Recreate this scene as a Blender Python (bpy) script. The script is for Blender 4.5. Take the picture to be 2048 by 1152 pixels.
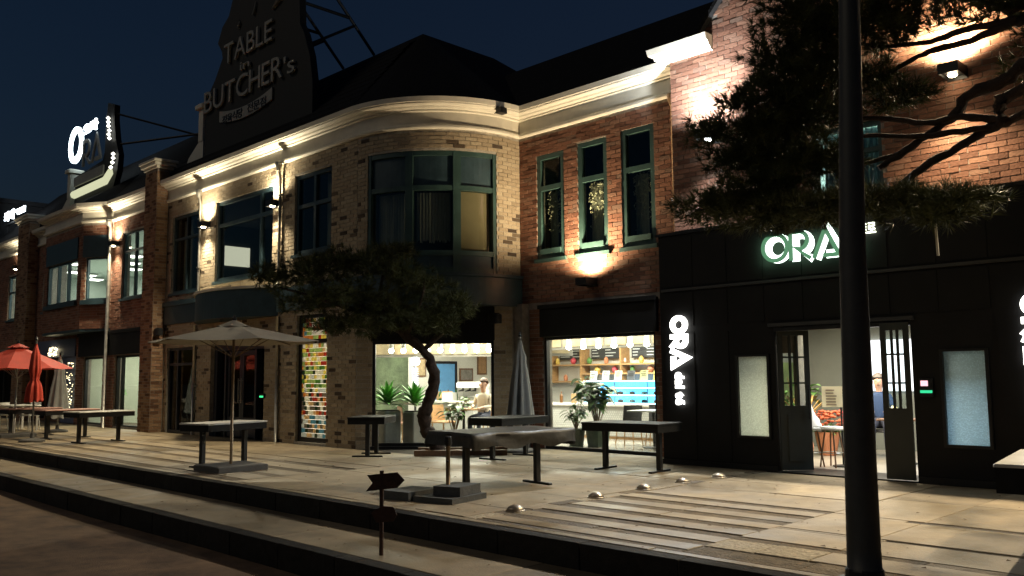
import bpy, math, random
import numpy as np
from mathutils import Vector, Matrix

for o in list(bpy.data.objects):
    bpy.data.objects.remove(o)
sc = bpy.context.scene
C = sc.collection
RND = random.Random(11)
PI = math.pi

# ------------------------------------------------------------------ camera
YAW, PITCH, ROLL = math.radians(45), math.atan(180 / 1750.0), math.radians(0.5)
EYE = Vector((0, 0, 1.65))
FW = Vector((-math.sin(YAW) * math.cos(PITCH), math.cos(YAW) * math.cos(PITCH), math.sin(PITCH)))
RT0 = Vector((math.cos(YAW), math.sin(YAW), 0))
UP0 = RT0.cross(FW)
UP = UP0 * math.cos(ROLL) + RT0 * math.sin(ROLL)
RT = RT0 * math.cos(ROLL) - UP0 * math.sin(ROLL)
cam_d = bpy.data.cameras.new('camera')
cam_d.sensor_width = 36
cam_d.lens = 1750 / 2048 * 36
cam_d.clip_end = 2000
cam_d.clip_start = 0.05
cam = bpy.data.objects.new('camera', cam_d)
C.objects.link(cam)
m = Matrix((RT, UP, -FW)).transposed().to_4x4()
m.translation = EYE
cam.matrix_world = m
sc.camera = cam

# ------------------------------------------------------------------ night sky, faint added town-glow fill, exposure
w = bpy.data.worlds.new('World')
sc.world = w
w.use_nodes = True
wn = w.node_tree
wn.nodes.clear()
sky = wn.nodes.new('ShaderNodeTexSky')
sky.sky_type = 'NISHITA'
sky.sun_disc = False
sky.sun_elevation = math.radians(-2.0)
sky.sun_rotation = math.radians(200)
sky.air_density = 1.0
sky.dust_density = 0.6
sky.ozone_density = 3.0
bg = wn.nodes.new('ShaderNodeBackground')
bg.inputs['Strength'].default_value = 0.09
wo = wn.nodes.new('ShaderNodeOutputWorld')
tint = wn.nodes.new('ShaderNodeMix')
tint.data_type = 'RGBA'
tint.blend_type = 'MULTIPLY'
tint.inputs[0].default_value = 1.0
tint.inputs[7].default_value = (0.95, 1.36, 1.12, 1)
wn.links.new(sky.outputs['Color'], tint.inputs[6])
wn.links.new(tint.outputs[2], bg.inputs['Color'])
wn.links.new(bg.outputs[0], wo.inputs['Surface'])

sun_d = bpy.data.lights.new('town_glow_fill', 'SUN')  # added warm fill from the camera side, stands for town glow
sun_d.energy = 0.115
sun_d.angle = math.radians(25)
sun_d.color = (1.0, 0.84, 0.58)
sun = bpy.data.objects.new('town_glow_fill', sun_d)
C.objects.link(sun)
sun.rotation_euler = Vector((0.45, 0.8, -0.75)).to_track_quat('-Z', 'Y').to_euler()

vs = sc.view_settings
vs.view_transform = 'Standard'
vs.look = 'None'
vs.gamma = 1.0
vs.exposure = 0.9
vs.use_curve_mapping = False
sc.render.engine = 'CYCLES'
sc.cycles.max_bounces = 6
sc.cycles.diffuse_bounces = 3
sc.cycles.glossy_bounces = 3
sc.cycles.transparent_max_bounces = 12
sc.cycles.caustics_reflective = False
sc.cycles.caustics_refractive = False
sc.cycles.sample_clamp_indirect = 4.0


# ------------------------------------------------------------------ materials
MATS = {}


def mat(name, col, rough=0.6, metal=0.0, var=0.0, vscale=4.0, bump=0.0, bscale=40.0, emit=None, es=1.0, spec=0.5,
        stretch=None, col2=None, world=False):
    """procedural material: base colour broken up by noise, fine bump"""
    if name in MATS:
        return MATS[name]
    mt = bpy.data.materials.new(name)
    mt.use_nodes = True
    nt = mt.node_tree
    b = nt.nodes['Principled BSDF']
    b.inputs['Roughness'].default_value = rough
    b.inputs['Metallic'].default_value = metal
    b.inputs['Specular IOR Level'].default_value = spec
    b.inputs['Base Color'].default_value = (*col, 1)
    tc = nt.nodes.new('ShaderNodeTexCoord')
    src = tc.outputs['Object']
    if world:
        src = nt.nodes.new('ShaderNodeNewGeometry').outputs['Position']
    if stretch:
        mp = nt.nodes.new('ShaderNodeMapping')
        mp.inputs['Scale'].default_value = stretch
        nt.links.new(src, mp.inputs[0])
        src = mp.outputs[0]
    if var or col2:
        n = nt.nodes.new('ShaderNodeTexNoise')
        n.inputs['Scale'].default_value = vscale
        n.inputs['Detail'].default_value = 7
        n.inputs['Roughness'].default_value = 0.65
        nt.links.new(src, n.inputs['Vector'])
        r = nt.nodes.new('ShaderNodeValToRGB')
        a = tuple(max(0, c * (1 - var)) for c in col)
        c2 = col2 if col2 else tuple(min(1, c * (1 + var)) for c in col)
        r.color_ramp.elements[0].position = 0.33
        r.color_ramp.elements[1].position = 0.68
        r.color_ramp.elements[0].color = (*a, 1)
        r.color_ramp.elements[1].color = (*c2, 1)
        nt.links.new(n.outputs['Fac'], r.inputs[0])
        last = r.outputs[0]
        if world:
            # broad stains over the whole floor, and each slab a little lighter or darker
            n3 = nt.nodes.new('ShaderNodeTexNoise')
            n3.inputs['Scale'].default_value = 0.55
            n3.inputs['Detail'].default_value = 6
            n3.inputs['Distortion'].default_value = 0.6
            nt.links.new(src, n3.inputs['Vector'])
            oi = nt.nodes.new('ShaderNodeObjectInfo')
            ad = nt.nodes.new('ShaderNodeMath')
            ad.operation = 'MULTIPLY_ADD'
            ad.inputs[1].default_value = 0.22
            nt.links.new(oi.outputs['Random'], ad.inputs[0])
            nt.links.new(n3.outputs['Fac'], ad.inputs[2])
            r3 = nt.nodes.new('ShaderNodeMapRange')
            r3.inputs['From Min'].default_value = 0.35
            r3.inputs['From Max'].default_value = 0.95
            r3.inputs['To Min'].default_value = 0.42
            r3.inputs['To Max'].default_value = 1.18
            nt.links.new(ad.outputs[0], r3.inputs[0])
            m3 = nt.nodes.new('ShaderNodeMix')
            m3.data_type = 'RGBA'
            m3.blend_type = 'MULTIPLY'
            m3.inputs[0].default_value = 1.0
            nt.links.new(last, m3.inputs[6])
            nt.links.new(r3.outputs[0], m3.inputs[7])
            last = m3.outputs[2]
        nt.links.new(last, b.inputs['Base Color'])
        if world:
            # worn, damp patches are shinier than the rest
            n = n3
        rr = nt.nodes.new('ShaderNodeMapRange')
        if world:
            rr.inputs['From Min'].default_value = 0.36
            rr.inputs['From Max'].default_value = 0.56
        rr.inputs['To Min'].default_value = max(0.02, rough - (0.26 if world else 0.12))
        rr.inputs['To Max'].default_value = min(1, rough + (0.2 if world else 0.12))
        nt.links.new(n.outputs['Fac'], rr.inputs[0])
        nt.links.new(rr.outputs[0], b.inputs['Roughness'])
    if bump:
        n2 = nt.nodes.new('ShaderNodeTexNoise')
        n2.inputs['Scale'].default_value = bscale
        n2.inputs['Detail'].default_value = 5
        nt.links.new(src, n2.inputs['Vector'])
        bp = nt.nodes.new('ShaderNodeBump')
        bp.inputs['Strength'].default_value = bump
        bp.inputs['Distance'].default_value = 0.02
        nt.links.new(n2.outputs['Fac'], bp.inputs['Height'])
        nt.links.new(bp.outputs[0], b.inputs['Normal'])
    if emit:
        b.inputs['Emission Color'].default_value = (*emit, 1)
        b.inputs['Emission Strength'].default_value = es
    MATS[name] = mt
    return mt


def brick_mat(name, cols, mode):
    """brick clay whose shade changes from brick to brick (object random, or per-face attribute for the joined ones)"""
    if name in MATS:
        return MATS[name]
    mt = bpy.data.materials.new(name)
    mt.use_nodes = True
    nt = mt.node_tree
    b = nt.nodes['Principled BSDF']
    b.inputs['Roughness'].default_value = 0.85
    b.inputs['Specular IOR Level'].default_value = 0.25
    if mode == 'object':
        s = nt.nodes.new('ShaderNodeObjectInfo')
        so = s.outputs['Random']
    else:
        s = nt.nodes.new('ShaderNodeAttribute')
        s.attribute_name = 'shade'
        so = s.outputs['Fac']
    r = nt.nodes.new('ShaderNodeValToRGB')
    r.color_ramp.interpolation = 'LINEAR'
    el = r.color_ramp.elements
    while len(el) < len(cols):
        el.new(0.5)
    for i, (p, c) in enumerate(cols):
        el[i].position = p
        el[i].color = (*c, 1)
    nt.links.new(so, r.inputs[0])
    geo = nt.nodes.new('ShaderNodeNewGeometry')
    n = nt.nodes.new('ShaderNodeTexNoise')
    n.inputs['Scale'].default_value = 38
    n.inputs['Detail'].default_value = 5
    nt.links.new(geo.outputs['Position'], n.inputs['Vector'])
    mx = nt.nodes.new('ShaderNodeMix')
    mx.data_type = 'RGBA'
    mx.blend_type = 'MULTIPLY'
    mx.inputs[0].default_value = 0.38
    nt.links.new(r.outputs[0], mx.inputs[6])
    rr = nt.nodes.new('ShaderNodeValToRGB')
    rr.color_ramp.elements[0].color = (0.45, 0.42, 0.4, 1)
    rr.color_ramp.elements[0].position = 0.3
    rr.color_ramp.elements[1].color = (1.25, 1.25, 1.25, 1)
    rr.color_ramp.elements[1].position = 0.7
    nt.links.new(n.outputs['Fac'], rr.inputs[0])
    nt.links.new(rr.outputs[0], mx.inputs[7])
    nt.links.new(mx.outputs[2], b.inputs['Base Color'])
    bp = nt.nodes.new('ShaderNodeBump')
    bp.inputs['Strength'].default_value = 0.5
    bp.inputs['Distance'].default_value = 0.01
    nt.links.new(n.outputs['Fac'], bp.inputs['Height'])
    nt.links.new(bp.outputs[0], b.inputs['Normal'])
    MATS[name] = mt
    return mt


def glass_mat(name, tint=(0.9, 0.95, 0.95), refl=0.06, rough=0.02):
    if name in MATS:
        return MATS[name]
    mt = bpy.data.materials.new(name)
    mt.use_nodes = True
    nt = mt.node_tree
    nt.nodes.clear()
    out = nt.nodes.new('ShaderNodeOutputMaterial')
    mx = nt.nodes.new('ShaderNodeMixShader')
    t = nt.nodes.new('ShaderNodeBsdfTransparent')
    t.inputs[0].default_value = (*tint, 1)
    g = nt.nodes.new('ShaderNodeBsdfGlossy')
    g.inputs['Roughness'].default_value = rough
    lw = nt.nodes.new('ShaderNodeLayerWeight')
    lw.inputs[0].default_value = 0.5
    fr = nt.nodes.new('ShaderNodeMath')
    fr.operation = 'POWER'
    fr.inputs[1].default_value = 5.0
    nt.links.new(lw.outputs['Facing'], fr.inputs[0])
    ad = nt.nodes.new('ShaderNodeMath')
    ad.operation = 'ADD'
    ad.inputs[1].default_value = refl
    tc = nt.nodes.new('ShaderNodeTexCoord')
    n = nt.nodes.new('ShaderNodeTexNoise')
    n.inputs['Scale'].default_value = 1.3
    nt.links.new(tc.outputs['Object'], n.inputs['Vector'])
    bp = nt.nodes.new('ShaderNodeBump')
    bp.inputs['Strength'].default_value = 0.05
    nt.links.new(n.outputs['Fac'], bp.inputs['Height'])
    nt.links.new(bp.outputs[0], g.inputs['Normal'])
    nt.links.new(fr.outputs[0], ad.inputs[0])
    nt.links.new(ad.outputs[0], mx.inputs[0])
    nt.links.new(t.outputs[0], mx.inputs[1])
    nt.links.new(g.outputs[0], mx.inputs[2])
    nt.links.new(mx.outputs[0], out.inputs[0])
    MATS[name] = mt
    return mt


def frosted_mat(name, col):
    """hammered glass: lets light through diffusely"""
    if name in MATS:
        return MATS[name]
    mt = bpy.data.materials.new(name)
    mt.use_nodes = True
    nt = mt.node_tree
    nt.nodes.clear()
    out = nt.nodes.new('ShaderNodeOutputMaterial')
    tr = nt.nodes.new('ShaderNodeBsdfTranslucent')
    tr.inputs[0].default_value = (*col, 1)
    tp = nt.nodes.new('ShaderNodeBsdfTransparent')
    tp.inputs[0].default_value = (*[c * 0.9 for c in col], 1)
    gl = nt.nodes.new('ShaderNodeBsdfGlossy')
    gl.inputs['Roughness'].default_value = 0.15
    tc = nt.nodes.new('ShaderNodeTexCoord')
    n = nt.nodes.new('ShaderNodeTexVoronoi')
    n.inputs['Scale'].default_value = 48
    nt.links.new(tc.outputs['Object'], n.inputs['Vector'])
    bp = nt.nodes.new('ShaderNodeBump')
    bp.inputs['Strength'].default_value = 0.6
    bp.inputs['Distance'].default_value = 0.015
    nt.links.new(n.outputs['Distance'], bp.inputs['Height'])
    nt.links.new(bp.outputs[0], tr.inputs['Normal'])
    nt.links.new(bp.outputs[0], gl.inputs['Normal'])
    m1 = nt.nodes.new('ShaderNodeMixShader')
    rm = nt.nodes.new('ShaderNodeMapRange')
    rm.inputs['From Max'].default_value = 0.6
    rm.inputs['To Min'].default_value = 0.05
    rm.inputs['To Max'].default_value = 0.3
    nt.links.new(n.outputs['Distance'], rm.inputs[0])
    nt.links.new(rm.outputs[0], m1.inputs[0])
    nt.links.new(tr.outputs[0], m1.inputs[1])
    nt.links.new(tp.outputs[0], m1.inputs[2])
    m2 = nt.nodes.new('ShaderNodeMixShader')
    m2.inputs[0].default_value = 0.1
    nt.links.new(m1.outputs[0], m2.inputs[1])
    nt.links.new(gl.outputs[0], m2.inputs[2])
    nt.links.new(m2.outputs[0], out.inputs[0])
    MATS[name] = mt
    return mt


def emit_mat(name, col, s):
    if name in MATS:
        return MATS[name]
    mt = bpy.data.materials.new(name)
    mt.use_nodes = True
    nt = mt.node_tree
    nt.nodes.clear()
    out = nt.nodes.new('ShaderNodeOutputMaterial')
    e = nt.nodes.new('ShaderNodeEmission')
    e.inputs[0].default_value = (*col, 1)
    e.inputs[1].default_value = s
    nt.links.new(e.outputs[0], out.inputs[0])
    MATS[name] = mt
    return mt


# ------------------------------------------------------------------ mesh helpers
class MB:
    def __init__(s):
        s.v = []
        s.f = []
        s.mi = []
        s.cur = 0

    def add(s, vs, fs):
        n = len(s.v)
        s.v += [tuple(p) for p in vs]
        for f in fs:
            s.f.append(tuple(i + n for i in f))
            s.mi.append(s.cur)
        return s

    def box(s, x0, x1, y0, y1, z0, z1):
        return s.add([(x0, y0, z0), (x1, y0, z0), (x1, y1, z0), (x0, y1, z0), (x0, y0, z1), (x1, y0, z1), (x1, y1, z1), (x0, y1, z1)],
                     [(0, 3, 2, 1), (4, 5, 6, 7), (0, 1, 5, 4), (1, 2, 6, 5), (2, 3, 7, 6), (3, 0, 4, 7)])

    def cbox(s, c, sx, sy, sz, rz=0.0, rx=0.0):
        M = Matrix.Translation(c) @ Matrix.Rotation(rz, 4, 'Z') @ Matrix.Rotation(rx, 4, 'X')
        t = MB()
        t.box(-sx / 2, sx / 2, -sy / 2, sy / 2, -sz / 2, sz / 2)
        return s.add([M @ Vector(p) for p in t.v], t.f)

    def rbox(s, x0, x1, y0, y1, z0, z1, b=0.01):
        """box with chamfered vertical and top edges"""
        lo = [(x0 + b, y0), (x1 - b, y0), (x1, y0 + b), (x1, y1 - b), (x1 - b, y1), (x0 + b, y1), (x0, y1 - b), (x0, y0 + b)]
        cx, cy = (x0 + x1) / 2, (y0 + y1) / 2
        fx, fy = 1 - 2 * b / max(1e-6, (x1 - x0)), 1 - 2 * b / max(1e-6, (y1 - y0))
        hi = [(cx + (x - cx) * fx, cy + (y - cy) * fy) for x, y in lo]
        vs = [(x, y, z0) for x, y in lo] + [(x, y, z1 - b) for x, y in lo] + [(x, y, z1) for x, y in hi]
        fs = [tuple(range(7, -1, -1)), tuple(range(16, 24))]
        for k in (0, 8):
            for i in range(8):
                j = (i + 1) % 8
                fs.append((k + i, k + j, k + 8 + j, k + 8 + i))
        return s.add(vs, fs)

    def prism(s, poly, z0, z1):
        n = len(poly)
        return s.add([(x, y, z0) for x, y in poly] + [(x, y, z1) for x, y in poly],
                     [tuple(range(n - 1, -1, -1)), tuple(range(n, 2 * n))] + [(i, (i + 1) % n, n + (i + 1) % n, n + i) for i in range(n)])

    def xzprism(s, poly, y0, y1):
        """outline in x,z pushed through from y0 (front) to y1"""
        n = len(poly)
        return s.add([(x, y0, z) for x, z in poly] + [(x, y1, z) for x, z in poly],
                     [tuple(range(n)), tuple(range(2 * n - 1, n - 1, -1))] + [(i, n + i, n + (i + 1) % n, (i + 1) % n) for i in range(n)])

    def tube(s, pts, rad, seg=8, cap=True):
        pts = [Vector(p) for p in pts]
        if not isinstance(rad, (list, tuple)):
            rad = [rad] * len(pts)
        vs, fs = [], []
        ref = None
        for i, p in enumerate(pts):
            a = pts[max(0, i - 1)]
            b = pts[min(len(pts) - 1, i + 1)]
            d = (b - a).normalized()
            if ref is None:
                ref = Vector((0, 0, 1)) if abs(d.z) < 0.9 else Vector((1, 0, 0))
            e1 = d.cross(ref).normalized()
            e2 = d.cross(e1).normalized()
            ref = e2.cross(d) * -1 if False else ref
            for k in range(seg):
                t = 2 * PI * k / seg
                vs.append(p + (e1 * math.cos(t) + e2 * math.sin(t)) * rad[i])
        for i in range(len(pts) - 1):
            for k in range(seg):
                a = i * seg + k
                b = i * seg + (k + 1) % seg
                fs.append((a, b, b + seg, a + seg))
        if cap:
            fs.append(tuple(range(seg)))
            fs.append(tuple(range(len(pts) * seg - 1, (len(pts) - 1) * seg - 1, -1)))
        return s.add(vs, fs)

    def lathe(s, prof, c=(0, 0, 0), seg=16):
        vs, fs = [], []
        for r, z in prof:
            for k in range(seg):
                t = 2 * PI * k / seg
                vs.append((c[0] + r * math.cos(t), c[1] + r * math.sin(t), c[2] + z))
        for i in range(len(prof) - 1):
            for k in range(seg):
                a = i * seg + k
                b = i * seg + (k + 1) % seg
                fs.append((a, b, b + seg, a + seg))
        fs.append(tuple(range(seg - 1, -1, -1)))
        n = (len(prof) - 1) * seg
        fs.append(tuple(range(n, n + seg)))
        return s.add(vs, fs)

    def sweep(s, path, prof, close=False):
        """profile of (out, z) swept along a plan path [(x,y)]; 'out' is to the right of travel"""
        n = len(path)
        norms = []
        for i in range(n - 1):
            d = Vector(path[i + 1]) - Vector(path[i])
            d.normalize()
            norms.append(Vector((d.y, -d.x)))
        vs, fs = [], []
        k = len(prof)
        for i in range(n):
            if i == 0:
                off = norms[0]
            elif i == n - 1:
                off = norms[-1]
            else:
                a, b = norms[i - 1], norms[i]
                off = (a + b) / max(0.2, 1 + a.dot(b))
            for o, z in prof:
                vs.append((path[i][0] + off.x * o, path[i][1] + off.y * o, z))
        for i in range(n - 1):
            for j in range(k):
                a, b = i * k + j, i * k + (j + 1) % k
                fs.append((a, b, b + k, a + k))
        fs.append(tuple(range(k)))
        fs.append(tuple(range(n * k - 1, (n - 1) * k - 1, -1)))
        return s.add(vs, fs)

    def build(s, name, mats, parent=None, smooth=False, local=False):
        me = bpy.data.meshes.new(name)
        me.from_pydata(s.v, [], s.f)
        if not isinstance(mats, (list, tuple)):
            mats = [mats]
        for mm in mats:
            me.materials.append(mm)
        if len(mats) > 1:
            me.polygons.foreach_set('material_index', s.mi)
        if smooth:
            me.polygons.foreach_set('use_smooth', [True] * len(me.polygons))
        me.update()
        return place(name, me, parent, local)


def wloc(o):
    v = Vector((0, 0, 0))
    while o:
        v = v + o.location
        o = o.parent
    return v


def place(name, me, parent=None, local=False):
    o = bpy.data.objects.new(name, me)
    C.objects.link(o)
    if parent:
        o.parent = parent
        if not local:
            o.location = -wloc(parent)
    return o


def tag(o, label, cat, group=None, kind=None):
    if label:
        o['label'] = label
    if cat:
        o['category'] = cat
    if group:
        o['group'] = group
    if kind:
        o['kind'] = kind
    return o


def thing(name, loc, label, cat, group=None, rz=0.0):
    o = bpy.data.objects.new(name, None)
    o.empty_display_size = 0.2
    C.objects.link(o)
    o.location = loc
    o.rotation_euler = (0, 0, rz)
    return tag(o, label, cat, group)


def struct(o):
    o['kind'] = 'structure'
    return o


def copy_thing(o, loc, rz, label, parent=None):
    c = o.copy()
    C.objects.link(c)
    if parent is None:
        c.location = loc
        c.rotation_euler = (0, 0, rz)
        c['label'] = label
    else:
        c.parent = parent
    for ch in o.children:
        copy_thing(ch, None, None, None, c)
    return c


def light(name, kind, loc, energy, col, **kw):
    d = bpy.data.lights.new(name, kind)
    d.energy = energy
    d.color = col
    aim = kw.pop('aim', None)
    for k, v in kw.items():
        setattr(d, k, v)
    o = bpy.data.objects.new(name, d)
    C.objects.link(o)
    o.location = loc
    if aim is not None:
        o.rotation_euler = Vector(aim).to_track_quat('-Z', 'Y').to_euler()
    return o


# ------------------------------------------------------------------ walls with openings, bricks
def solid_wall(mb, umap, u0, u1, z0, z1, holes, thick=0.25, step=None, back=True, keep=None):
    us = {u0, u1}
    zs = {z0, z1}
    for a, b, c, d in holes:
        for q in (a, b):
            if u0 < q < u1:
                us.add(q)
        for q in (c, d):
            if z0 < q < z1:
                zs.add(q)
    if step:
        n = max(1, int(round((u1 - u0) / step)))
        for i in range(n + 1):
            us.add(u0 + (u1 - u0) * i / n)
    us = sorted(us)
    zs = sorted(zs)
    us = [u for i, u in enumerate(us) if i == 0 or u - us[i - 1] > 1e-4]

    def solid(i, j):
        if i < 0 or j < 0 or i >= len(us) - 1 or j >= len(zs) - 1:
            return False
        uc, zc = (us[i] + us[i + 1]) / 2, (zs[j] + zs[j + 1]) / 2
        return not any(a < uc < b and c < zc < d for a, b, c, d in holes)

    def P(u, z, d):
        x, y, nx, ny = umap(u)
        return (x - nx * d, y - ny * d, z)
    for i in range(len(us) - 1):
        for j in range(len(zs) - 1):
            if not solid(i, j):
                continue
            a, b, c, d = us[i], us[i + 1], zs[j], zs[j + 1]
            F = [P(a, c, 0), P(b, c, 0), P(b, d, 0), P(a, d, 0)]
            B = [P(a, c, thick), P(b, c, thick), P(b, d, thick), P(a, d, thick)]
            mb.add(F, [(0, 1, 2, 3)])
            if back:
                mb.add(B, [(3, 2, 1, 0)])
            if not solid(i - 1, j):
                mb.add([F[0], F[3], B[3], B[0]], [(0, 1, 2, 3)])
            if not solid(i + 1, j):
                mb.add([F[1], B[1], B[2], F[2]], [(0, 1, 2, 3)])
            if not solid(i, j - 1):
                mb.add([F[0], B[0], B[1], F[1]], [(0, 1, 2, 3)])
            if not solid(i, j + 1):
                mb.add([F[3], F[2], B[2], B[3]], [(0, 1, 2, 3)])
    return mb


BL, BH, MJ = 0.245, 0.082, 0.012


def bricks_for(umap, u0, u1, z0, z1, holes, keep=None):
    """list of (u centre, z centre, length, protrusion)"""
    out = []
    rows = int((z1 - z0) / BH)
    for r in range(rows):
        za = z0 + r * BH
        zc = za + BH / 2
        u = u0 - (BL / 2 if r % 2 else 0) - RND.random() * 0.02
        cuts = [(a, b) for a, b, c, d in holes if c - 0.02 < zc < d + 0.02]
        while u < u1:
            a, b = max(u, u0) + MJ / 2, min(u + BL, u1) - MJ / 2
            u += BL
            segs = [(a, b)]
            for ca, cb in cuts:
                ns = []
                for p, q in segs:
                    if q <= ca or p >= cb:
                        ns.append((p, q))
                        continue
                    if p < ca:
                        ns.append((p, ca))
                    if q > cb:
                        ns.append((cb, q))
                segs = ns
            for p, q in segs:
                if q - p < 0.05:
                    continue
                uc = (p + q) / 2
                if keep and not keep(uc, zc):
                    continue
                out.append((uc, zc, q - p, RND.uniform(0.005, 0.012)))
    return out


def lay_bricks(wall, sets, mobj, mface, nobj=300):
    """sets: [(umap, bricks)]; the nobj nearest in view become single objects, the rest one joined part"""
    allb = []
    for umap, bl in sets:
        for (u, z, L, pr) in bl:
            x, y, nx, ny = umap(u)
            d = Vector((x, y, z)) - EYE
            dep = d.dot(FW)
            px = 1024 + 1750 * d.dot(RT) / dep
            py = 576 - 1750 * d.dot(UP) / dep
            vis = 0 <= px <= 2048 and 0 <= py <= 1152 and (nx * -x + ny * -y) > 0
            allb.append((dep if vis else dep + 1000, x, y, z, nx, ny, L, pr))
    allb.sort()
    base = MB()
    base.box(-0.5, 0.5, -1, 0.02, -0.5, 0.5)
    me = bpy.data.meshes.new('brick')
    # unit brick: x length, y outward is -y
    me.from_pydata([(-.5, -1, -.5), (.5, -1, -.5), (.5, .8, -.5), (-.5, .8, -.5), (-.5, -1, .5), (.5, -1, .5), (.5, .8, .5), (-.5, .8, .5)], [],
                   [(0, 3, 2, 1), (4, 5, 6, 7), (0, 1, 5, 4), (1, 2, 6, 5), (2, 3, 7, 6), (3, 0, 4, 7)])
    me.materials.append(mobj)
    off = wloc(wall)
    verts, faces, shade = [], [], []
    for i, (dep, x, y, z, nx, ny, L, pr) in enumerate(allb):
        if i < nobj:
            o = bpy.data.objects.new('brick', me)
            C.objects.link(o)
            o.parent = wall
            o.location = Vector((x, y, z)) - off
            o.rotation_euler = (0, 0, math.atan2(nx, -ny))
            o.scale = (L, pr, BH - MJ)
        else:
            tx, ty = -ny, nx
            h = (BH - MJ) / 2
            n = len(verts)
            j = RND.uniform(-.002, .002)
            for s1, s2 in ((-1, -1), (1, -1), (1, 1), (-1, 1)):
                verts.append((x + tx * s1 * L / 2 + nx * (pr + j * s1), y + ty * s1 * L / 2 + ny * (pr + j * s1), z + s2 * h))
            for s1, s2 in ((-1, -1), (1, -1), (1, 1), (-1, 1)):
                verts.append((x + tx * s1 * L / 2 - nx * .01, y + ty * s1 * L / 2 - ny * .01, z + s2 * h))
            faces += [(n, n + 1, n + 2, n + 3), (n, n + 4, n + 5, n + 1), (n + 1, n + 5, n + 6, n + 2), (n + 2, n + 6, n + 7, n + 3), (n + 3, n + 7, n + 4, n)]
            shade += [RND.random()] * 5
    if verts:
        mm = bpy.data.meshes.new('brickwork')
        mm.from_pydata(verts, [], faces)
        mm.materials.append(mface)
        at = mm.attributes.new('shade', 'FLOAT', 'FACE')
        at.data.foreach_set('value', shade)
        o = place('brickwork', mm, wall)
        o['kind'] = 'stuff'


def ymap(Y):
    return lambda u: (u, Y, 0.0, -1.0)


def segmap(p, q):
    p, q = Vector(p), Vector(q)
    d = (q - p).normalized()
    return lambda u: (p.x + d.x * u, p.y + d.y * u, d.y, -d.x)


def arcmap(cx, cy, r):
    """u = arc length from the south point towards east"""
    def f(u):
        t = u / r
        if t > PI / 2:
            return (cx + r, cy + (u - r * PI / 2), 1.0, 0.0)
        return (cx + r * math.sin(t), cy - r * math.cos(t), math.sin(t), -math.cos(t))
    return f


RED = [(0.0, (0.13, 0.06, 0.04)), (0.15, (0.19, 0.088, 0.058)), (0.55, (0.25, 0.12, 0.078)), (0.8, (0.29, 0.155, 0.105)), (1.0, (0.19, 0.12, 0.09))]
PALE = [(0.0, (0.06, 0.045, 0.035)), (0.055, (0.11, 0.08, 0.055)), (0.09, (0.33, 0.27, 0.19)), (0.6, (0.39, 0.32, 0.225)), (1.0, (0.43, 0.365, 0.265))]
TAN = [(0.0, (0.10, 0.05, 0.03)), (0.2, (0.20, 0.11, 0.065)), (0.5, (0.28, 0.17, 0.10)), (0.8, (0.34, 0.23, 0.14)), (1.0, (0.30, 0.17, 0.11))]
RED_O, RED_F = brick_mat('red_brick', RED, 'object'), brick_mat('red_brick_far', RED, 'face')
PALE_O, PALE_F = brick_mat('pale_brick', PALE, 'object'), brick_mat('pale_brick_far', PALE, 'face')
TAN_O, TAN_F = brick_mat('tan_brick', TAN, 'object'), brick_mat('tan_brick_far', TAN, 'face')
MORT_P = mat('pale_mortar', (0.36, 0.33, 0.28), 0.9, var=0.25, vscale=9, bump=0.4, bscale=120)
MORT_R = mat('grey_mortar', (0.27, 0.235, 0.20), 0.9, var=0.25, vscale=9, bump=0.4, bscale=120)
CREAM = mat('cream_render', (0.62, 0.59, 0.51), 0.6, var=0.1, vscale=2.5, bump=0.08, bscale=60)
NAVY = mat('navy_paint', (0.028, 0.055, 0.07), 0.42, var=0.25, vscale=3, bump=0.04, bscale=50)
TEAL = mat('dark_green_frame', (0.03, 0.065, 0.06), 0.42, var=0.25, vscale=3, bump=0.04, bscale=50)
BLACKP = mat('black_panel_paint', (0.0075, 0.0075, 0.008), 0.6, var=0.3, vscale=2, bump=0.05, bscale=30, spec=0.25)
BLACKM = mat('black_metal', (0.015, 0.015, 0.016), 0.45, 0.3, var=0.3, vscale=8)
ROOF = mat('dark_roof_shingle', (0.012, 0.012, 0.013), 0.9, var=0.4, vscale=12, bump=0.5, bscale=25, spec=0.1)
GLASS = glass_mat('clear_glass')
DGLASS = glass_mat('dark_tinted_glass', (0.72, 0.76, 0.74), 0.03)
CURT = mat('grey_curtain', (0.55, 0.52, 0.44), 0.9, var=0.2, vscale=6, bump=0.3, bscale=18, stretch=(3, 3, 0.3))
CURT_T = mat('tan_roller_blind', (0.58, 0.43, 0.26), 0.85, var=0.06, vscale=3, bump=0.1, bscale=50)
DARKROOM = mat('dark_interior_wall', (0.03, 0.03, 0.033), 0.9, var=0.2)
STEEL = mat('galvanised_pipe', (0.35, 0.34, 0.31), 0.32, 0.85, var=0.2, vscale=10)
COPPER = mat('brown_downpipe_paint', (0.30, 0.19, 0.11), 0.45, var=0.2, vscale=10)
WHITE = mat('white_paint', (0.75, 0.74, 0.70), 0.5, var=0.05, vscale=4)

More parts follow.
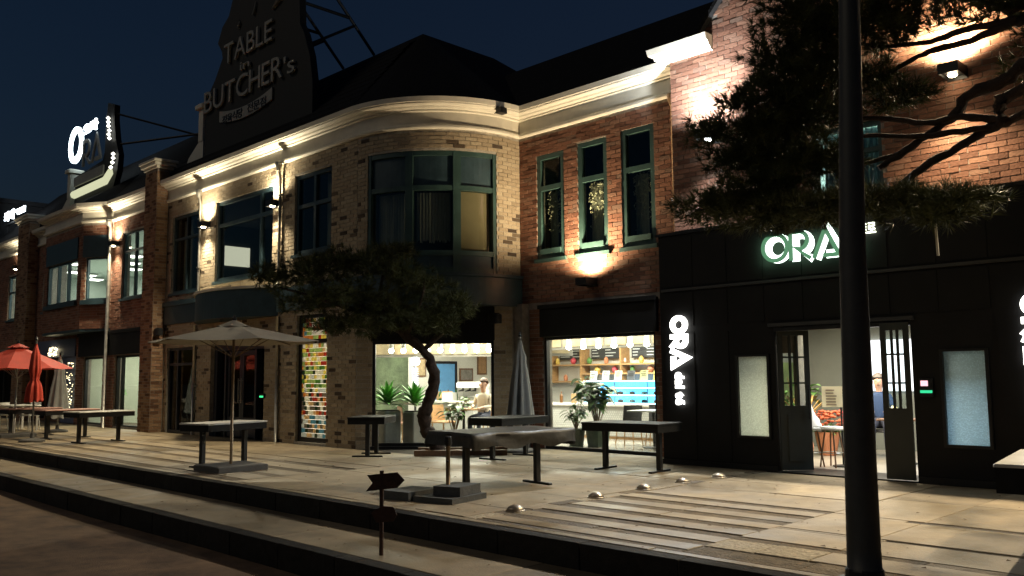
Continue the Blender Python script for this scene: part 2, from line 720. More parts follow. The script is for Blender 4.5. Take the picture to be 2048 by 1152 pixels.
# ------------------------------------------------------------------ ground: road, pavement strip, plaza
ZP, ZS, ZR = 0.25, 0.03, -0.22
YK2, YK1 = 5.78, 4.66
ASPH = mat('worn_brown_asphalt', (0.14, 0.084, 0.048), 0.9, var=0.45, vscale=2.2, bump=0.7, bscale=90, col2=(0.22, 0.135, 0.076))
CONC = mat('pavement_concrete', (0.27, 0.21, 0.13), 0.6, var=0.28, vscale=1.9, bump=0.25, bscale=55, world=True)
SLABL = mat('light_stone_slab', (0.34, 0.265, 0.165), 0.55, var=0.24, vscale=2.6, bump=0.22, bscale=45, world=True)
SLABD = mat('rough_dark_stone_slab', (0.17, 0.128, 0.08), 0.85, var=0.4, vscale=9, bump=1.0, bscale=36, world=True)
SLABR = mat('broken_pale_stone', (0.42, 0.35, 0.245), 0.85, var=0.45, vscale=24, bump=1.0, bscale=26, world=True)
JOINT = mat('sandy_joint_bed', (0.07, 0.058, 0.044), 0.95, var=0.3, vscale=12, bump=0.5, bscale=80)
KERB = mat('dark_granite_kerb', (0.024, 0.021, 0.018), 0.85, var=0.35, vscale=9, bump=0.5, bscale=70, world=True, spec=0.2)

t = MB()
t.add([(-400, -400, ZR - 0.03), (400, -400, ZR - 0.03), (400, 400, ZR - 0.03), (-400, 400, ZR - 0.03)], [(0, 1, 2, 3)])
struct(t.build('ground', mat('far_ground', (0.05, 0.045, 0.035), 0.95, var=0.3, vscale=0.3)))
# road surface, gently uneven
nx_, ny_ = 120, 34
xs = np.linspace(-70, 30, nx_)
ys = np.linspace(-9, YK1 - 0.02, ny_)
t = MB()
vv = [(x, y, ZR + 0.012 * math.sin(x * 0.7 + y) * math.sin(y * 1.1) - 0.004 * RND.random()) for y in ys for x in xs]
ff = [(j * nx_ + i, j * nx_ + i + 1, (j + 1) * nx_ + i + 1, (j + 1) * nx_ + i) for j in range(ny_ - 1) for i in range(nx_ - 1)]
t.add(vv, ff)
road = struct(t.build('road', ASPH, smooth=True))

pav = MB()
pav.box(-70, 30, YK1 + 0.16, YK2 - 0.01, ZR - 0.02, ZS - 0.012)
pav = struct(pav.build('pavement', JOINT))
plz = MB()
plz.box(-70, 30, YK2 + 0.16, 12.2, ZR - 0.02, ZP - 0.012)
plz = struct(plz.build('plaza', JOINT))


def slab_piece(parent, name, x0, x1, y0, y1, z0, z1, mt, bucket=None):
    if bucket is not None:
        bucket.rbox(x0, x1, y0, y1, z0, z1, 0.006)
        return
    b = MB()
    cx, cy = (x0 + x1) / 2, (y0 + y1) / 2
    b.rbox(x0 - cx, x1 - cx, y0 - cy, y1 - cy, z0, z1, 0.006)
    o = b.build(name, mt, parent, local=True)
    o.location = Vector((cx, cy, 0)) - wloc(parent)
    return o


def kerb_run(parent, y, ztop, zbot):
    x = -60.0
    k = 0
    while x < 12:
        L = 1.0
        slab_piece(parent, 'kerb_stone', x + 0.004, x + L - 0.004, y + RND.uniform(-.004, .004), y + 0.16, zbot - 0.05, ztop + RND.uniform(-.004, .002), KERB)
        x += L
        k += 1


kerb_run(pav, YK1, ZS, ZR)
kerb_run(plz, YK2, ZP, ZS)
# pavement slabs: big concrete bays
x = -60.0
while x < 12:
    L = RND.choice((1.8, 2.4, 3.0))
    slab_piece(pav, 'concrete_bay', x + 0.004, x + L - 0.004, YK1 + 0.165, YK2 - 0.012, ZS - 0.05, ZS + RND.uniform(-.003, .003), CONC)
    x += L

# plaza paving: zones of stripes (light smooth / dark rough) and plain slabs
far_slabs = {id(SLABL): MB(), id(SLABD): MB(), id(SLABR): MB()}
pieces = []


def row(x0, x1, y0, y1, mt, lens, g=0.004, dz=0.0):
    x = x0
    while x < x1 - 0.05:
        L = min(RND.choice(lens), x1 - x)
        if x1 - (x + L) < 0.35:
            L = x1 - x
        pieces.append((x + g, x + L - g, y0 + g + RND.uniform(-.010, .006), y1 - g + RND.uniform(-.006, .010), ZP + dz + RND.uniform(-.004, .004), mt))
        x += L


def stripes(x0, x1, y0, y1, pitch, dark, lens):
    y = y0
    while y < y1 - 0.05:
        yd = min(y + dark, y1)
        row(x0, x1, y, yd, SLABD, lens, 0.003, -0.008)
        if yd < y1:
            row(x0, x1, yd, min(y + pitch, y1), SLABL, lens, 0.003)
        y += pitch


YA = YK2 + 0.165
# edging band all along
row(-44, 8, YA, 6.06, SLABL, (1.2, 1.8))
# right part: plain slabs with dirty long gutters
row(-4.17, 8, 6.07, 6.40, SLABD, (1.0, 1.6), 0.004, -0.006)
row(-4.17, -3.25, 6.40, 6.82, SLABR, (0.46,), 0.005, 0.002)
row(-3.25, 8, 6.40, 6.82, SLABL, (1.6, 2.4))
row(-4.17, 8, 6.82, 6.98, SLABD, (1.6,), 0.004, -0.006)
for (a, b) in ((-4.17, -3.25), (-3.25, -1.6), (-1.6, 0.6), (0.6, 3.0), (3.0, 8)):
    row(a, b, 6.98, 7.58, SLABL, (3,))
    row(a, b, 7.66, 8.66, SLABL, (3,))
    row(a, b, 8.80, 10.2, SLABL, (3,))
    row(a, b, 10.2, 11.85, SLABL, (3,))
row(-4.17, -3.15, 7.585, 7.655, SLABL, (2,))
row(-3.15, 8, 7.585, 7.655, SLABD, (1.6,), 0.004, -0.012)
row(-4.17, -3.4, 8.665, 8.795, SLABL, (2,))
row(-3.4, 8, 8.665, 8.795, SLABD, (1.6,), 0.004, -0.012)
# striped field beside the studs
stripes(-6.62, -4.17, 6.07, 6.40, 0.33, 0.10, (2.5,))
stripes(-6.62, -4.17, 6.40, 9.1, 0.452, 0.19, (1.2, 2.5))
for y0, y1 in ((9.1, 9.75), (9.75, 10.6), (10.6, 11.85)):
    row(-6.62, -4.17, y0, y1, SLABL, (1.2, 2.5))
# stud line
yy = 6.07
while yy < 11.8:
    row(-6.80, -6.62, yy, yy + 0.42, RND.choice((SLABR, SLABD, SLABL)), (0.2,))
    yy += 0.42
# plain centre
for y0, y1 in ((6.07, 6.75), (6.75, 7.9), (7.9, 9.0), (9.0, 10.2), (10.2, 11.85)):
    row(-11.6, -6.80, y0, y1, SLABL, (1.6, 2.4))
# striped left field
stripes(-44, -11.6, 6.07, 8.6, 0.62, 0.2, (1.6, 2.4, 3.0))
for y0, y1 in ((8.6, 9.5), (9.5, 10.36)):
    row(-44, -11.6, y0, y1, SLABL, (1.8, 2.4))
for y0, y1 in ((10.37, 11.6), (11.6, 12.84)):
    row(-13.0, -6.62, y0 if y0 > 11 else 11.86, y1 if y1 > 11.9 else 11.87, SLABL, (2.0,)) if y1 > 11.9 else None


def depth_of(x, y, z):
    return (Vector((x, y, z)) - EYE).dot(FW)


def in_view(x, y, z, mg=60):
    d = Vector((x, y, z)) - EYE
    dp = d.dot(FW)
    if dp <= 0:
        return False
    px, py = 1024 + 1750 * d.dot(RT) / dp, 576 - 1750 * d.dot(UP) / dp
    return -mg < px < 2048 + mg and -mg < py < 1152 + mg


pieces.sort(key=lambda p: depth_of((p[0] + p[1]) / 2, (p[2] + p[3]) / 2, ZP) + (0 if any(in_view(xx, yy, ZP) for xx in (p[0], (p[0] + p[1]) / 2, p[1]) for yy in (p[2], p[3])) else 500))
for i, (a, b, c, d, zt, mt) in enumerate(pieces):
    slab_piece(plz, 'paving_slab', a, b, c, d, ZP - 0.05, zt, mt, None if i < 290 else far_slabs[id(mt)])
k = 0
bk = MB()
mlist = [SLABL, SLABD, SLABR]
for j, mt in enumerate(mlist):
    bk.cur = j
    q = far_slabs[id(mt)]
    if q.v:
        bk.add(q.v, q.f)
if bk.v:
    bk.build('far_paving', mlist, plz)['kind'] = 'stuff'

# ================================================================== CORNER BUILDING
YF, YR = 10.4, 12.9
CX, CY, CR = -14.9, 12.65, 2.25
corner = thing('brick_corner_building', (-16.0, 11.5, ZP), 'pale brick two-storey corner building with rounded bay and cream cornice', 'building')
fmap, amap, rmap = ymap(YF), arcmap(CX, CY, CR), ymap(YR)
H_F = [(-23.9, -22.1, 0.2, 2.55), (-21.3, -18.6, 0.2, 2.55), (-17.2, -15.98, 0.3, 3.08), (-23.8, -22.2, 4.05, 6.2),
       (-21.2, -18.33, 4.16, 6.24), (-17.37, -15.87, 4.45, 6.28)]
ARC = CR * PI / 2
WU0, WU1 = CR * math.radians(8), CR * math.radians(80)
H_A = [(WU0, WU1, 3.74, 6.23)]
CHL = math.hypot(CR, CR)
cmap = segmap((CX, CY - CR), (CX + CR, CY))
H_C = [(0.32, 2.80, 0.2, 3.16)]
H_R = [(-12.15, -11.4, 4.04, 6.2), (-11.04, -10.3, 4.04, 6.25), (-9.96, -9.2, 4.04, 6.28), (-12.02, -9.28, 0.2, 2.46)]
ZC = 6.68
wb = MB()
solid_wall(wb, fmap, -24.1, -14.9, ZP - 0.05, ZC + 0.3, H_F)
solid_wall(wb, amap, 0.0, ARC + 0.25, 3.16, ZC + 0.3, H_A, step=0.14)
solid_wall(wb, cmap, 0.0, CHL, ZP - 0.05, 3.16, H_C)
wall_p = wb.build('pale_wall', MORT_P, corner)
lay_bricks(wall_p, [(fmap, bricks_for(fmap, -24.1, -14.9, ZP, ZC, H_F)), (amap, bricks_for(amap, 0, ARC + 0.25, 3.16, ZC, H_A)),
                    (cmap, bricks_for(cmap, 0, CHL, ZP, 3.1, H_C))], PALE_O, PALE_F)
wb = MB()
solid_wall(wb, rmap, -12.64, -8.61, ZP - 0.05, ZC + 0.3, H_R)
wb.box(-12.66, -12.42, 12.70, 12.899, ZP, 3.15)
wb.prism([(-12.665, 12.68), (-12.665, 13.3), (-13.0, 13.3), (-13.05, 12.45)], ZP, 3.11)  # unseen filler added to stop cafe light leaking at the corner
wall_r = wb.build('red_wall', MORT_R, corner)
lay_bricks(wall_r, [(rmap, bricks_for(rmap, -12.4, -8.61, ZP, 3.1, H_R) + bricks_for(rmap, -12.64, -8.61, 3.16, ZC, H_R))], RED_O, RED_F)

# cornice swept along front, round the corner and into the recess
cpath = [(-24.1, YF), (CX, YF)] + [(CX + CR * math.sin(a), CY - CR * math.cos(a)) for a in np.linspace(0.06, PI / 2, 26)] + [(CX + CR, YR), (-8.62, YR)]
cprof = [(-0.05, 6.66), (0.05, 6.66), (0.075, 6.69), (0.075, 6.73), (0.05, 6.75), (0.035, 6.76), (0.035, 7.0), (0.08, 7.02), (0.08, 7.05),
         (0.14, 7.07), (0.16, 7.10), (0.23, 7.115), (0.25, 7.13), (0.25, 7.155), (0.275, 7.16), (0.285, 7.26), (-0.05, 7.26)]
MB().sweep(cpath, cprof).build('cornice', CREAM, corner)
# the navy band under the bay and its soffit
bpath = [(CX - 0.35, YF)] + [(CX + CR * math.sin(a), CY - CR * math.cos(a)) for a in np.linspace(0.0, PI / 2, 26)] + [(CX + CR, YR - 0.05)]
MB().sweep(bpath, [(0.0, 3.10), (0.10, 3.10), (0.10, 3.66), (0.14, 3.68), (0.14, 3.735), (0.0, 3.735)]).build('bay_base_band', NAVY, corner)
sf = MB()
sf.prism([(CX, YF + 0.02)] + [(CX + (CR + 0.05) * math.sin(a), CY - (CR + 0.05) * math.cos(a)) for a in np.linspace(0.05, PI / 2, 20)] + [(CX + CR, CY + 0.2)], 3.12, 3.155)
sf.build('bay_soffit', BLACKP, corner)
# roof: 45 degree slopes, ridge along x, cone over the round corner
EZ = 7.245
AP = (-16.1, 13.1, 10.04)
rf = MB()
arcp = [(CX + (CR + 0.2) * math.sin(a), CY - (CR + 0.2) * math.cos(a), EZ) for a in np.linspace(0, PI / 2, 20)]
rf.add([(-24.6, YF - 0.2, EZ), arcp[0], AP, (-24.6, AP[1], AP[2])], [(0, 1, 2, 3)])
for a, b in zip(arcp[:-1], arcp[1:]):
    rf.add([a, b, AP], [(0, 1, 2)])
rf.add([arcp[-1], (CX + CR + 0.2, 17.6, EZ), (AP[0], 15.5, AP[2]), AP], [(0, 1, 2, 3)])
rf.add([(-24.6, AP[1], AP[2]), AP, (AP[0], 15.5, AP[2]), (-24.6, 15.5, AP[2])], [(0, 1, 2, 3)])
rf.add([(-24.6, 15.5, AP[2]), (AP[0], 15.5, AP[2]), (AP[0], 18.5, EZ), (-24.6, 18.5, EZ)], [(0, 1, 2, 3)])
rf.add([(-14.6, YR - 0.2, EZ + .003), (-8.55, YR - 0.2, EZ + .003), (-8.55, 14.5, 8.97), (-14.6, 14.5, 8.97)], [(0, 1, 2, 3)])
rf.add([(-14.6, 14.5, 8.97), (-8.55, 14.5, 8.97), (-8.55, 18.5, 8.4), (-14.6, 18.5, 8.4)], [(0, 1, 2, 3)])
roof = rf.build('roof', ROOF, corner)
# tile courses on the front slope give the eave some relief
tc_ = MB()
for i in range(11):
    xr = CX - 0.03 - 1.2 * (i + 1) / 12.0
    y = YF - 0.18 + i * 0.235
    z = EZ + i * 0.235 + 0.012
    tc_.add([(-24.6, y, z + 0.02), (xr, y, z + 0.02), (xr, y + 0.235, z + 0.235), (-24.6, y + 0.235, z + 0.235), (-24.6, y, z - 0.02), (xr, y, z - 0.02)],
            [(0, 1, 2, 3), (4, 5, 1, 0)])
tc_.build('shingle_course', ROOF, roof)['kind'] = 'stuff'


def ywin(parent, x0, x1, z0, z1, Y, cols, rows, fm, gm, fw=0.07, inset=0.1, sill=True, skip=None, name='window'):
    """window frame on a y plane with one pane object per light; cols / rows are interior mullion positions"""
    f = MB()
    ya, yb = Y + inset - 0.05, Y + inset + 0.04
    xs_ = [x0] + list(cols) + [x1]
    zs_ = [z0] + list(rows) + [z1]
    f.box(x0, x0 + fw, ya, yb, z0, z1)
    f.box(x1 - fw, x1, ya, yb, z0, z1)
    f.box(x0 + fw, x1 - fw, ya, yb, z0, z0 + fw)
    f.box(x0 + fw, x1 - fw, ya, yb, z1 - fw, z1)
    for r in rows:
        f.box(x0 + fw, x1 - fw, ya, yb, r - fw / 2, r + fw / 2)
    for c in cols:
        for a, b in zip(zs_[:-1], zs_[1:]):
            za = a + (fw if a == z0 else fw / 2)
            zb = b - (fw if b == z1 else fw / 2)
            f.box(c - fw / 2, c + fw / 2, ya, yb, za, zb)
    o = f.build(name, fm, parent)
    for a, b in zip(xs_[:-1], xs_[1:]):
        for c, d in zip(zs_[:-1], zs_[1:]):
            if skip and skip((a + b) / 2, (c + d) / 2):
                continue
            g = MB()
            g.box(a + fw * 0.45, b - fw * 0.45, Y + inset - 0.006, Y + inset + 0.006, c + fw * 0.45, d - fw * 0.45)
            g.build('pane', gm, o)
    if sill:
        s_ = MB()
        s_.box(x0 - 0.05, x1 + 0.05, Y - 0.06, Y + inset, z0 - 0.07, z0)
        s_.build('sill', fm, o)
    return o


def room(parent, x0, x1, y0, y1, z0, z1, m_, floor=None, name='interior_room'):
    b = MB()
    v = [(x0, y0, z0), (x1, y0, z0), (x1, y1, z0), (x0, y1, z0), (x0, y0, z1), (x1, y0, z1), (x1, y1, z1), (x0, y1, z1)]
    b.add(v, [(4, 7, 6, 5), (1, 5, 6, 2), (2, 6, 7, 3), (3, 7, 4, 0)])
    b.cur = 1
    b.add(v, [(0, 1, 2, 3)])
    return b.build(name, [m_, floor or m_], parent)


# upper windows of the front
w1 = ywin(corner, -23.8, -22.2, 4.05, 6.2, YF, [-23.0], [5.55], NAVY, DGLASS)
w2 = ywin(corner, -21.2, -18.33, 4.16, 6.24, YF, [-19.0], [5.62], NAVY, DGLASS, fw=0.09)
w3 = ywin(corner, -17.37, -15.87, 4.45, 6.28, YF, [-16.62], [5.55], NAVY, DGLASS, fw=0.09)
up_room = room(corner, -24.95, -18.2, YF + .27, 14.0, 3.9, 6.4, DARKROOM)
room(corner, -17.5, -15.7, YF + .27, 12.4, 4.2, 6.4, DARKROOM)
LITWALL = emit_mat('lit_corridor_glow', (1.0, 0.93, 0.72), 0.55)
b = MB()
b.box(-24.94, -24.90, 12.4, 13.35, 5.15, 5.75)
b.build('lit_inner_window', LITWALL, up_room)


def curtain(parent, x0, x1, y, z0, z1, mt, n=40, amp=0.03):
    b = MB()
    vs, fs = [], []
    for i in range(n + 1):
        x = x0 + (x1 - x0) * i / n
        yy_ = y + amp * math.sin(i * 1.7) + amp * 0.4 * math.sin(i * 0.6)
        vs += [(x, yy_, z0), (x, yy_, z1)]
    for i in range(n):
        fs.append((2 * i, 2 * i + 2, 2 * i + 3, 2 * i + 1))
    b.add(vs, fs)
    return b.build('curtain', mt, parent, smooth=True)


curtain(corner, -23.7, -23.1, YF + 0.3, 4.1, 6.1, CURT)
curtain(corner, -16.5, -15.95, YF + 0.3, 4.5, 6.2, CURT)

# rounded bay window
bw = MB()
th = [math.radians(a) for a in (8, 33, 58, 80)]


def bayp(a, r):
    return (CX + r * math.sin(a), CY - r * math.cos(a))


def arc_band(mb, a0, a1, ra, rb, z0, z1, n=10):
    pts = [bayp(a, rb) for a in np.linspace(a0, a1, n)] + [bayp(a, ra) for a in np.linspace(a1, a0, n)]
    vs = [(x, y, z0) for x, y in pts] + [(x, y, z1) for x, y in pts]
    N = 2 * n
    fs = []
    for i in range(n - 1):
        o_, p_ = i, N - 1 - i
        fs += [(o_, o_ + 1, p_ - 1, p_)[::-1], (N + o_, N + o_ + 1, N + p_ - 1, N + p_)]
    fs += [(i, (i + 1) % N, N + (i + 1) % N, N + i) for i in range(N)]
    mb.add(vs, fs)


ra, rb = CR - 0.14, CR - 0.02
fwA = 0.035
for a in th:
    arc_band(bw, a - fwA, a + fwA, ra, rb + 0.01, 3.74, 6.23, 3)
for (c, d, e) in ((3.74, 3.86, 0), (4.10, 4.20, 0), (5.42, 5.52, 0), (6.13, 6.23, 0)):
    for a0, a1 in zip(th[:-1], th[1:]):
        arc_band(bw, a0 + fwA, a1 - fwA, ra, rb, c, d, 8)
bayw = bw.build('bay_window', TEAL, corner)
for a0, a1 in zip(th[:-1], th[1:]):
    p = MB()
    arc_band(p, a0 + fwA, a1 - fwA, ra + 0.03, rb - 0.05, 3.86, 4.10, 8)
    p.build('lower_panel', NAVY, bayw)
    p = MB()
    arc_band(p, a0 + fwA, a1 - fwA, ra + 0.03, rb - 0.05, 5.52, 6.13, 8)
    p.build('upper_panel', NAVY, bayw)
    p = MB()
    arc_band(p, a0 + fwA, a1 - fwA, ra + 0.05, rb - 0.06, 4.20, 5.42, 8)
    p.build('pane', DGLASS, bayw)
p = MB()
arc_band(p, th[2] + .04, th[3] - .04, ra - 0.04, ra - 0.025, 4.2, 5.42, 8)
p.build('roller_blind', CURT_T, bayw)
for (a0, a1, zb) in ((th[0] + .06, th[1] - .06, 4.2), (th[1] + .05, th[2] - .05, 4.35)):
    p = MB()
    vs, fs = [], []
    n = 36
    for i in range(n + 1):
        a = a0 + (a1 - a0) * i / n
        rr_ = ra - 0.07 + 0.02 * math.sin(i * 1.9)
        x, y = bayp(a, rr_)
        vs += [(x, y, zb + 0.1 * RND.random()), (x, y, 5.4)]
    for i in range(n):
        fs.append((2 * i, 2 * i + 2, 2 * i + 3, 2 * i + 1))
    p.add(vs, fs)
    p.build('curtain', CURT, bayw, smooth=True)
bd = MB()
arcI = [bayp(a, CR - 0.3) for a in np.linspace(0, PI / 2, 12)]
plan = arcI + [(-12.95, 14.6), (-15.6, 14.6), (-15.6, CY - CR + 0.3)]
n = len(plan)
bd.add([(x, y, 3.3) for x, y in plan] + [(x, y, 6.6) for x, y in plan],
       [tuple(range(n)), tuple(range(2 * n - 1, n - 1, -1))] + [(i, i + 1, n + i + 1, n + i) for i in range(11, n - 1)])
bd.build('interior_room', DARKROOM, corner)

# recess windows
for (a, b_, zt) in ((-12.15, -11.4, 6.2), (-11.04, -10.3, 6.25), (-9.96, -9.2, 6.28)):
    rw = ywin(corner, a, b_, 4.04, zt, YR, [], [5.5], TEAL, DGLASS, fw=0.10, inset=0.06)
    s_ = MB()
    s_.box(a + 0.10, b_ - 0.10, YR - 0.035, YR + 0.005, 4.14, 4.24)
    s_.build('bottom_rail', TEAL, rw)
    # grey curtain drawn to one side and a foil garland inside
    curtain(corner, a + 0.1, a + 0.1 + (b_ - a - 0.2) * (0.55 if a > -11.5 else 0.4), YR + 0.3, 4.15, 5.45, CURT, n=14, amp=0.02)
    # foil garland seen inside
    g = MB()
    for i in range(260):
        x = RND.uniform(a + .14, b_ - .14)
        z = 5.45 - abs(RND.gauss(0, 0.4))
        if z < 4.25:
            continue
        q = RND.uniform(0.015, 0.045)
        an = RND.random() * PI
        yq = YR + 0.20 + RND.uniform(-.03, .03)
        g.add([(x - q * math.cos(an), yq, z - q * math.sin(an)), (x + q * math.cos(an), yq + 0.01, z + q * math.sin(an)), (x - q * .4 * math.sin(an), yq - .012, z + q * .5 * math.cos(an))], [(0, 1, 2)])
    g.build('foil_garland', mat('foil', (0.75, 0.68, 0.5), 0.5, 0.2), rw)
room(corner, -12.3, -9.0, YR + .27, 15.0, 3.9, 6.5, DARKROOM)

# dark shop fascias
f = MB()
f.box(-12.04, -9.2, YR - 0.09, YR - 0.002, 2.46, 3.08)
f.box(-12.06, -9.18, YR - 0.13, YR - 0.09, 3.02, 3.10)
f.build('shop_fascia', BLACKP, corner)
c0, c1 = Vector((CX, CY - CR)), Vector((CX + CR, CY))
cd = (c1 - c0).normalized()
cn = Vector((cd.y, -cd.x))


def cq(u, n_):
    p_ = c0 + cd * u + cn * n_
    return (p_.x, p_.y)


def cbar(mb, u0, u1, n0, n1, z0, z1):
    mb.prism([cq(u0, n1), cq(u1, n1), cq(u1, n0), cq(u0, n0)], z0, z1)


f = MB()
cbar(f, 0.30, 2.82, -0.10, 0.03, 2.42, 3.11)
f.build('shop_fascia', BLACKP, corner)
f = MB()
for (a, b_, c, d) in ((0.30, 0.38, 0.25, 2.42), (2.74, 2.82, 0.25, 2.42), (0.38, 2.74, 0.25, 0.36), (0.38, 2.74, 2.36, 2.42)):
    cbar(f, a, b_, -0.13, -0.03, c, d)
sw = f.build('shop_window', BLACKM, corner)
g = MB()
cbar(g, 0.37, 2.75, -0.09, -0.08, 0.35, 2.37)
g.build('pane', GLASS, sw)
f = MB()
cbar(f, 0.25, 2.87, -0.03, 0.06, 0.24, 0.30)
f.build('sill', BLACKM, sw)
sw2 = ywin(corner, -12.02, -9.28, 0.25, 2.46, YR, [], [], BLACKM, GLASS, fw=0.06, inset=0.08, name='shop_window')

# entrance: dark recessed double door, side window, curved canopy, navy fascia
DOORP = mat('dark_blue_door_paint', (0.022, 0.028, 0.04), 0.4, var=0.2)
f = MB()
f.box(-24.1, -22.12, YF - 0.06, YF - 0.002, 3.2, 3.78)
f.box(-24.12, -22.10, YF - 0.10, YF - 0.06, 3.7, 3.82)
f.build('shop_fascia', NAVY, corner)
cpts = []
for a in np.linspace(-1, 1, 25):
    cpts.append((-20.05 + 2.05 * a, YF - 0.72 * (1 - a * a) - 0.01))
cp = MB()
cp.prism(cpts + [(-18.0, YF - 0.002), (-22.1, YF - 0.002)], 3.12, 3.78)
can = cp.build('curved_canopy', NAVY, corner)
cp = MB()
cp.prism([(x, y - 0.05) for x, y in cpts] + [(-17.96, YF - 0.003), (-22.14, YF - 0.003)], 3.783, 3.84)
cp.build('canopy_coping', CREAM, can)
f = MB()
f.box(-18.0, -15.0, YF - 0.06, YF - 0.002, 3.2, 3.74)
f.build('shop_fascia', NAVY, corner)
ywin(corner, -23.9, -22.1, 0.26, 2.55, YF, [-23.35], [2.1], DOORP, DGLASS, sill=False, name='side_window')
fr = MB()
fr.box(-21.3, -21.15, YF + 0.1, YF + 0.24, 0.25, 2.55)
fr.box(-18.75, -18.6, YF + 0.1, YF + 0.24, 0.25, 2.55)
fr.box(-21.15, -18.75, YF + 0.1, YF + 0.24, 2.40, 2.55)
fr.box(-20.75, -20.68, YF + 0.1, YF + 0.24, 0.25, 2.40)
fr.box(-19.22, -19.15, YF + 0.1, YF + 0.24, 0.25, 2.40)
fr.build('door_frame', DOORP, corner)
for (a, b_, hx) in ((-20.67, -19.96, -20.02), (-19.94, -19.23, -19.88)):
    d_ = MB()
    d_.box(a, a + 0.1, YF + 0.15, YF + 0.2, 0.28, 2.38)
    d_.box(b_ - 0.1, b_, YF + 0.15, YF + 0.2, 0.28, 2.38)
    d_.box(a + 0.1, b_ - 0.1, YF + 0.15, YF + 0.2, 0.28, 0.75)
    d_.box(a + 0.1, b_ - 0.1, YF + 0.15, YF + 0.2, 2.26, 2.38)
    dd = d_.build('door', DOORP, corner)
    g = MB()
    g.box(a + 0.09, b_ - 0.09, YF + 0.17, YF + 0.18, 0.74, 2.27)
    g.build('pane', DGLASS, dd)
    h = MB()
    h.tube([(hx, YF + 0.10, 1.1), (hx, YF + 0.10, 1.7)], 0.016)
    h.tube([(hx, YF + 0.10, 1.15), (hx, YF + 0.16, 1.15)], 0.01)
    h.tube([(hx, YF + 0.10, 1.65), (hx, YF + 0.16, 1.65)], 0.01)
    h.build('handle', STEEL, dd)
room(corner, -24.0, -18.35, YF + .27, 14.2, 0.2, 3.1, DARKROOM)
es = MB()  # added box and glowing strip imitate a reflected green emergency light
es.box(-18.72, -18.52, YF - 0.05, YF - 0.0, 1.24, 1.34)
es_o = es.build('reflection_backing', BLACKM, corner)
es = MB()
es.box(-18.70, -18.54, YF - 0.055, YF - 0.051, 1.25, 1.29)
es.build('green_reflection', emit_mat('green_reflection_glow', (0.05, 0.8, 0.25), 0.9), es_o)

# downpipes with hopper and shoe
for (x, yw, mt, lab, ztop) in ((-22.0, YF, STEEL, 'galvanised downpipe left of the large upstairs entrance window', 6.62),
                               (-17.93, YF, STEEL, 'galvanised downpipe right of the large upstairs entrance window', 6.62),
                               (-8.72, YR, COPPER, 'brown downpipe in the corner beside the white-lit gable wall', 6.62)):
    dp = thing('downpipe', (x, yw - 0.06, ZP), lab, 'downpipe')
    z0 = ZP if yw == YF else 3.9
    q = MB()
    off_ = 0.75 if False else 0
    if yw == YF and x > -20:
        q.tube([(x, yw - 0.06, z0), (x, yw - 0.06, 3.10)], 0.04)
        q.tube([(x, yw - 0.09, 3.85), (x, yw - 0.06, 4.0), (x, yw - 0.06, 6.3), (x + 0.05, yw - 0.12, 6.5), (x + 0.05, yw - 0.14, 6.62)], 0.035)
    elif yw == YF:
        q.tube([(x - 0.13, yw - 0.06, z0), (x - 0.13, yw - 0.06, 3.10)], 0.04)
        q.tube([(x, yw - 0.09, 3.85), (x, yw - 0.06, 4.0), (x, yw - 0.06, 6.3), (x + 0.05, yw - 0.12, 6.5), (x + 0.05, yw - 0.14, 6.62)], 0.035)
    else:
        q.tube([(x, yw - 0.07, z0), (x, yw - 0.07, 6.55)], 0.045)
    q.build('pipe', mt, dp, smooth=True)
    hh = MB()
    hh.lathe([(0.045, 0), (0.05, 0.02), (0.085, 0.12), (0.085, 0.2)], (x + (0.05 if yw == YF else 0), yw - (0.14 if yw == YF else 0.1), 6.48), 10)
    hh.build('hopper', mt, dp)
    for zz in (1.5, 4.6, 5.9):
        if zz < z0:
            continue
        cl = MB()
        cl.box(x - 0.06, x + 0.06, yw - 0.10, yw - 0.022, zz, zz + 0.03)
        cl.build('clip', mt, dp)

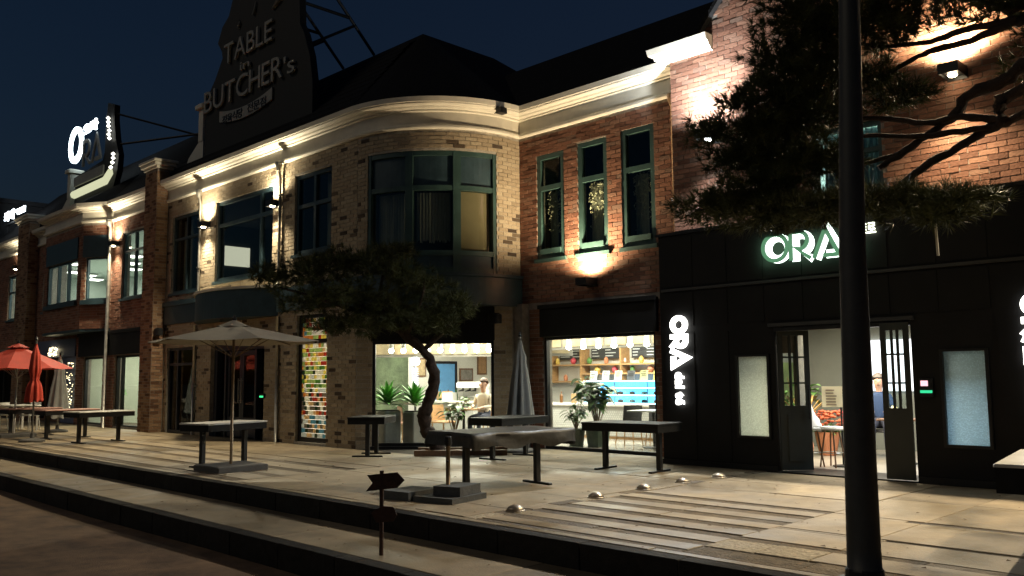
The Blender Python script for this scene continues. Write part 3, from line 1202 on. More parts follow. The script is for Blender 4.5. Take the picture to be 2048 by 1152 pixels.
# ---- stained glass beside the entrance: one object per glass tile
sg = MB()
for (a, b_, c, d) in ((-17.2, -17.12, 0.3, 3.08), (-16.06, -15.98, 0.3, 3.08), (-17.12, -16.06, 0.3, 0.4), (-17.12, -16.06, 2.44, 2.53), (-17.12, -16.06, 3.0, 3.08)):
    sg.box(a, b_, YF + 0.06, YF + 0.16, c, d)
sgw = sg.build('stained_glass_window', BLACKM, corner)
tile_cols = [(0.95, 0.80, 0.12), (0.9, 0.42, 0.06), (0.75, 0.12, 0.05), (0.25, 0.5, 0.12), (0.55, 0.7, 0.25), (0.9, 0.88, 0.7), (0.75, 0.8, 0.75),
             (0.2, 0.5, 0.6), (0.12, 0.2, 0.12), (0.85, 0.62, 0.3), (0.35, 0.3, 0.22), (0.95, 0.93, 0.85)]
tmats = []
for i, c in enumerate(tile_cols):
    g_ = 0.3 * c[0] + 0.5 * c[1] + 0.2 * c[2]
    c = tuple(0.72 * q + 0.28 * g_ for q in c)
    mt = bpy.data.materials.new('stained_tile_%d' % i)
    mt.use_nodes = True
    nt = mt.node_tree
    nt.nodes.clear()
    out = nt.nodes.new('ShaderNodeOutputMaterial')
    e = nt.nodes.new('ShaderNodeBsdfTranslucent')
    n = nt.nodes.new('ShaderNodeTexNoise')
    n.inputs['Scale'].default_value = 14
    tcn = nt.nodes.new('ShaderNodeNewGeometry')
    nt.links.new(tcn.outputs['Position'], n.inputs['Vector'])
    r = nt.nodes.new('ShaderNodeValToRGB')
    r.color_ramp.elements[0].color = (*[q * 0.25 for q in c], 1)
    r.color_ramp.elements[1].color = (*[q * 0.8 for q in c], 1)
    nt.links.new(n.outputs['Fac'], r.inputs[0])
    nt.links.new(r.outputs[0], e.inputs[0])
    gl = nt.nodes.new('ShaderNodeBsdfGlossy')
    gl.inputs['Roughness'].default_value = 0.2
    mx = nt.nodes.new('ShaderNodeMixShader')
    mx.inputs[0].default_value = 0.06
    nt.links.new(e.outputs[0], mx.inputs[1])
    nt.links.new(gl.outputs[0], mx.inputs[2])
    nt.links.new(mx.outputs[0], out.inputs[0])
    tmats.append(mt)
tile_me = {}
TW, TH = 1.06 / 10, 0.0985


def tile(x, z, wd, hd, mi):
    key = (round(wd, 3), round(hd, 3), mi)
    if key not in tile_me:
        b_ = MB()
        b_.box(-wd / 2 + .004, wd / 2 - .004, -0.008, 0.008, -hd / 2 + .004, hd / 2 - .004)
        me = bpy.data.meshes.new('glass_tile')
        me.from_pydata(b_.v, [], b_.f)
        me.materials.append(tmats[mi])
        tile_me[key] = me
    o = place('glass_tile', tile_me[key], sgw, local=True)
    o.location = Vector((x, YF + 0.11 + RND.uniform(-.004, .004), z)) - wloc(sgw)


for (zb, zt) in ((0.40, 2.44), (2.53, 3.0)):
    rows_ = int(round((zt - zb) / TH))
    hz = (zt - zb) / rows_
    for r in range(rows_):
        z = zb + (r + .5) * hz
        x = -17.12
        first = True
        while x < -16.07:
            wd = TW * (0.5 if (first and r % 2) else 1.0)
            first = False
            wd = min(wd, -16.06 - x)
            fr_ = (z - 0.4) / 2.6
            if fr_ < 0.18:
                pool = (7, 10, 8, 9, 6, 7)
            elif fr_ < 0.38:
                pool = (10, 8, 1, 9, 5, 10, 2)
            elif fr_ < 0.6:
                pool = (3, 4, 8, 1, 0, 5, 3, 6)
            elif fr_ < 0.8:
                pool = (0, 4, 1, 5, 11, 4, 9, 2)
            else:
                pool = (2, 0, 1, 4, 11, 7, 3, 1)
            if wd > 0.02:
                tile(x + wd / 2, z, wd, hz, RND.choice(pool))
            x += wd

# ---- cafe interior
CEIL = mat('pale_ceiling', (0.55, 0.54, 0.50), 0.8, var=0.05)
CWALL = mat('white_plaster', (0.68, 0.66, 0.60), 0.8, var=0.04, vscale=1.5)
CFLOOR = mat('grey_cafe_floor', (0.28, 0.26, 0.23), 0.2, var=0.15, vscale=2)
GREENW = mat('mossy_green_wall', (0.085, 0.11, 0.06), 0.9, var=0.5, vscale=2.2, bump=0.6, bscale=12)
WOOD = mat('oak_wood', (0.42, 0.24, 0.10), 0.5, var=0.25, vscale=3, stretch=(1, 6, 6))
WOODD = mat('walnut_wood', (0.16, 0.08, 0.04), 0.5, var=0.25, vscale=3, stretch=(1, 6, 6))
XI0, XI1, YI = -18.25, -8.75, 17.6
ci = MB()
ci.prism([(XI0, YF + 0.27), (-15.1, YF + 0.27), (-12.85, YR - 0.0), (-12.6, YR + 0.26), (XI1, YR + 0.26), (XI1, YI), (XI0, YI)], 0.19, 0.27)
ci.build('cafe_floor', CFLOOR, corner)
ci = MB()
ci.prism([(XI0, YF + 0.27), (-15.1, YF + 0.27), (-12.85, YR - 0.0), (-12.6, YR + 0.26), (XI1, YR + 0.26), (XI1, YI), (XI0, YI)], 2.98, 3.06)
ci.build('cafe_ceiling', CEIL, corner)
ci = MB()
ci.box(XI0 - 0.1, XI0, YF + 0.27, YI, 0.2, 3.05)
ci.box(XI0 - 0.1, XI1 + 0.1, YI, YI + 0.1, 0.2, 3.05)
ci.box(XI1, XI1 + 0.1, YR + 0.26, YI, 0.2, 3.05)
cw = ci.build('cafe_inner_wall', CWALL, corner)
ci = MB()
ci.box(XI0, XI0 + 0.03, 12.2, 14.35, 0.28, 2.75)
ci.build('green_wall_panel', GREENW, corner)
ci = MB()
ci.box(XI0, XI0 + 0.05, 15.22, 15.95, 0.28, 2.05)
bdo = ci.build('blue_door', mat('bright_blue_paint', (0.12, 0.32, 0.60), 0.4, var=0.1), corner)
ci = MB()
for (a, b_, c, d) in ((15.15, 15.22, 0.28, 2.12), (15.95, 16.02, 0.28, 2.12), (15.22, 15.95, 2.05, 2.12)):
    ci.box(XI0, XI0 + 0.07, a, b_, c, d)
ci.build('door_frame', BLACKM, bdo)
# ceiling ducts / pale hanging panels above the room
for k, (x, y, L, W_) in enumerate(((-15.2, 14.6, 3.4, 0.3), (-12.0, 15.2, 4.6, 0.35))):
    b = MB()
    b.cbox((x, y, 2.78), L, W_, 0.22)
    tag(b.build('ceiling_duct', mat('grey_duct', (0.4, 0.4, 0.37), 0.5, 0.3, var=0.1)), ['long grey duct under the cafe ceiling behind the corner window',
        'long grey duct under the cafe ceiling above the display counter'][k], 'duct')

bh = MB()
cbar(bh, -0.9, 4.6, -2.9, -2.75, 2.16, 2.75)
bh.build('ceiling_bulkhead', mat('grey_bulkhead', (0.15, 0.14, 0.12), 0.8, var=0.1), corner)
bh = MB()
for k_ in range(9):
    cbar(bh, -0.8 + k_ * 0.6, -0.28 + k_ * 0.6, -2.745, -2.73, 2.22, 2.62)
bh.build('bulkhead_panel', mat('cream_panel', (0.24, 0.19, 0.11), 0.6, var=0.35, vscale=3), corner)
bh = MB()
bh.box(-14.6, -8.78, 14.9, 15.05, 2.28, 2.9)
bh.build('ceiling_bulkhead', mat('grey_bulkhead', (0.33, 0.31, 0.27), 0.8, var=0.1), corner)
bh = MB()
for k_ in range(9):
    bh.box(-14.5 + k_ * 0.62, -13.95 + k_ * 0.62, 14.88, 14.897, 2.34, 2.66)
bh.build('bulkhead_panel', MATS['cream_panel'], corner)
WARM = (1.0, 0.86, 0.62)
NEUT = (1.0, 0.89, 0.70)
light('cafe_area_light', 'AREA', (-15.4, 13.6, 2.9), 360, NEUT, shape='RECTANGLE', size=3.2, size_y=2.2)
light('cafe_area_light', 'AREA', (-12.0, 15.3, 2.9), 470, NEUT, shape='RECTANGLE', size=4.0, size_y=2.4)
light('cafe_area_light', 'AREA', (-16.6, 11.6, 2.9), 25, NEUT, shape='RECTANGLE', size=1.4, size_y=1.2)

BULB = emit_mat('warm_bulb', (1.0, 0.92, 0.75), 14)


def spot_fixture(x, y, z, lab, grp):
    s_ = thing('track_spotlight', (x, y, z), lab, 'spotlight', grp)
    a = MB()
    a.lathe([(0.03, 0.06), (0.045, 0.0), (0.055, -0.12), (0.05, -0.12)], (x, y, z - 0.06), 10)
    a.build('shade', WHITE, s_)
    a = MB()
    a.lathe([(0.0, -0.23), (0.045, -0.21), (0.065, -0.17), (0.05, -0.13), (0.0, -0.122)], (x, y, z - 0.06), 10)
    a.build('lamp', BULB, s_)
    a = MB()
    a.tube([(x, y, z), (x, y, z - 0.02 + 0.1)], 0.008, 6)
    a.build('stem', BLACKM, s_)


ORD = ['first', 'second', 'third', 'fourth', 'fifth', 'sixth', 'seventh', 'eighth', 'ninth', 'tenth', 'eleventh', 'twelfth', 'thirteenth', 'fourteenth', 'fifteenth', 'sixteenth']
for i in range(9):
    u = 0.5 + i * 0.27
    p_ = c0 + cd * u - cn * 1.5
    spot_fixture(p_.x, p_.y, 2.50, 'small glowing track spotlight in the corner cafe window, %s from the left' % ORD[i], 'spotlights in the corner window')
for i in range(7):
    spot_fixture(-12.75 + i * 0.42, 14.5, 2.54, 'small glowing track spotlight in the display cafe window, %s from the left' % ORD[i], 'spotlights in the display window')

# counter with hexagon-mosaic front, blue-lit display case, shelves, menu boards
TILEW = mat('white_hex_mosaic', (0.5, 0.5, 0.48), 0.3, var=0.1)
ct = thing('service_counter', (-13.4, 15.6, 0.27), 'long service counter faced with small white mosaic in the cafe', 'counter')
b = MB()
b.box(-16.4, -10.4, 15.62, 16.3, 0.33, 1.0)
b.build('body', mat('grey_counter_body', (0.35, 0.35, 0.33), 0.4), ct)
hx = MB()
for r in range(11):
    for q in range(104):
        x = -16.38 + q * 0.0577 + (0.0288 if r % 2 else 0)
        z = 0.37 + r * 0.05
        hx.add([(x + 0.026 * math.sin(k_ * PI / 3), 15.612, z + 0.026 * math.cos(k_ * PI / 3)) for k_ in range(6)], [(0, 1, 2, 3, 4, 5)])
hx.build('mosaic', TILEW, ct)['kind'] = 'stuff'
b = MB()
b.rbox(-16.45, -10.35, 15.54, 16.34, 1.0, 1.05, 0.01)
b.build('worktop', mat('pale_stone_top', (0.6, 0.58, 0.54), 0.3, var=0.1), ct)
b = MB()
b.box(-16.4, -10.4, 15.66, 16.2, 0.27, 0.33)
b.build('plinth', WOOD, ct)
dc = thing('display_case', (-11.9, 15.8, 1.05), 'glass cake display case glowing bright blue on the counter', 'display case')
BLUEG = emit_mat('blue_case_light', (0.10, 0.50, 1.0), 3.0)
BLUEL = emit_mat('pale_blue_strip', (0.45, 0.82, 1.0), 8.0)
b = MB()
b.box(-13.3, -10.6, 16.25, 16.28, 1.06, 1.56)
b.build('back_panel', BLUEG, dc)
for z in (1.06, 1.24, 1.40, 1.55):
    b = MB()
    b.box(-13.3, -10.6, 15.62, 16.24, z, z + 0.012)
    b.build('shelf', mat('steel_shelf', (0.3, 0.45, 0.6), 0.3, 0.5), dc)
    b = MB()
    b.box(-13.28, -10.62, 15.60, 15.615, z + 0.0, z + 0.018)
    b.build('light_strip', BLUEL, dc)
for x in (-13.3, -12.4, -11.5, -10.62):
    b = MB()
    b.box(x, x + 0.02, 15.62, 15.64, 1.073, 1.55)
    b.build('upright', STEEL, dc)
b = MB()
b.box(-13.28, -10.6, 15.59, 15.597, 1.06, 1.56)
b.build('front_glass', GLASS, dc)
CAKE = [mat('cream_cake', (0.8, 0.75, 0.6), 0.6), mat('chocolate_cake', (0.15, 0.08, 0.05), 0.5), mat('fruit_cake', (0.7, 0.35, 0.2), 0.5)]
for i in range(16):
    x = -13.1 + (i % 8) * 0.33
    z = (1.085, 1.265)[i // 8]
    ck = MB()
    ck.lathe([(0.0, 0), (0.06, 0.0), (0.065, 0.05), (0.05, 0.07), (0.0, 0.08)], (x, 15.9, z - 0.012), 10)
    tag(ck.build('cake', CAKE[i % 3]), '%s cake, %s from left, %s shelf of the blue display case' % (['cream', 'dark chocolate', 'orange fruit'][i % 3], ORD[i % 8], ['lower', 'upper'][i // 8]),
        'cake', 'cakes in the display case')
cards = [(0.75, 0.72, 0.66), (0.7, 0.7, 0.7), (0.8, 0.74, 0.6), (0.12, 0.12, 0.13), (0.65, 0.6, 0.3), (0.8, 0.65, 0.2), (0.75, 0.75, 0.75)]
for i, c in enumerate(cards):
    x = -13.1 + i * 0.36
    cdm = thing('menu_card', (x, 15.75, 1.565), 'small framed menu card on the blue display case, %s from the left' % ORD[i], 'menu card', 'cards on the display case')
    b = MB()
    b.cbox((x, 15.75, 1.68), 0.2, 0.015, 0.235, rx=-0.2)
    b.build('board', mat('card_paper_%d' % i, c, 0.7, var=0.1, vscale=12), cdm)
    b = MB()
    for k_ in range(4):
        b.cbox((x, 15.738 + 0.002, 1.61 + k_ * 0.045 + 0.02), 0.12, 0.004, 0.012, rx=-0.2)
    b.build('print_line', BLACKM, cdm)
sh = thing('wall_shelf', (-14.6, 17.4, 1.45), 'oak wall shelving with pots behind the cafe counter', 'shelf')
for z in (1.50, 1.95, 2.02):
    pass
b = MB()
b.box(-17.0, -12.4, 17.25, 17.58, 1.95, 1.99)
b.box(-17.0, -14.8, 17.25, 17.58, 1.52, 1.56)
b.box(-14.8, -12.4, 17.25, 17.58, 1.72, 1.76)
b.build('board', WOOD, sh)
for x in (-17.0, -15.9, -14.8, -13.5, -12.44):
    b = MB()
    b.box(x, x + 0.05, 17.24, 17.59, 1.50, 2.62)
    b.build('upright', WOOD, sh)
POT = [mat('terracotta_pot', (0.5, 0.2, 0.1), 0.7), mat('red_flowers', (0.6, 0.08, 0.1), 0.6), mat('white_mug', (0.8, 0.78, 0.74), 0.4), mat('green_pot_plant', (0.1, 0.22, 0.05), 0.6),
       mat('yellow_jar', (0.75, 0.5, 0.12), 0.5)]
for i in range(16):
    x = -16.8 + i * 0.275
    pt = MB()
    s_ = RND.uniform(0.7, 1.3)
    z = 1.992 if i % 2 == 0 else (1.562 if x < -14.85 else 1.762)
    pt.lathe([(0.03, 0), (0.05, 0.01), (0.07 * s_, 0.07), (0.06 * s_, 0.13), (0.035, 0.15), (0.02, 0.17)], (x, 17.4, z), 9)
    k_ = i % 5
    tag(pt.build('shelf_jar', POT[k_]), '%s on the oak shelving behind the counter, %s pot from the left' % (['small terracotta pot', 'bright red round pot', 'white china mug', 'green glazed pot', 'yellow jar'][k_], ORD[i]), 'jar',
        'pots on the oak shelving')
for i, x in enumerate((-16.9, -15.8, -14.7, -13.4)):
    bb = thing('menu_board', (x + 0.5, 17.5, 2.1), 'black chalk menu board above the shelving, %s from the left' % ['first', 'second', 'third', 'fourth'][i], 'menu board', 'chalk menu boards')
    b = MB()
    b.box(x + 0.08, x + 1.0, 17.50, 17.56, 2.12, 2.66)
    b.build('board', mat('chalk_board', (0.04, 0.04, 0.04), 0.8, var=0.2), bb)
    b = MB()
    for r in range(6):
        for (a0_, a1_) in ((0.12, 0.45), (0.55, 0.92)):
            L = RND.uniform(0.4, 1.0) * (a1_ - a0_)
            b.box(x + a0_, x + a0_ + L, 17.494, 17.499, 2.18 + r * 0.075, 2.20 + r * 0.075)
    b.build('chalk_line', mat('chalk', (0.7, 0.7, 0.68), 0.9), bb)

# coffee machine and counter clutter near the blue door side
cm = thing('espresso_counter', (-16.9, 14.6, 0.27), 'pale counter with papers in front of the blue door', 'counter')
b = MB()
b.box(-17.6, -15.7, 14.35, 14.95, 0.27, 1.05)
b.build('body', mat('grey_counter_body', (0.35, 0.35, 0.33), 0.4), cm)
b = MB()
b.rbox(-17.65, -15.6, 14.28, 15.0, 1.05, 1.10, 0.01)
b.build('worktop', mat('pale_stone_top', (0.6, 0.58, 0.54), 0.3), cm)
em = thing('espresso_machine', (-16.1, 14.7, 1.10), 'chrome and white espresso machine on the pale counter', 'coffee machine')
b = MB()
b.rbox(-16.5, -15.75, 14.55, 14.95, 1.10, 1.22, 0.02)
b.build('base', STEEL, em)
b = MB()
b.rbox(-16.5, -15.75, 14.7, 14.95, 1.22, 1.42, 0.02)
b.rbox(-16.52, -15.73, 14.5, 14.95, 1.42, 1.56, 0.03)
b.build('body', WHITE, em)
for x in (-16.35, -16.1, -15.9):
    b = MB()
    b.tube([(x, 14.6, 1.42), (x, 14.6, 1.36), (x, 14.45, 1.34)], [0.03, 0.03, 0.012])
    b.build('group_head', BLACKM, em)
for i, (x, y, c, lab) in enumerate(((-17.0, 14.6, 'oak_wood', 'wooden tray leaning on the pale counter'), (-16.75, 14.5, 'white_paint', 'white paper box on the pale counter'))):
    b = MB()
    b.cbox((x, y, 1.24 if i == 0 else 1.2), 0.3, 0.22, 0.2 if i else 0.03, rz=0.3, rx=0.0 if i else 0.8)
    tag(b.build(['tray', 'paper_box'][i], MATS[c]), lab, ['tray', 'box'][i])

# clutter: bottles and cups on the counters, framed prints on the white wall, hanging bulbs
BOT = [mat('brown_bottle', (0.16, 0.07, 0.02), 0.25), mat('white_mug', (0.8, 0.78, 0.74), 0.4), mat('green_bottle', (0.05, 0.14, 0.05), 0.25), mat('kraft_bag', (0.42, 0.27, 0.13), 0.8)]
for i in range(14):
    k_ = (i * 7) % 4
    if i < 7:
        x, y, z = -17.5 + i * 0.12, 14.75 - 0.06 * (i % 3), 1.10
        where = 'on the pale counter by the blue door'
    else:
        x, y, z = -16.2 + (i - 7) * 0.4, 15.85, 1.05
        where = 'on the mosaic counter'
    b = MB()
    if k_ in (0, 2):
        b.lathe([(0.035, 0), (0.04, 0.02), (0.04, 0.16), (0.014, 0.21), (0.014, 0.27)], (x, y, z), 9)
    elif k_ == 1:
        b.lathe([(0.03, 0), (0.042, 0.09), (0.036, 0.09), (0.026, 0.01)], (x, y, z), 9)
    else:
        b.rbox(x - 0.06, x + 0.06, y - 0.04, y + 0.04, z, z + 0.22, 0.01)
    tag(b.build(['bottle', 'mug', 'bottle', 'paper_bag'][k_], BOT[k_]), '%s %s, %s from the left' % (['brown bottle', 'white mug', 'green bottle', 'kraft paper bag'][k_], where, ORD[i % 7]), ['bottle', 'mug', 'bottle', 'bag'][k_], 'counter clutter')
for i, (y, z, w_, h_, c) in enumerate(((14.75, 1.95, 0.4, 0.5, (0.5, 0.38, 0.22)), (16.4, 1.75, 0.5, 0.36, (0.22, 0.2, 0.18)), (17.0, 2.05, 0.36, 0.6, (0.35, 0.2, 0.1)))):
    fpt = thing('framed_print', (XI0 + 0.02, y, z), ['tan framed print on the white wall left of the blue door', 'dark framed screen on the white wall right of the blue door', 'brown wall cabinet at the right end of the white wall'][i], 'picture')
    b = MB()
    b.box(XI0 + 0.002, XI0 + 0.03, y - w_ / 2, y + w_ / 2, z - h_ / 2, z + h_ / 2)
    b.build('frame', WOODD, fpt)
    b = MB()
    b.box(XI0 + 0.031, XI0 + 0.036, y - w_ / 2 + .04, y + w_ / 2 - .04, z - h_ / 2 + .04, z + h_ / 2 - .04)
    b.build('print', mat('print_%d' % i, c, 0.7, var=0.3, vscale=9), fpt)
# pendant lamp and glass pillar lamp in the corner window
pl = thing('pendant_lamp', (-17.55, 14.05, 1.2), 'white beaded column lamp beside the green wall panel', 'lamp')
b = MB()
b.lathe([(0.0, 0.02), (0.09, 0.06), (0.12, 0.14), (0.09, 0.23), (0.0, 0.27)], (-17.55, 14.05, 1.95), 14)
b.build('globe', emit_mat('lamp_globe', (0.9, 0.93, 1.0), 5), pl, smooth=True)
b = MB()
for i in range(20):
    b.lathe([(0.01, 0), (0.1, 0.015), (0.01, 0.03)], (-17.55, 14.05, 1.05 + i * 0.045), 8)
b.build('bead_column', emit_mat('bead_glow', (0.85, 0.88, 1.0), 1.6), pl)
b = MB()
b.lathe([(0.16, 0), (0.16, 0.02), (0.03, 0.05), (0.03, 0.78)], (-17.55, 14.05, 0.275), 12)
b.build('stand', BLACKM, pl)

# ---- plants
LEAF = mat('agave_leaf', (0.15, 0.42, 0.08), 0.45, var=0.35, vscale=8)
LEAF2 = mat('rubber_leaf', (0.075, 0.17, 0.04), 0.4, var=0.4, vscale=6)
SOIL = mat('potting_soil', (0.03, 0.02, 0.015), 0.95)


def blade(mb, base, d, L, w_, droop, n=5):
    d = Vector(d).normalized()
    side = d.cross(Vector((0, 0, 1)))
    if side.length < 0.05:
        side = Vector((1, 0, 0))
    side.normalize()
    vs, fs = [], []
    p_ = Vector(base)
    for i in range(n + 1):
        f_ = i / n
        ww = w_ * math.sin(PI * min(1, 0.18 + f_ * 0.82)) * 0.5 + 0.002
        q = Vector(base) + d * L * f_ + Vector((0, 0, -droop * f_ * f_ * L))
        nrm = side.cross(d).normalized()
        vs += [q - side * ww + nrm * ww * 0.35, q, q + side * ww + nrm * ww * 0.35]
    for i in range(n):
        a = 3 * i
        fs += [(a, a + 1, a + 4, a + 3), (a + 1, a + 2, a + 5, a + 4)]
    mb.add(vs, fs)


def agave(loc, r, lab, planter_w, planter_h):
    x, y, z = loc
    t_ = thing('agave_plant', (x, y, z), lab, 'plant', 'agave plants in the corner window')
    b = MB()
    b.rbox(x - planter_w / 2, x + planter_w / 2, y - planter_w / 2, y + planter_w / 2, z, z + planter_h, 0.02)
    b.build('planter', mat('pale_planter', (0.5, 0.47, 0.42), 0.6, var=0.12), t_)
    b = MB()
    b.box(x - planter_w / 2 + .03, x + planter_w / 2 - .03, y - planter_w / 2 + .03, y + planter_w / 2 - .03, z + planter_h + 0.001, z + planter_h + .02)
    b.build('soil', SOIL, t_)
    b = MB()
    for i in range(44):
        a = i * 2.4
        el = math.radians(8 + 70 * (i / 44.0))
        blade(b, (x, y, z + planter_h + 0.12 + 0.08 * i / 44), (math.cos(a) * math.cos(el), math.sin(a) * math.cos(el), math.sin(el)), r * RND.uniform(.8, 1.05), 0.10, 0.25)
    b.build('leaf_rosette', LEAF, t_, smooth=True)
    return t_


pA = c0 + cd * 0.56 - cn * 0.5
agave((pA.x, pA.y, 0.27), 0.60, 'large spiky agave in a pale planter at the left of the corner window', 0.42, 0.72)
pA = c0 + cd * 1.13 - cn * 0.5
agave((pA.x, pA.y, 0.27), 0.62, 'large spiky agave in a pale planter just left of the pine trunk', 0.36, 0.70)


def leafy(loc, h, n, spread, pot, lab, lm, leafL=0.2, potr=0.17, poth=0.3, grp=None, potm=None):
    x, y, z = loc
    t_ = thing('potted_plant', loc, lab, 'plant', grp)
    b = MB()
    b.lathe([(potr * 0.8, 0), (potr, poth * .9), (potr * 1.08, poth * 0.92), (potr * 1.08, poth), (potr * 0.9, poth), (potr * .88, poth * .92), (0, poth * .92)], loc, 14)
    b.build('pot', potm or mat('green_grey_pot', (0.10, 0.14, 0.10), 0.6, var=0.15), t_)
    st = MB()
    lf = MB()
    for i in range(n):
        a = RND.random() * 2 * PI
        rr_ = spread * math.sqrt(RND.random())
        top = Vector((x + rr_ * math.cos(a), y + rr_ * math.sin(a), z + poth + h * RND.uniform(0.45, 1.0)))
        base = Vector((x + RND.uniform(-.04, .04), y + RND.uniform(-.04, .04), z + poth * .9))
        midp = (base + top) / 2 + Vector((RND.uniform(-.04, .04), RND.uniform(-.04, .04), 0.06))
        st.tube([base, midp, top], [0.012, 0.008, 0.004], 5)
        for k_ in range(5):
            a2 = RND.random() * 2 * PI
            f_ = RND.uniform(0.55, 1)
            q = base.lerp(top, f_)
            blade(lf, q, (math.cos(a2), math.sin(a2), RND.uniform(-.2, .7)), leafL * RND.uniform(.7, 1.2), leafL * 0.62, 0.5, 4)
    st.build('stem', WOODD, t_)
    lf.build('foliage', lm, t_, smooth=True)


leafy((-11.35, 13.75, 0.27), 1.05, 16, 0.42, None, 'tall broad-leaved plant in a green-grey pot inside the display window', LEAF2, 0.30, 0.26, 0.45)
leafy((-11.75, 13.55, 0.27), 0.6, 12, 0.25, None, 'low bushy plant with drooping leaves at the left of the display window', LEAF2, 0.16, 0.18, 0.35)
pA = c0 + cd * 1.95 - cn * 0.75
leafy((pA.x, pA.y, 0.27), 0.75, 9, 0.28, None, 'leafy green plant inside the corner window right of the pine trunk', LEAF2, 0.2, 0.16, 0.3)

# ---- cafe furniture
CH = mat('dark_chair_shell', (0.04, 0.04, 0.045), 0.5, var=0.2)


def chair(name, loc, rz, lab, mt, grp, legm=None, high=0.45):
    t_ = thing(name, loc, lab, 'chair', grp, rz)
    b = MB()
    b.rbox(-0.21, 0.21, -0.2, 0.2, high - 0.03, high + 0.01, 0.02)
    b.build('seat', mt, t_, local=True)
    b = MB()
    vs, fs = [], []
    for j in range(5):
        for i in range(7):
            a = (i - 3) / 3
            vs.append((0.21 * a, 0.2 + 0.03 * j * 0.5 - 0.06 * a * a, high + 0.02 + j * 0.085))
    for j in range(4):
        for i in range(6):
            q = j * 7 + i
            fs.append((q, q + 1, q + 8, q + 7))
    b.add(vs, fs)
    b.add([(x, y + 0.018, z) for x, y, z in vs], [f_[::-1] for f_ in fs])
    b.build('backrest', mt, t_, local=True, smooth=True)
    for sx in (-1, 1):
        for sy in (-1, 1):
            b = MB()
            b.tube([(sx * 0.17, sy * 0.16, high - 0.025), (sx * 0.21, sy * 0.2, 0)], [0.014, 0.011], 6)
            b.build('leg', legm or WOOD, t_, local=True)
    return t_


def cafe_table(loc, lab, top, w_=0.6, h=0.73, grp=None, round_=False):
    x, y, z = loc
    t_ = thing('cafe_table', loc, lab, 'table', grp)
    b = MB()
    if round_:
        b.lathe([(0.0, h - .03), (w_ * .5, h - .03), (w_ * .5, h), (0, h)], loc, 24)
    else:
        b.rbox(x - w_ / 2, x + w_ / 2, y - w_ / 2, y + w_ / 2, z + h - 0.03, z + h, 0.008)
    b.build('table_top', top, t_)
    b = MB()
    b.tube([(x, y, z + 0.02), (x, y, z + h - 0.03)], 0.03)
    b.build('leg', BLACKM, t_)
    b = MB()
    b.lathe([(0.22, 0), (0.22, 0.012), (0.04, 0.03), (0.0, 0.03)], loc, 16)
    b.build('foot', BLACKM, t_)


cafe_table((-10.3, 14.2, 0.27), 'white square cafe table in front of the blue display case', mat('pale_stone_top', (0.6, 0.58, 0.54), 0.3), 0.75)
chair('cafe_chair', (-11.15, 14.5, 0.27), -2.0, 'dark shell chair beside the broad-leaved plant in the display window', CH, 'dark cafe chairs')
chair('cafe_chair', (-9.95, 14.75, 0.27), 0.1, 'dark shell chair behind the white table in the display window', CH, 'dark cafe chairs')
chair('cafe_chair', (-10.65, 14.8, 0.27), 0.4, 'dark shell chair with its back to the mosaic counter', CH, 'dark cafe chairs')
pA = c0 + cd * 2.12 - cn * 1.1
cafe_table((pA.x, pA.y, 0.27), 'round oak cafe table near the right edge of the corner window', WOOD, 0.7, round_=True)
chair('cafe_chair', (pA.x - 0.55, pA.y - 0.1, 0.27), 1.7, 'oak cafe chair left of the round oak table', WOOD, 'oak cafe chairs')
chair('cafe_chair', (pA.x + 0.1, pA.y + 0.55, 0.27), 0.2, 'oak cafe chair with the seated person behind the round oak table', WOOD, 'oak cafe chairs')
pB = c0 + cd * 0.95 - cn * 1.2
chair('cafe_chair', (pB.x, pB.y, 0.27), 2.6, 'pale pink cafe chair between the two agave planters', mat('pink_beige_shell', (0.55, 0.33, 0.24), 0.5), 'oak cafe chairs')


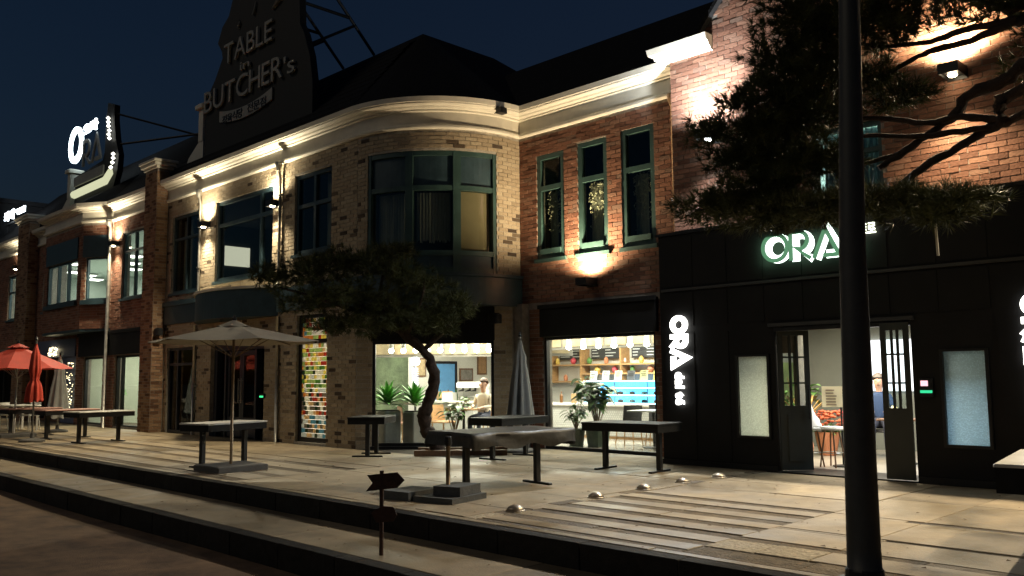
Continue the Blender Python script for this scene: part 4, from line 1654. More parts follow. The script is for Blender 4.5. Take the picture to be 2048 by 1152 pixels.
# ---- people (small, inside)
def person(name, root, label, shirt, trousers, hair, yaw, seat_h=0.47):
    """seated figure grown from a skeleton with a skin modifier: one continuous body mesh"""
    S = seat_h
    J = {}
    pts, rad, edges = [], [], []

    def J_(n_, p_, r_, par=None):
        J[n_] = len(pts)
        pts.append(p_)
        rad.append(r_)
        if par:
            edges.append((J[par], J[n_]))
    J_('pelvis', (0, 0, S + 0.10), 0.14)
    J_('waist', (0, 0.01, S + 0.27), 0.125, 'pelvis')
    J_('chest', (0, 0.0, S + 0.45), 0.145, 'waist')
    J_('neckb', (0, 0.0, S + 0.58), 0.07, 'chest')
    J_('neck', (0, -0.01, S + 0.64), 0.052, 'neckb')
    J_('jaw', (0, -0.03, S + 0.70), 0.068, 'neck')
    J_('face', (0, -0.02, S + 0.77), 0.085, 'jaw')
    J_('crown', (0, -0.005, S + 0.84), 0.075, 'face')
    for s_, nm in ((-1, 'l'), (1, 'r')):
        J_('sh' + nm, (s_ * 0.165, 0.0, S + 0.53), 0.06, 'chest')
        J_('el' + nm, (s_ * 0.22, -0.06, S + 0.30), 0.043, 'sh' + nm)
        J_('wr' + nm, (s_ * 0.14, -0.28, S + 0.29), 0.028, 'el' + nm)
        J_('pa' + nm, (s_ * 0.125, -0.345, S + 0.285), 0.026, 'wr' + nm)
        for k_ in range(4):
            J_('f%d' % k_ + nm, (s_ * (0.125 + (k_ - 1.5) * 0.02), -0.39 - (0.008 if k_ in (1, 2) else 0), S + 0.282), 0.009, 'pa' + nm)
            J_('g%d' % k_ + nm, (s_ * (0.12 + (k_ - 1.5) * 0.021), -0.425 - (0.01 if k_ in (1, 2) else 0), S + 0.268), 0.008, 'f%d' % k_ + nm)
        J_('th' + nm, (s_ * 0.085, -0.35, S + 0.285), 0.010, 'wr' + nm)
        J_('tk' + nm, (s_ * 0.07, -0.385, S + 0.275), 0.009, 'th' + nm)
        J_('hip' + nm, (s_ * 0.09, -0.03, S + 0.07), 0.10, 'pelvis')
        J_('kn' + nm, (s_ * 0.11, -0.42, S + 0.06), 0.062, 'hip' + nm)
        J_('an' + nm, (s_ * 0.11, -0.40, 0.09), 0.042, 'kn' + nm)
        J_('to' + nm, (s_ * 0.12, -0.55, 0.04), 0.038, 'an' + nm)
    me = bpy.data.meshes.new(name + '_skeleton')
    me.from_pydata(pts, edges, [])
    o = bpy.data.objects.new(name + '_tmp', me)
    C.objects.link(o)
    md = o.modifiers.new('skin', 'SKIN')
    sv = me.skin_vertices[0].data if me.skin_vertices else None
    if sv is None:
        me.attributes  # no skin layer yet
        import bmesh
        bm = bmesh.new()
        bm.from_mesh(me)
        lay = bm.verts.layers.skin.verify()
        bm.verts.ensure_lookup_table()
        for i, v in enumerate(bm.verts):
            v[lay].radius = (rad[i], rad[i])
            v[lay].use_root = i == 0
        bm.to_mesh(me)
        bm.free()
    else:
        for i in range(len(pts)):
            sv[i].radius = (rad[i], rad[i])
            sv[i].use_root = i == 0
    sb = o.modifiers.new('sub', 'SUBSURF')
    sb.levels = 1
    sb.render_levels = 1
    bpy.context.view_layer.update()
    dg = bpy.context.evaluated_depsgraph_get()
    nm = bpy.data.meshes.new_from_object(o.evaluated_get(dg))
    bpy.data.objects.remove(o)
    nm.materials.clear()
    SK = mat('skin', (0.55, 0.33, 0.24), 0.5, var=0.08)
    for q in (SK, shirt, trousers):
        nm.materials.append(q)
    for pgn in nm.polygons:
        c = pgn.center
        pgn.use_smooth = True
        if c.z > S + 0.60:
            k_ = 0
        elif c.z < S + 0.20:
            k_ = 2
        else:
            k_ = 1
        if c.y < -0.27 and S + 0.2 < c.z < S + 0.4 and abs(c.x) < 0.19:
            k_ = 0
        pgn.material_index = k_
    body = place(name, nm)
    body.location = root
    body.rotation_euler = (0, 0, yaw)
    hb = MB()
    n1, n2 = 12, 8
    vs, fs = [], []
    for j in range(n2 + 1):
        t_ = j / n2 * 1.9
        for i in range(n1):
            a = 2 * PI * i / n1
            back = max(0, math.sin(a))
            tt = t_ * (0.62 + 0.38 * back)
            vs.append((0.108 * math.sin(tt) * math.cos(a), 0.008 + 0.112 * math.sin(tt) * math.sin(a), S + 0.80 + 0.128 * math.cos(tt)))
    for j in range(n2):
        for i in range(n1):
            fs.append((j * n1 + i, j * n1 + (i + 1) % n1, (j + 1) * n1 + (i + 1) % n1, (j + 1) * n1 + i))
    hb.add(vs, fs)
    hb.build('hair', hair, body, smooth=True, local=True)
    fm = MB()
    for s_ in (-1, 1):
        fm.lathe([(0.0, -0.007), (0.011, 0), (0.0, 0.007)], (s_ * 0.034, -0.103, S + 0.785), 6)
    fm.cbox((0, -0.098, S + 0.715), 0.045, 0.012, 0.008)
    fm.build('eyes_and_mouth', mat('dark_features', (0.06, 0.03, 0.03), 0.5), body, local=True)
    fm = MB()
    fm.tube([(0, -0.10, S + 0.785), (0, -0.122, S + 0.75), (0, -0.10, S + 0.742)], [0.008, 0.014, 0.01], 6)
    for s_ in (-1, 1):
        fm.cbox((s_ * 0.088, -0.015, S + 0.765), 0.014, 0.035, 0.055)
    fm.build('nose_and_ears', MATS['skin'], body, local=True)
    tag(body, label, 'person')
    return body


JEAN = mat('dark_jeans', (0.03, 0.035, 0.06), 0.8)
person('person', (pA.x + 0.1, pA.y + 0.5, 0.27), 'person in a pale top seated behind the round table in the corner window', mat('pale_knit', (0.6, 0.52, 0.42), 0.85, var=0.1), JEAN,
       mat('brown_hair', (0.07, 0.035, 0.02), 0.5), 0.3)

# ================================================================== LEFT WING
left = thing('brick_shop_wing', (-32.0, 11.0, ZP), 'red brick left wing with shallow bay window and brick pilasters', 'building')
lmap = ymap(YF)
H_L = [(-27.35, -25.72, 4.15, 6.2), (-33.0, -28.3, 3.9, 6.55), (-34.7, -33.3, 4.18, 5.6), (-39.0, -37.3, 4.1, 5.85),
       (-27.64, -25.5, 0.3, 2.44), (-30.3, -28.6, 0.3, 2.44), (-34.9, -31.0, 0.25, 2.9), (-40.5, -36.5, 0.25, 2.9)]
wb = MB()
solid_wall(wb, lmap, -42, -24.9, ZP - 0.05, 7.0, H_L)
lw = wb.build('wall', MORT_R, left)
lay_bricks(lw, [(lmap, bricks_for(lmap, -42, -24.9, ZP, 6.68, H_L))], RED_O, RED_F, 200)
# projecting bay, chamfered end towards the right
bayplan = [(-33.2, YF), (-32.6, 9.8), (-29.05, 9.8), (-28.1, YF)]
bm_ = MB()
bsets = []
for (pa, pb), hole in zip(zip(bayplan[:-1], bayplan[1:]), ([], [(0.35, 3.2, 4.2, 5.55)], [(0.16, 1.0, 4.2, 5.55)])):
    mp = segmap(pa, pb)
    L = math.hypot(pb[0] - pa[0], pb[1] - pa[1])
    solid_wall(bm_, mp, 0, L, 3.3, 7.0, hole, 0.15)
    bsets.append((mp, bricks_for(mp, 0, L, 3.3, 6.6, hole)))
bayo = bm_.build('bay', MORT_R, left)
lay_bricks(bayo, bsets, RED_O, RED_F, 90)
b = MB()
b.prism(bayplan, 3.22, 3.298)
b.build('bay_floor', NAVY, left)
for (pa, pb), (u0, u1, cs) in zip(list(zip(bayplan[:-1], bayplan[1:]))[1:], ((0.35, 3.2, (1.3, 2.25)), (0.16, 1.0, ()))):
    mp = segmap(pa, pb)

    def pbar(mb_, ua, ub, n0, n1, z0, z1):
        xa, ya, nx, ny = mp(ua)
        xb, yb, _, _ = mp(ub)
        mb_.prism([(xa + nx * n1, ya + ny * n1), (xb + nx * n1, yb + ny * n1), (xb + nx * n0, yb + ny * n0), (xa + nx * n0, ya + ny * n0)], z0, z1)
    fr = MB()
    pbar(fr, u0, u0 + .06, -.12, -.02, 4.2, 5.55)
    pbar(fr, u1 - .06, u1, -.12, -.02, 4.2, 5.55)
    pbar(fr, u0 + .06, u1 - .06, -.12, -.02, 4.2, 4.26)
    pbar(fr, u0 + .06, u1 - .06, -.12, -.02, 5.49, 5.55)
    for c in cs:
        pbar(fr, c - .03, c + .03, -.12, -.02, 4.26, 5.49)
    fo = fr.build('window', NAVY, left)
    ed = [u0] + list(cs) + [u1]
    for a, b2 in zip(ed[:-1], ed[1:]):
        g = MB()
        pbar(g, a + .03, b2 - .03, -.07, -.06, 4.24, 5.51)
        g.build('pane', GLASS, fo)
    pn = MB()
    pbar(pn, u0 - .1, u1 + .05, .021, .05, 5.56, 6.25)
    pn.build('upper_panel', NAVY, left)
    sl = MB()
    pbar(sl, u0 - .12, u1 + .06, .0, .09, 4.06, 4.2)
    sl.build('sill', NAVY, fo)
MB().sweep([(-42, YF), (-33.2, YF), (-32.6, 9.8), (-29.05, 9.8), (-28.1, YF), (-24.9, YF)], cprof).build('cornice', CREAM, left)
rl = MB()
rl.add([(-42, YF - 0.2, EZ), (-33.2, YF - 0.2, EZ), (-33.2, 13.1, 10.04), (-42, 13.1, 10.04)], [(0, 1, 2, 3)])
rl.add([(-33.2, YF - 0.2, EZ), (-24.61, YF - 0.2, EZ), (-24.61, 13.1, 10.04), (-33.2, 13.1, 10.04)], [(0, 1, 2, 3)])
rl.add([(-33.2, YF - .2, EZ), (-32.6, 9.62, EZ), (-29.05, 9.62, EZ), (-28.1, YF - .2, EZ), (-29.2, 11.6, 8.6), (-32.3, 11.6, 8.6)], [(0, 1, 5), (1, 2, 4, 5), (2, 3, 4)])
rl.add([(-42, 13.1, 10.04), (-24.61, 13.1, 10.04), (-24.61, 18, EZ), (-42, 18, EZ)], [(0, 1, 2, 3)])
rl.build('roof', ROOF, left)
for (a, b2, cw_) in ((-24.92, -24.12, TAN), (-36.7, -35.4, TAN)):
    pb_ = MB()
    pm = ymap(10.05)
    solid_wall(pb_, pm, a, b2, ZP - 0.05, 7.62, [], 0.34)
    po = pb_.build('pilaster', MORT_R, left)
    sm1, sm2 = segmap((b2, 10.05), (b2, YF)), segmap((a, YF), (a, 10.05))
    lay_bricks(po, [(pm, bricks_for(pm, a, b2, ZP, 7.6, [])), (sm1, bricks_for(sm1, 0, 0.33, ZP, 7.6, []))], TAN_O, TAN_F, 150)
    cp = MB()
    cp.rbox(a - 0.05, b2 + 0.05, 10.0, YF + 0.1, 7.625, 7.70, 0.01)
    cp.rbox(a - 0.12, b2 + 0.12, 9.93, YF + 0.15, 7.703, 7.80, 0.02)
    cp.rbox(a - 0.16, b2 + 0.16, 9.89, YF + 0.2, 7.803, 7.88, 0.02)
    cp.build('capital', CREAM, po)
# windows of the wing: lit rooms upstairs
LW = mat('office_wall', (0.45, 0.5, 0.45), 0.8, var=0.05)
ywin(left, -27.35, -25.72, 4.15, 6.2, YF, [-26.5], [5.6], NAVY, GLASS)
ywin(left, -34.7, -33.3, 4.18, 5.6, YF, [-34.0], [], NAVY, GLASS)
ywin(left, -39.0, -37.3, 4.1, 5.85, YF, [-38.2], [5.2], NAVY, GLASS)
room(left, -41.8, -25.3, YF + 0.28, 15.5, 3.85, 6.3, LW)
PANEL = emit_mat('ceiling_panel', (1.0, 0.96, 0.82), 5.0)
for i, (x, y) in enumerate(((-32.4, 12.7), (-34.4, 13.4), (-36.2, 14.2), (-38.8, 12.8), (-39.6, 13.6), (-37.6, 11.6), (-41.0, 14.4), (-36.0, 12.0))):
    cl = thing('ceiling_light', (x, y, 6.28), 'bright ceiling panel upstairs in the left wing, %s one counted along the room' % ['first', 'second', 'third', 'fourth', 'fifth', 'sixth', 'seventh', 'eighth'][i], 'ceiling light', 'ceiling panels upstairs')
    b = MB()
    b.rbox(x - 0.34, x + 0.34, y - 0.34, y + 0.34, 6.22, 6.27, 0.02)
    b.build('frame', WHITE, cl)
    b = MB()
    b.box(x - 0.28, x + 0.28, y - 0.28, y + 0.28, 6.20, 6.218)
    b.build('diffuser', PANEL, cl)
light('wing_room_light', 'AREA', (-29.5, 12.6, 6.15), 150, (1.0, 0.97, 0.84), shape='RECTANGLE', size=5, size_y=2.5)
light('wing_room_light', 'AREA', (-37.5, 12.9, 6.15), 130, (1.0, 0.97, 0.84), shape='RECTANGLE', size=2, size_y=2)
# ground floor of the wing: two lit shop windows, a blue panel, wood door, strings of lights
ywin(left, -27.64, -25.5, 0.28, 2.44, YF, [-27.2], [], BLACKM, GLASS, sill=False, name='shop_window')
ywin(left, -30.3, -28.6, 0.28, 2.44, YF, [], [], BLACKM, GLASS, sill=False, name='shop_window')
f = MB()
f.box(-30.6, -25.2, YF - 0.08, YF - 0.025, 2.46, 3.2)
f.box(-30.62, -25.18, YF - 0.12, YF - 0.08, 3.12, 3.22)
f.build('shop_fascia', BLACKP, left)
f = MB()
f.box(-34.9, -31.0, YF - 0.05, YF - 0.025, 2.5, 3.1)
f.build('shop_fascia', mat('slate_blue_panel', (0.10, 0.12, 0.2), 0.5, var=0.1), left)
f = MB()
f.box(-32.4, -31.0, YF + 0.02, YF + 0.09, 0.28, 2.5)
f.build('blue_shop_panel', MATS['slate_blue_panel'], left)
ywin(left, -34.9, -32.4, 0.28, 2.5, YF, [-34.1, -33.2], [], WOODD, DGLASS, sill=False, name='shop_window')
ywin(left, -40.5, -36.5, 0.28, 2.9, YF, [-39.2, -37.8], [2.3], BLACKM, DGLASS, sill=False, name='shop_window')
SHOPW = mat('mint_shop_wall', (0.42, 0.45, 0.36), 0.8, var=0.05)
room(left, -31.0, -25.2, YF + 0.28, 14.5, 0.2, 3.0, SHOPW, CFLOOR)
room(left, -41, -31.05, YF + 0.28, 14.0, 0.2, 3.1, DARKROOM)
light('shop_light', 'AREA', (-28.2, 12.3, 2.9), 150, (1.0, 0.93, 0.74), shape='RECTANGLE', size=4, size_y=2)
LED = emit_mat('string_bulb', (1.0, 0.82, 0.45), 4)
sl_ = thing('string_lights', (-31.6, YF - 0.05, 2.3), 'tangle of warm string lights on the blue shop front behind the umbrellas', 'string lights')
b = MB()
wv = []
for i in range(70):
    x, z = RND.uniform(-31.7, -31.05), RND.uniform(0.7, 2.3)
    b.lathe([(0, -.012), (0.016, 0), (0, .012)], (x, YF - 0.05, z), 5)
    wv.append((x, YF - 0.04, z))
for i in range(40):
    x, z = RND.uniform(-33.5, -32.6), RND.uniform(2.55, 2.85)
    b.lathe([(0, -.02), (0.026, 0), (0, .02)], (x, YF - 0.10, z), 5)
b.build('bulb', LED, sl_)
b = MB()
wv.sort(key=lambda q: q[2])
b.tube(wv, 0.004, 4)
b.tube([(-33.5, YF - .09, 2.7), (-33.0, YF - .09, 2.6), (-32.6, YF - .09, 2.75)], 0.005, 4)
b.build('cable', BLACKM, sl_)
wt = thing('wooden_bench', (-26.6, 11.4, 0.2), 'light wood bench inside the shop window of the left wing', 'bench')
b = MB()
b.rbox(-27.3, -25.9, 11.2, 11.7, 0.95, 1.02, 0.01)
b.build('seat', WOOD, wt)
for x in (-27.2, -26.05):
    b = MB()
    b.rbox(x, x + 0.08, 11.25, 11.65, 0.2, 0.95, 0.01)
    b.build('leg', WOOD, wt)
leafy((-29.4, 11.2, 0.2), 0.8, 9, 0.3, None, 'leafy plant in a pale pot behind the left shop window', LEAF2, 0.2, 0.2, 0.75, potm=mat('pale_planter', (0.5, 0.47, 0.42), 0.6))
dp = thing('downpipe', (-28.0, 10.3, ZP), 'tall grey downpipe between the two lit shop windows of the left wing', 'downpipe')
b = MB()
b.tube([(-28.02, YF - 0.14, ZP), (-28.02, YF - 0.14, 6.4), (-28.0, YF - 0.2, 6.65)], 0.055)
b.build('pipe', STEEL, dp, smooth=True)
b = MB()
b.lathe([(0.05, 0), (0.1, 0.12), (0.1, 0.2)], (-28.0, YF - 0.2, 6.5), 10)
b.build('hopper', STEEL, dp)

# ================================================================== GABLE BUILDING + BLACK SHOPFRONT
YG = 12.6
gable = thing('brick_gable_building', (-3.5, 13.5, ZP), 'red brick gable building above the black shopfront on the right', 'building')
gmap = ymap(YG)
GX0, GX1, GR, GS = -8.6, 1.0, 7.40, 1.15


def rake(x):
    return 7.40 + GS * (min(x + 8.05, -0.95 + 0 - x + 0.0) if False else min(x + 8.05, 0.45 - x))


H_G = [(-6.06, -4.98, 4.35, 5.38)]
wb = MB()
solid_wall(wb, gmap, GX0, GX1, ZP - 0.05, 7.25, H_G + [(-6.45, -4.45, 0.2, 2.36), (-7.1, -6.5, .7, 2.0), (-4.12, -3.5, .7, 2.0), (-2.4, 0.6, 0.3, 2.4)])
wb.xzprism([(GX0, 7.25), (-8.05, 7.25), (-8.05, 7.40), (-3.8, 7.40 + GS * 4.25), (0.45, 7.40), (0.45, 7.25), (GX1, 7.25)][0:0] or
           [(-8.05, 7.25), (0.45, 7.25), (0.45, 7.40), (-3.8, 7.40 + GS * 4.25), (-8.05, 7.40)], YG, YG + 0.25)
gw = wb.build('wall', MORT_R, gable)
lay_bricks(gw, [(gmap, bricks_for(gmap, GX0, GX1, 3.9, 12.3, H_G, keep=lambda u, z: z < 7.2 or (-8.0 < u < 0.4 and z < rake(u) - 0.08)))], RED_O, RED_F)
er = MB()
er.sweep([(GX0 - 0.12, YG + 0.5), (GX0 - 0.12, YG - 0.02), (-7.72, YG - 0.02)], [(-0.02, 7.16), (0.05, 7.16), (0.07, 7.20), (0.12, 7.23), (0.13, 7.27), (0.20, 7.31), (0.22, 7.42), (-0.02, 7.42)][::1])
er.box(GX0 - 0.1, -7.72, YG - 0.02, YG + 0.3, 7.2, 7.415)
er.build('eave_return', CREAM, gable)
rg = MB()
for (xa, za, xb, zb) in ((-8.02, 7.47, -3.8, 7.40 + GS * 4.25 + 0.10), (0.42, 7.47, -3.8, 7.40 + GS * 4.25 + 0.10)):
    rg.add([(xa, YG - 0.12, za), (xb, YG - 0.12, zb), (xb, 20, zb), (xa, 20, za), (xa, YG - 0.12, za - 0.1), (xb, YG - 0.12, zb - 0.1), (xb, YG + 0.0, zb - 0.1), (xa, YG + 0.0, za - 0.1)], [(0, 1, 2, 3), (4, 5, 1, 0), (4, 7, 6, 5)])
rg.build('roof', ROOF, gable)
sw_ = MB()
sw_.box(GX0 - 0.0, GX0 + 0.2, YG + 0.25, 20, 3, 7.3)
sw_.build('side_wall', MORT_R, gable)
gwn = ywin(gable, -6.06, -4.98, 4.35, 5.38, YG, [-5.5], [4.95], TEAL, DGLASS)
curtain(gable, -6.0, -5.05, YG + 0.32, 4.35, 5.35, mat('teal_lit_blind', (0.25, 0.42, 0.45), 0.8, var=0.1))
light('gable_room_light', 'AREA', (-5.5, 13.6, 5.7), 80, (0.75, 0.95, 1.0), size=0.8)
room(gable, -6.6, -4.4, YG + 0.27, 14.6, 4.1, 5.8, mat('office_wall', (0.45, 0.5, 0.45), 0.8))

YO = 11.9
ora = thing('black_shopfront', (-4.0, 12.2, ZP), 'black panelled shopfront projecting from the brick gable wall', 'shopfront')
omap = ymap(YO)
H_O = [(-6.42, -4.46, 0.2, 2.36), (-7.05, -6.54, 0.76, 1.94), (-4.08, -3.56, 0.74, 1.94), (-2.2, 0.5, 0.3, 2.4)]
wb = MB()
solid_wall(wb, omap, -8.45, 2.6, ZP - 0.05, 3.95, H_O, 0.12)
ow = wb.build('wall', BLACKP, ora)
wb = MB()
wb.box(-8.45, -8.33, YO + 0.12, YG - 0.01, ZP - .05, 3.95)
wb.box(-8.33, 2.6, YO + 0.12, YG - 0.01, 3.85, 3.95)
wb.build('return_panel', BLACKP, ora)
wb = MB()
wb.box(-8.5, 2.65, YO - 0.03, YG - 0.02, 3.953, 4.0)
wb.build('coping', BLACKM, ora)
# raised boards and ledge
wb = MB()
wb.box(-8.4, 2.6, YO - 0.035, YO - 0.002, 3.03, 3.07)
wb.box(-6.5, -4.4, YO - 0.05, YO - 0.002, 2.37, 2.42)
wb.build('ledge', mat('dark_grey_metal', (0.06, 0.06, 0.06), 0.4, 0.3), ora)
for x in np.arange(-8.4, 2.6, 0.62):
    for (z0, z1) in ((0.34, 2.34), (2.46, 3.0), (3.1, 3.9)):
        xa, xb = x + 0.03, x + 0.59
        if z0 < 2 and any(a - 0.05 < xb and xa < b2 + 0.05 for a, b2, _, _ in H_O):
            continue
        pnl = MB()
        pnl.box(xa, xb, YO - 0.010, YO - 0.001, z0, z1)
        pnl.build('panel', BLACKP, ow)
skt = MB()
skt.box(-8.46, -6.44, YO - 0.02, YO - 0.001, ZP, 0.33)
skt.box(-4.44, 2.6, YO - 0.02, YO - 0.001, ZP, 0.33)
skt.build('skirting', BLACKM, ora)
# frosted windows
for (a, b2, c, lab) in ((-7.05, -6.54, (0.80, 0.86, 0.80), 'frosted_green'), (-4.08, -3.56, (0.66, 0.80, 0.86), 'frosted_blue')):
    fo = MB()
    for (x0, x1, z0, z1) in ((a - .03, a + .01, .72, 1.97), (b2 - .01, b2 + .03, .72, 1.97), (a + .01, b2 - .01, .72, .76), (a + .01, b2 - .01, 1.94, 1.97)):
        fo.box(x0, x1, YO - 0.03, YO + 0.06, z0, z1)
    fo = fo.build('window', BLACKM, ora)
    g = MB()
    g.box(a + .005, b2 - .005, YO + 0.02, YO + 0.03, 0.755, 1.945)
    g.build('pane', frosted_mat(lab, c), fo)
ywin(ora, -2.2, 0.5, 0.3, 2.4, YO, [-1.3, -0.4], [], BLACKM, DGLASS, sill=False)
# doors: each leaf has a panel below and three slit lights crossed by bars
DG = mat('grey_green_door', (0.03, 0.036, 0.033), 0.45, var=0.15)


def leaf(hinge, ang, width, lab):
    d_ = MB()
    W_ = width
    d_.box(0, 0.07, -0.02, 0.02, 0.02, 2.08)
    d_.box(W_ - 0.07, W_, -0.02, 0.02, 0.02, 2.08)
    d_.box(0.07, W_ - 0.07, -0.02, 0.02, 0.02, 0.95)
    d_.box(0.07, W_ - 0.07, -0.02, 0.02, 1.98, 2.08)
    gp = (W_ - 0.14)
    for k_ in (1, 2):
        xx = 0.07 + gp * k_ / 3
        d_.box(xx - 0.016, xx + 0.016, -0.018, 0.018, 0.95, 1.98)
    for z in (1.28, 1.66):
        for k_ in range(3):
            xa = 0.07 + gp * k_ / 3 + (0.016 if k_ else 0)
            xb = 0.07 + gp * (k_ + 1) / 3 - (0.016 if k_ < 2 else 0)
            d_.box(xa, xb, -0.016, 0.016, z - 0.012, z + 0.012)
    o = d_.build('door', DG, ora, local=True)
    o.location = Vector(hinge) - wloc(ora)
    o.rotation_euler = (0, 0, ang)
    o['label'] = lab
    g = MB()
    g.box(0.06, W_ - 0.06, -0.004, 0.004, 0.94, 1.99)
    g.build('pane', GLASS, o, local=True)
    p_ = MB()
    p_.box(0.11, W_ - 0.11, -0.028, -0.021, 0.15, 0.83)
    p_.build('lower_panel', DG, o, local=True)
    h = MB()
    h.tube([(W_ - 0.04, -0.05, 0.75), (W_ - 0.04, -0.05, 1.25)], 0.012)
    h.tube([(W_ - 0.04, -0.05, 0.8), (W_ - 0.04, -0.02, 0.8)], 0.008)
    h.tube([(W_ - 0.04, -0.05, 1.2), (W_ - 0.04, -0.02, 1.2)], 0.008)
    h.build('handle', BLACKM, o, local=True)


leaf((-6.40, YO + 0.04, 0.26), 0.80, 0.46, 'left door leaf folded inwards')
leaf((-4.48, YO - 0.02, 0.26), PI + 0.12, 0.36, 'right door leaf standing ajar outwards')
tr_ = MB()
tr_.box(-6.42, -4.46, YO - 0.02, YO + 0.1, 2.30, 2.36)
tr_.box(-6.42, -4.46, YO - 0.05, YG, ZP - 0.02, ZP + 0.018)
tr_.build('threshold_and_head', BLACKM, ora)
# keypad with pink and green lights
kp = thing('door_keypad', (-4.29, YO - 0.03, 1.45), 'small door keypad with pink and green glow by the right frosted window', 'keypad')
b = MB()
b.rbox(-4.37, -4.2, YO - 0.045, YO - 0.011, 1.36, 1.60, 0.006)
b.build('body', BLACKM, kp)
b = MB()
b.box(-4.35, -4.26, YO - 0.05, YO - 0.046, 1.50, 1.57)
b.build('pink_screen', emit_mat('pink_screen', (0.9, 0.45, 0.5), 1.0), kp)
b = MB()
b.box(-4.36, -4.21, YO - 0.05, YO - 0.046, 1.41, 1.445)
b.build('green_strip', emit_mat('green_strip', (0.03, 0.5, 0.22), 0.9), kp)

# ---- inside the black shopfront
OW = mat('grey_shop_wall', (0.19, 0.20, 0.175), 0.8, var=0.1, vscale=1.5)
room(ora, -8.3, -1.2, YO + 0.13, 16.6, 0.255, 2.72, OW, mat('polished_concrete', (0.34, 0.31, 0.26), 0.35, var=0.15, vscale=2))
gp_ = MB()
gp_.box(-8.29, -8.22, 13.2, 16.4, 0.28, 1.9)
gp_.build('green_panel', mat('moss_green_panel', (0.10, 0.14, 0.05), 0.9, var=0.4, vscale=3), ora)
wg = MB()
wg.box(-7.1, -6.1, 16.52, 16.58, 1.35, 2.3)
wg.build('glowing_window', emit_mat('white_glow_window', (0.95, 0.97, 1.0), 1.6), ora)
light('shopfront_light', 'AREA', (-6.4, 14.0, 2.65), 130, (1.0, 0.88, 0.66), shape='RECTANGLE', size=2.8, size_y=2.2)
light('shopfront_light', 'AREA', (-3.6, 13.6, 2.65), 75, (0.75, 0.9, 1.0), shape='RECTANGLE', size=1.6, size_y=1.6)
light('shopfront_spot', 'SPOT', (-5.9, 12.8, 2.65), 300, (1.0, 0.95, 0.85), spot_size=1.5, spot_blend=0.6, shadow_soft_size=0.08, aim=(-0.05, 0.0, -1))
ms = thing('menu_sign_stand', (-6.05, 13.2, 0.26), 'white lit menu sign on a thin black stand inside the open doors', 'sign')
b = MB()
b.tube([(-6.05, 13.2, 0.28), (-6.05, 13.2, 1.45)], 0.015)
b.lathe([(0.16, 0), (0.16, 0.015), (0.02, 0.03)], (-6.05, 13.2, 0.26), 12)
b.build('stand', BLACKM, ms)
b = MB()
b.cbox((-6.05, 13.17, 1.32), 0.52, 0.02, 0.32, rz=0.35)
b.build('board', mat('cream_menu_paper', (0.85, 0.76, 0.52), 0.6, var=0.06), ms)
b = MB()
for r in range(6):
    for (a, c) in ((-0.2, -0.02), (0.04, 0.2)):
        L = RND.uniform(.6, 1) * (c - a)
        p0 = Vector((-6.05, 13.17, 1.42 - r * 0.045))
        dx = Vector((math.cos(.35), math.sin(.35), 0))
        b.cbox(p0 + dx * (a + L / 2) + Vector((math.sin(.35), -math.cos(.35), 0)) * 0.0125, L, 0.003, 0.014, rz=.35)
b.build('print_line', WOODD, ms)
for i, (x, y, rz_) in enumerate(((-6.40, 12.85, 0.5), (-6.12, 13.0, 2.2))):
    st_ = thing('bar_stool', (x, y, 0.26), ['white seated bar stool beside the left door leaf', 'white seated bar stool below the menu sign'][i], 'stool', 'white bar stools')
    b = MB()
    b.lathe([(0.0, 0.56), (0.16, 0.56), (0.18, 0.585), (0.17, 0.61), (0.0, 0.62)], (x, y, 0.26), 16)
    b.build('seat', WHITE, st_)
    for k_ in range(4):
        a = k_ * PI / 2 + rz_
        b = MB()
        b.tube([(x + .1 * math.cos(a), y + .1 * math.sin(a), 0.82), (x + .19 * math.cos(a), y + .19 * math.sin(a), 0.262)], 0.012, 6)
        b.build('leg', WOODD, st_)
    b = MB()
    b.tube([(x + .15 * math.cos(a), y + .15 * math.sin(a), 0.48) for a in np.linspace(0, 2 * PI, 17)], 0.007, 5)
    b.build('foot_ring', STEEL, st_)
cl = MB()
nA, nB = 14, 10
vs, fs = [], []
for j in range(nB):
    for i in range(nA):
        a = 2 * PI * i / nA
        f_ = j / (nB - 1)
        r = 0.03 + 0.17 * f_ + 0.02 * math.sin(5 * a + j)
        vs.append((-6.42 + r * math.cos(a), 12.87 + 0.8 * r * math.sin(a), 1.22 - 0.34 * f_ ** 0.8))
for j in range(nB - 1):
    for i in range(nA):
        fs.append((j * nA + i, j * nA + (i + 1) % nA, (j + 1) * nA + (i + 1) % nA, (j + 1) * nA + i))
cl.add(vs, fs)
tag(cl.build('draped_cloth', mat('white_cloth', (0.8, 0.79, 0.76), 0.9, var=0.04), smooth=True), 'white cloth draped over the bar stool by the left door leaf', 'cloth')
fa = thing('dried_flower_vase', (-6.75, 13.4, 0.26), 'tall vase of golden dried grasses beside the menu sign', 'vase')
b = MB()
b.lathe([(0.08, 0), (0.12, 0.25), (0.07, 0.6), (0.09, 0.7)], (-6.75, 13.4, 0.26), 14)
b.build('vase', mat('terracotta_pot', (0.5, 0.2, 0.1), 0.7), fa)
b = MB()
for i in range(60):
    a = RND.random() * 2 * PI
    el = RND.uniform(0.7, 1.5)
    blade(b, (-6.75, 13.4, 0.92), (math.cos(a) * math.cos(el), math.sin(a) * math.cos(el), math.sin(el)), RND.uniform(.3, .65), 0.035, 0.1, 3)
b.build('grasses', mat('dried_gold_grass', (0.5, 0.32, 0.1), 0.8, var=0.3), fa)
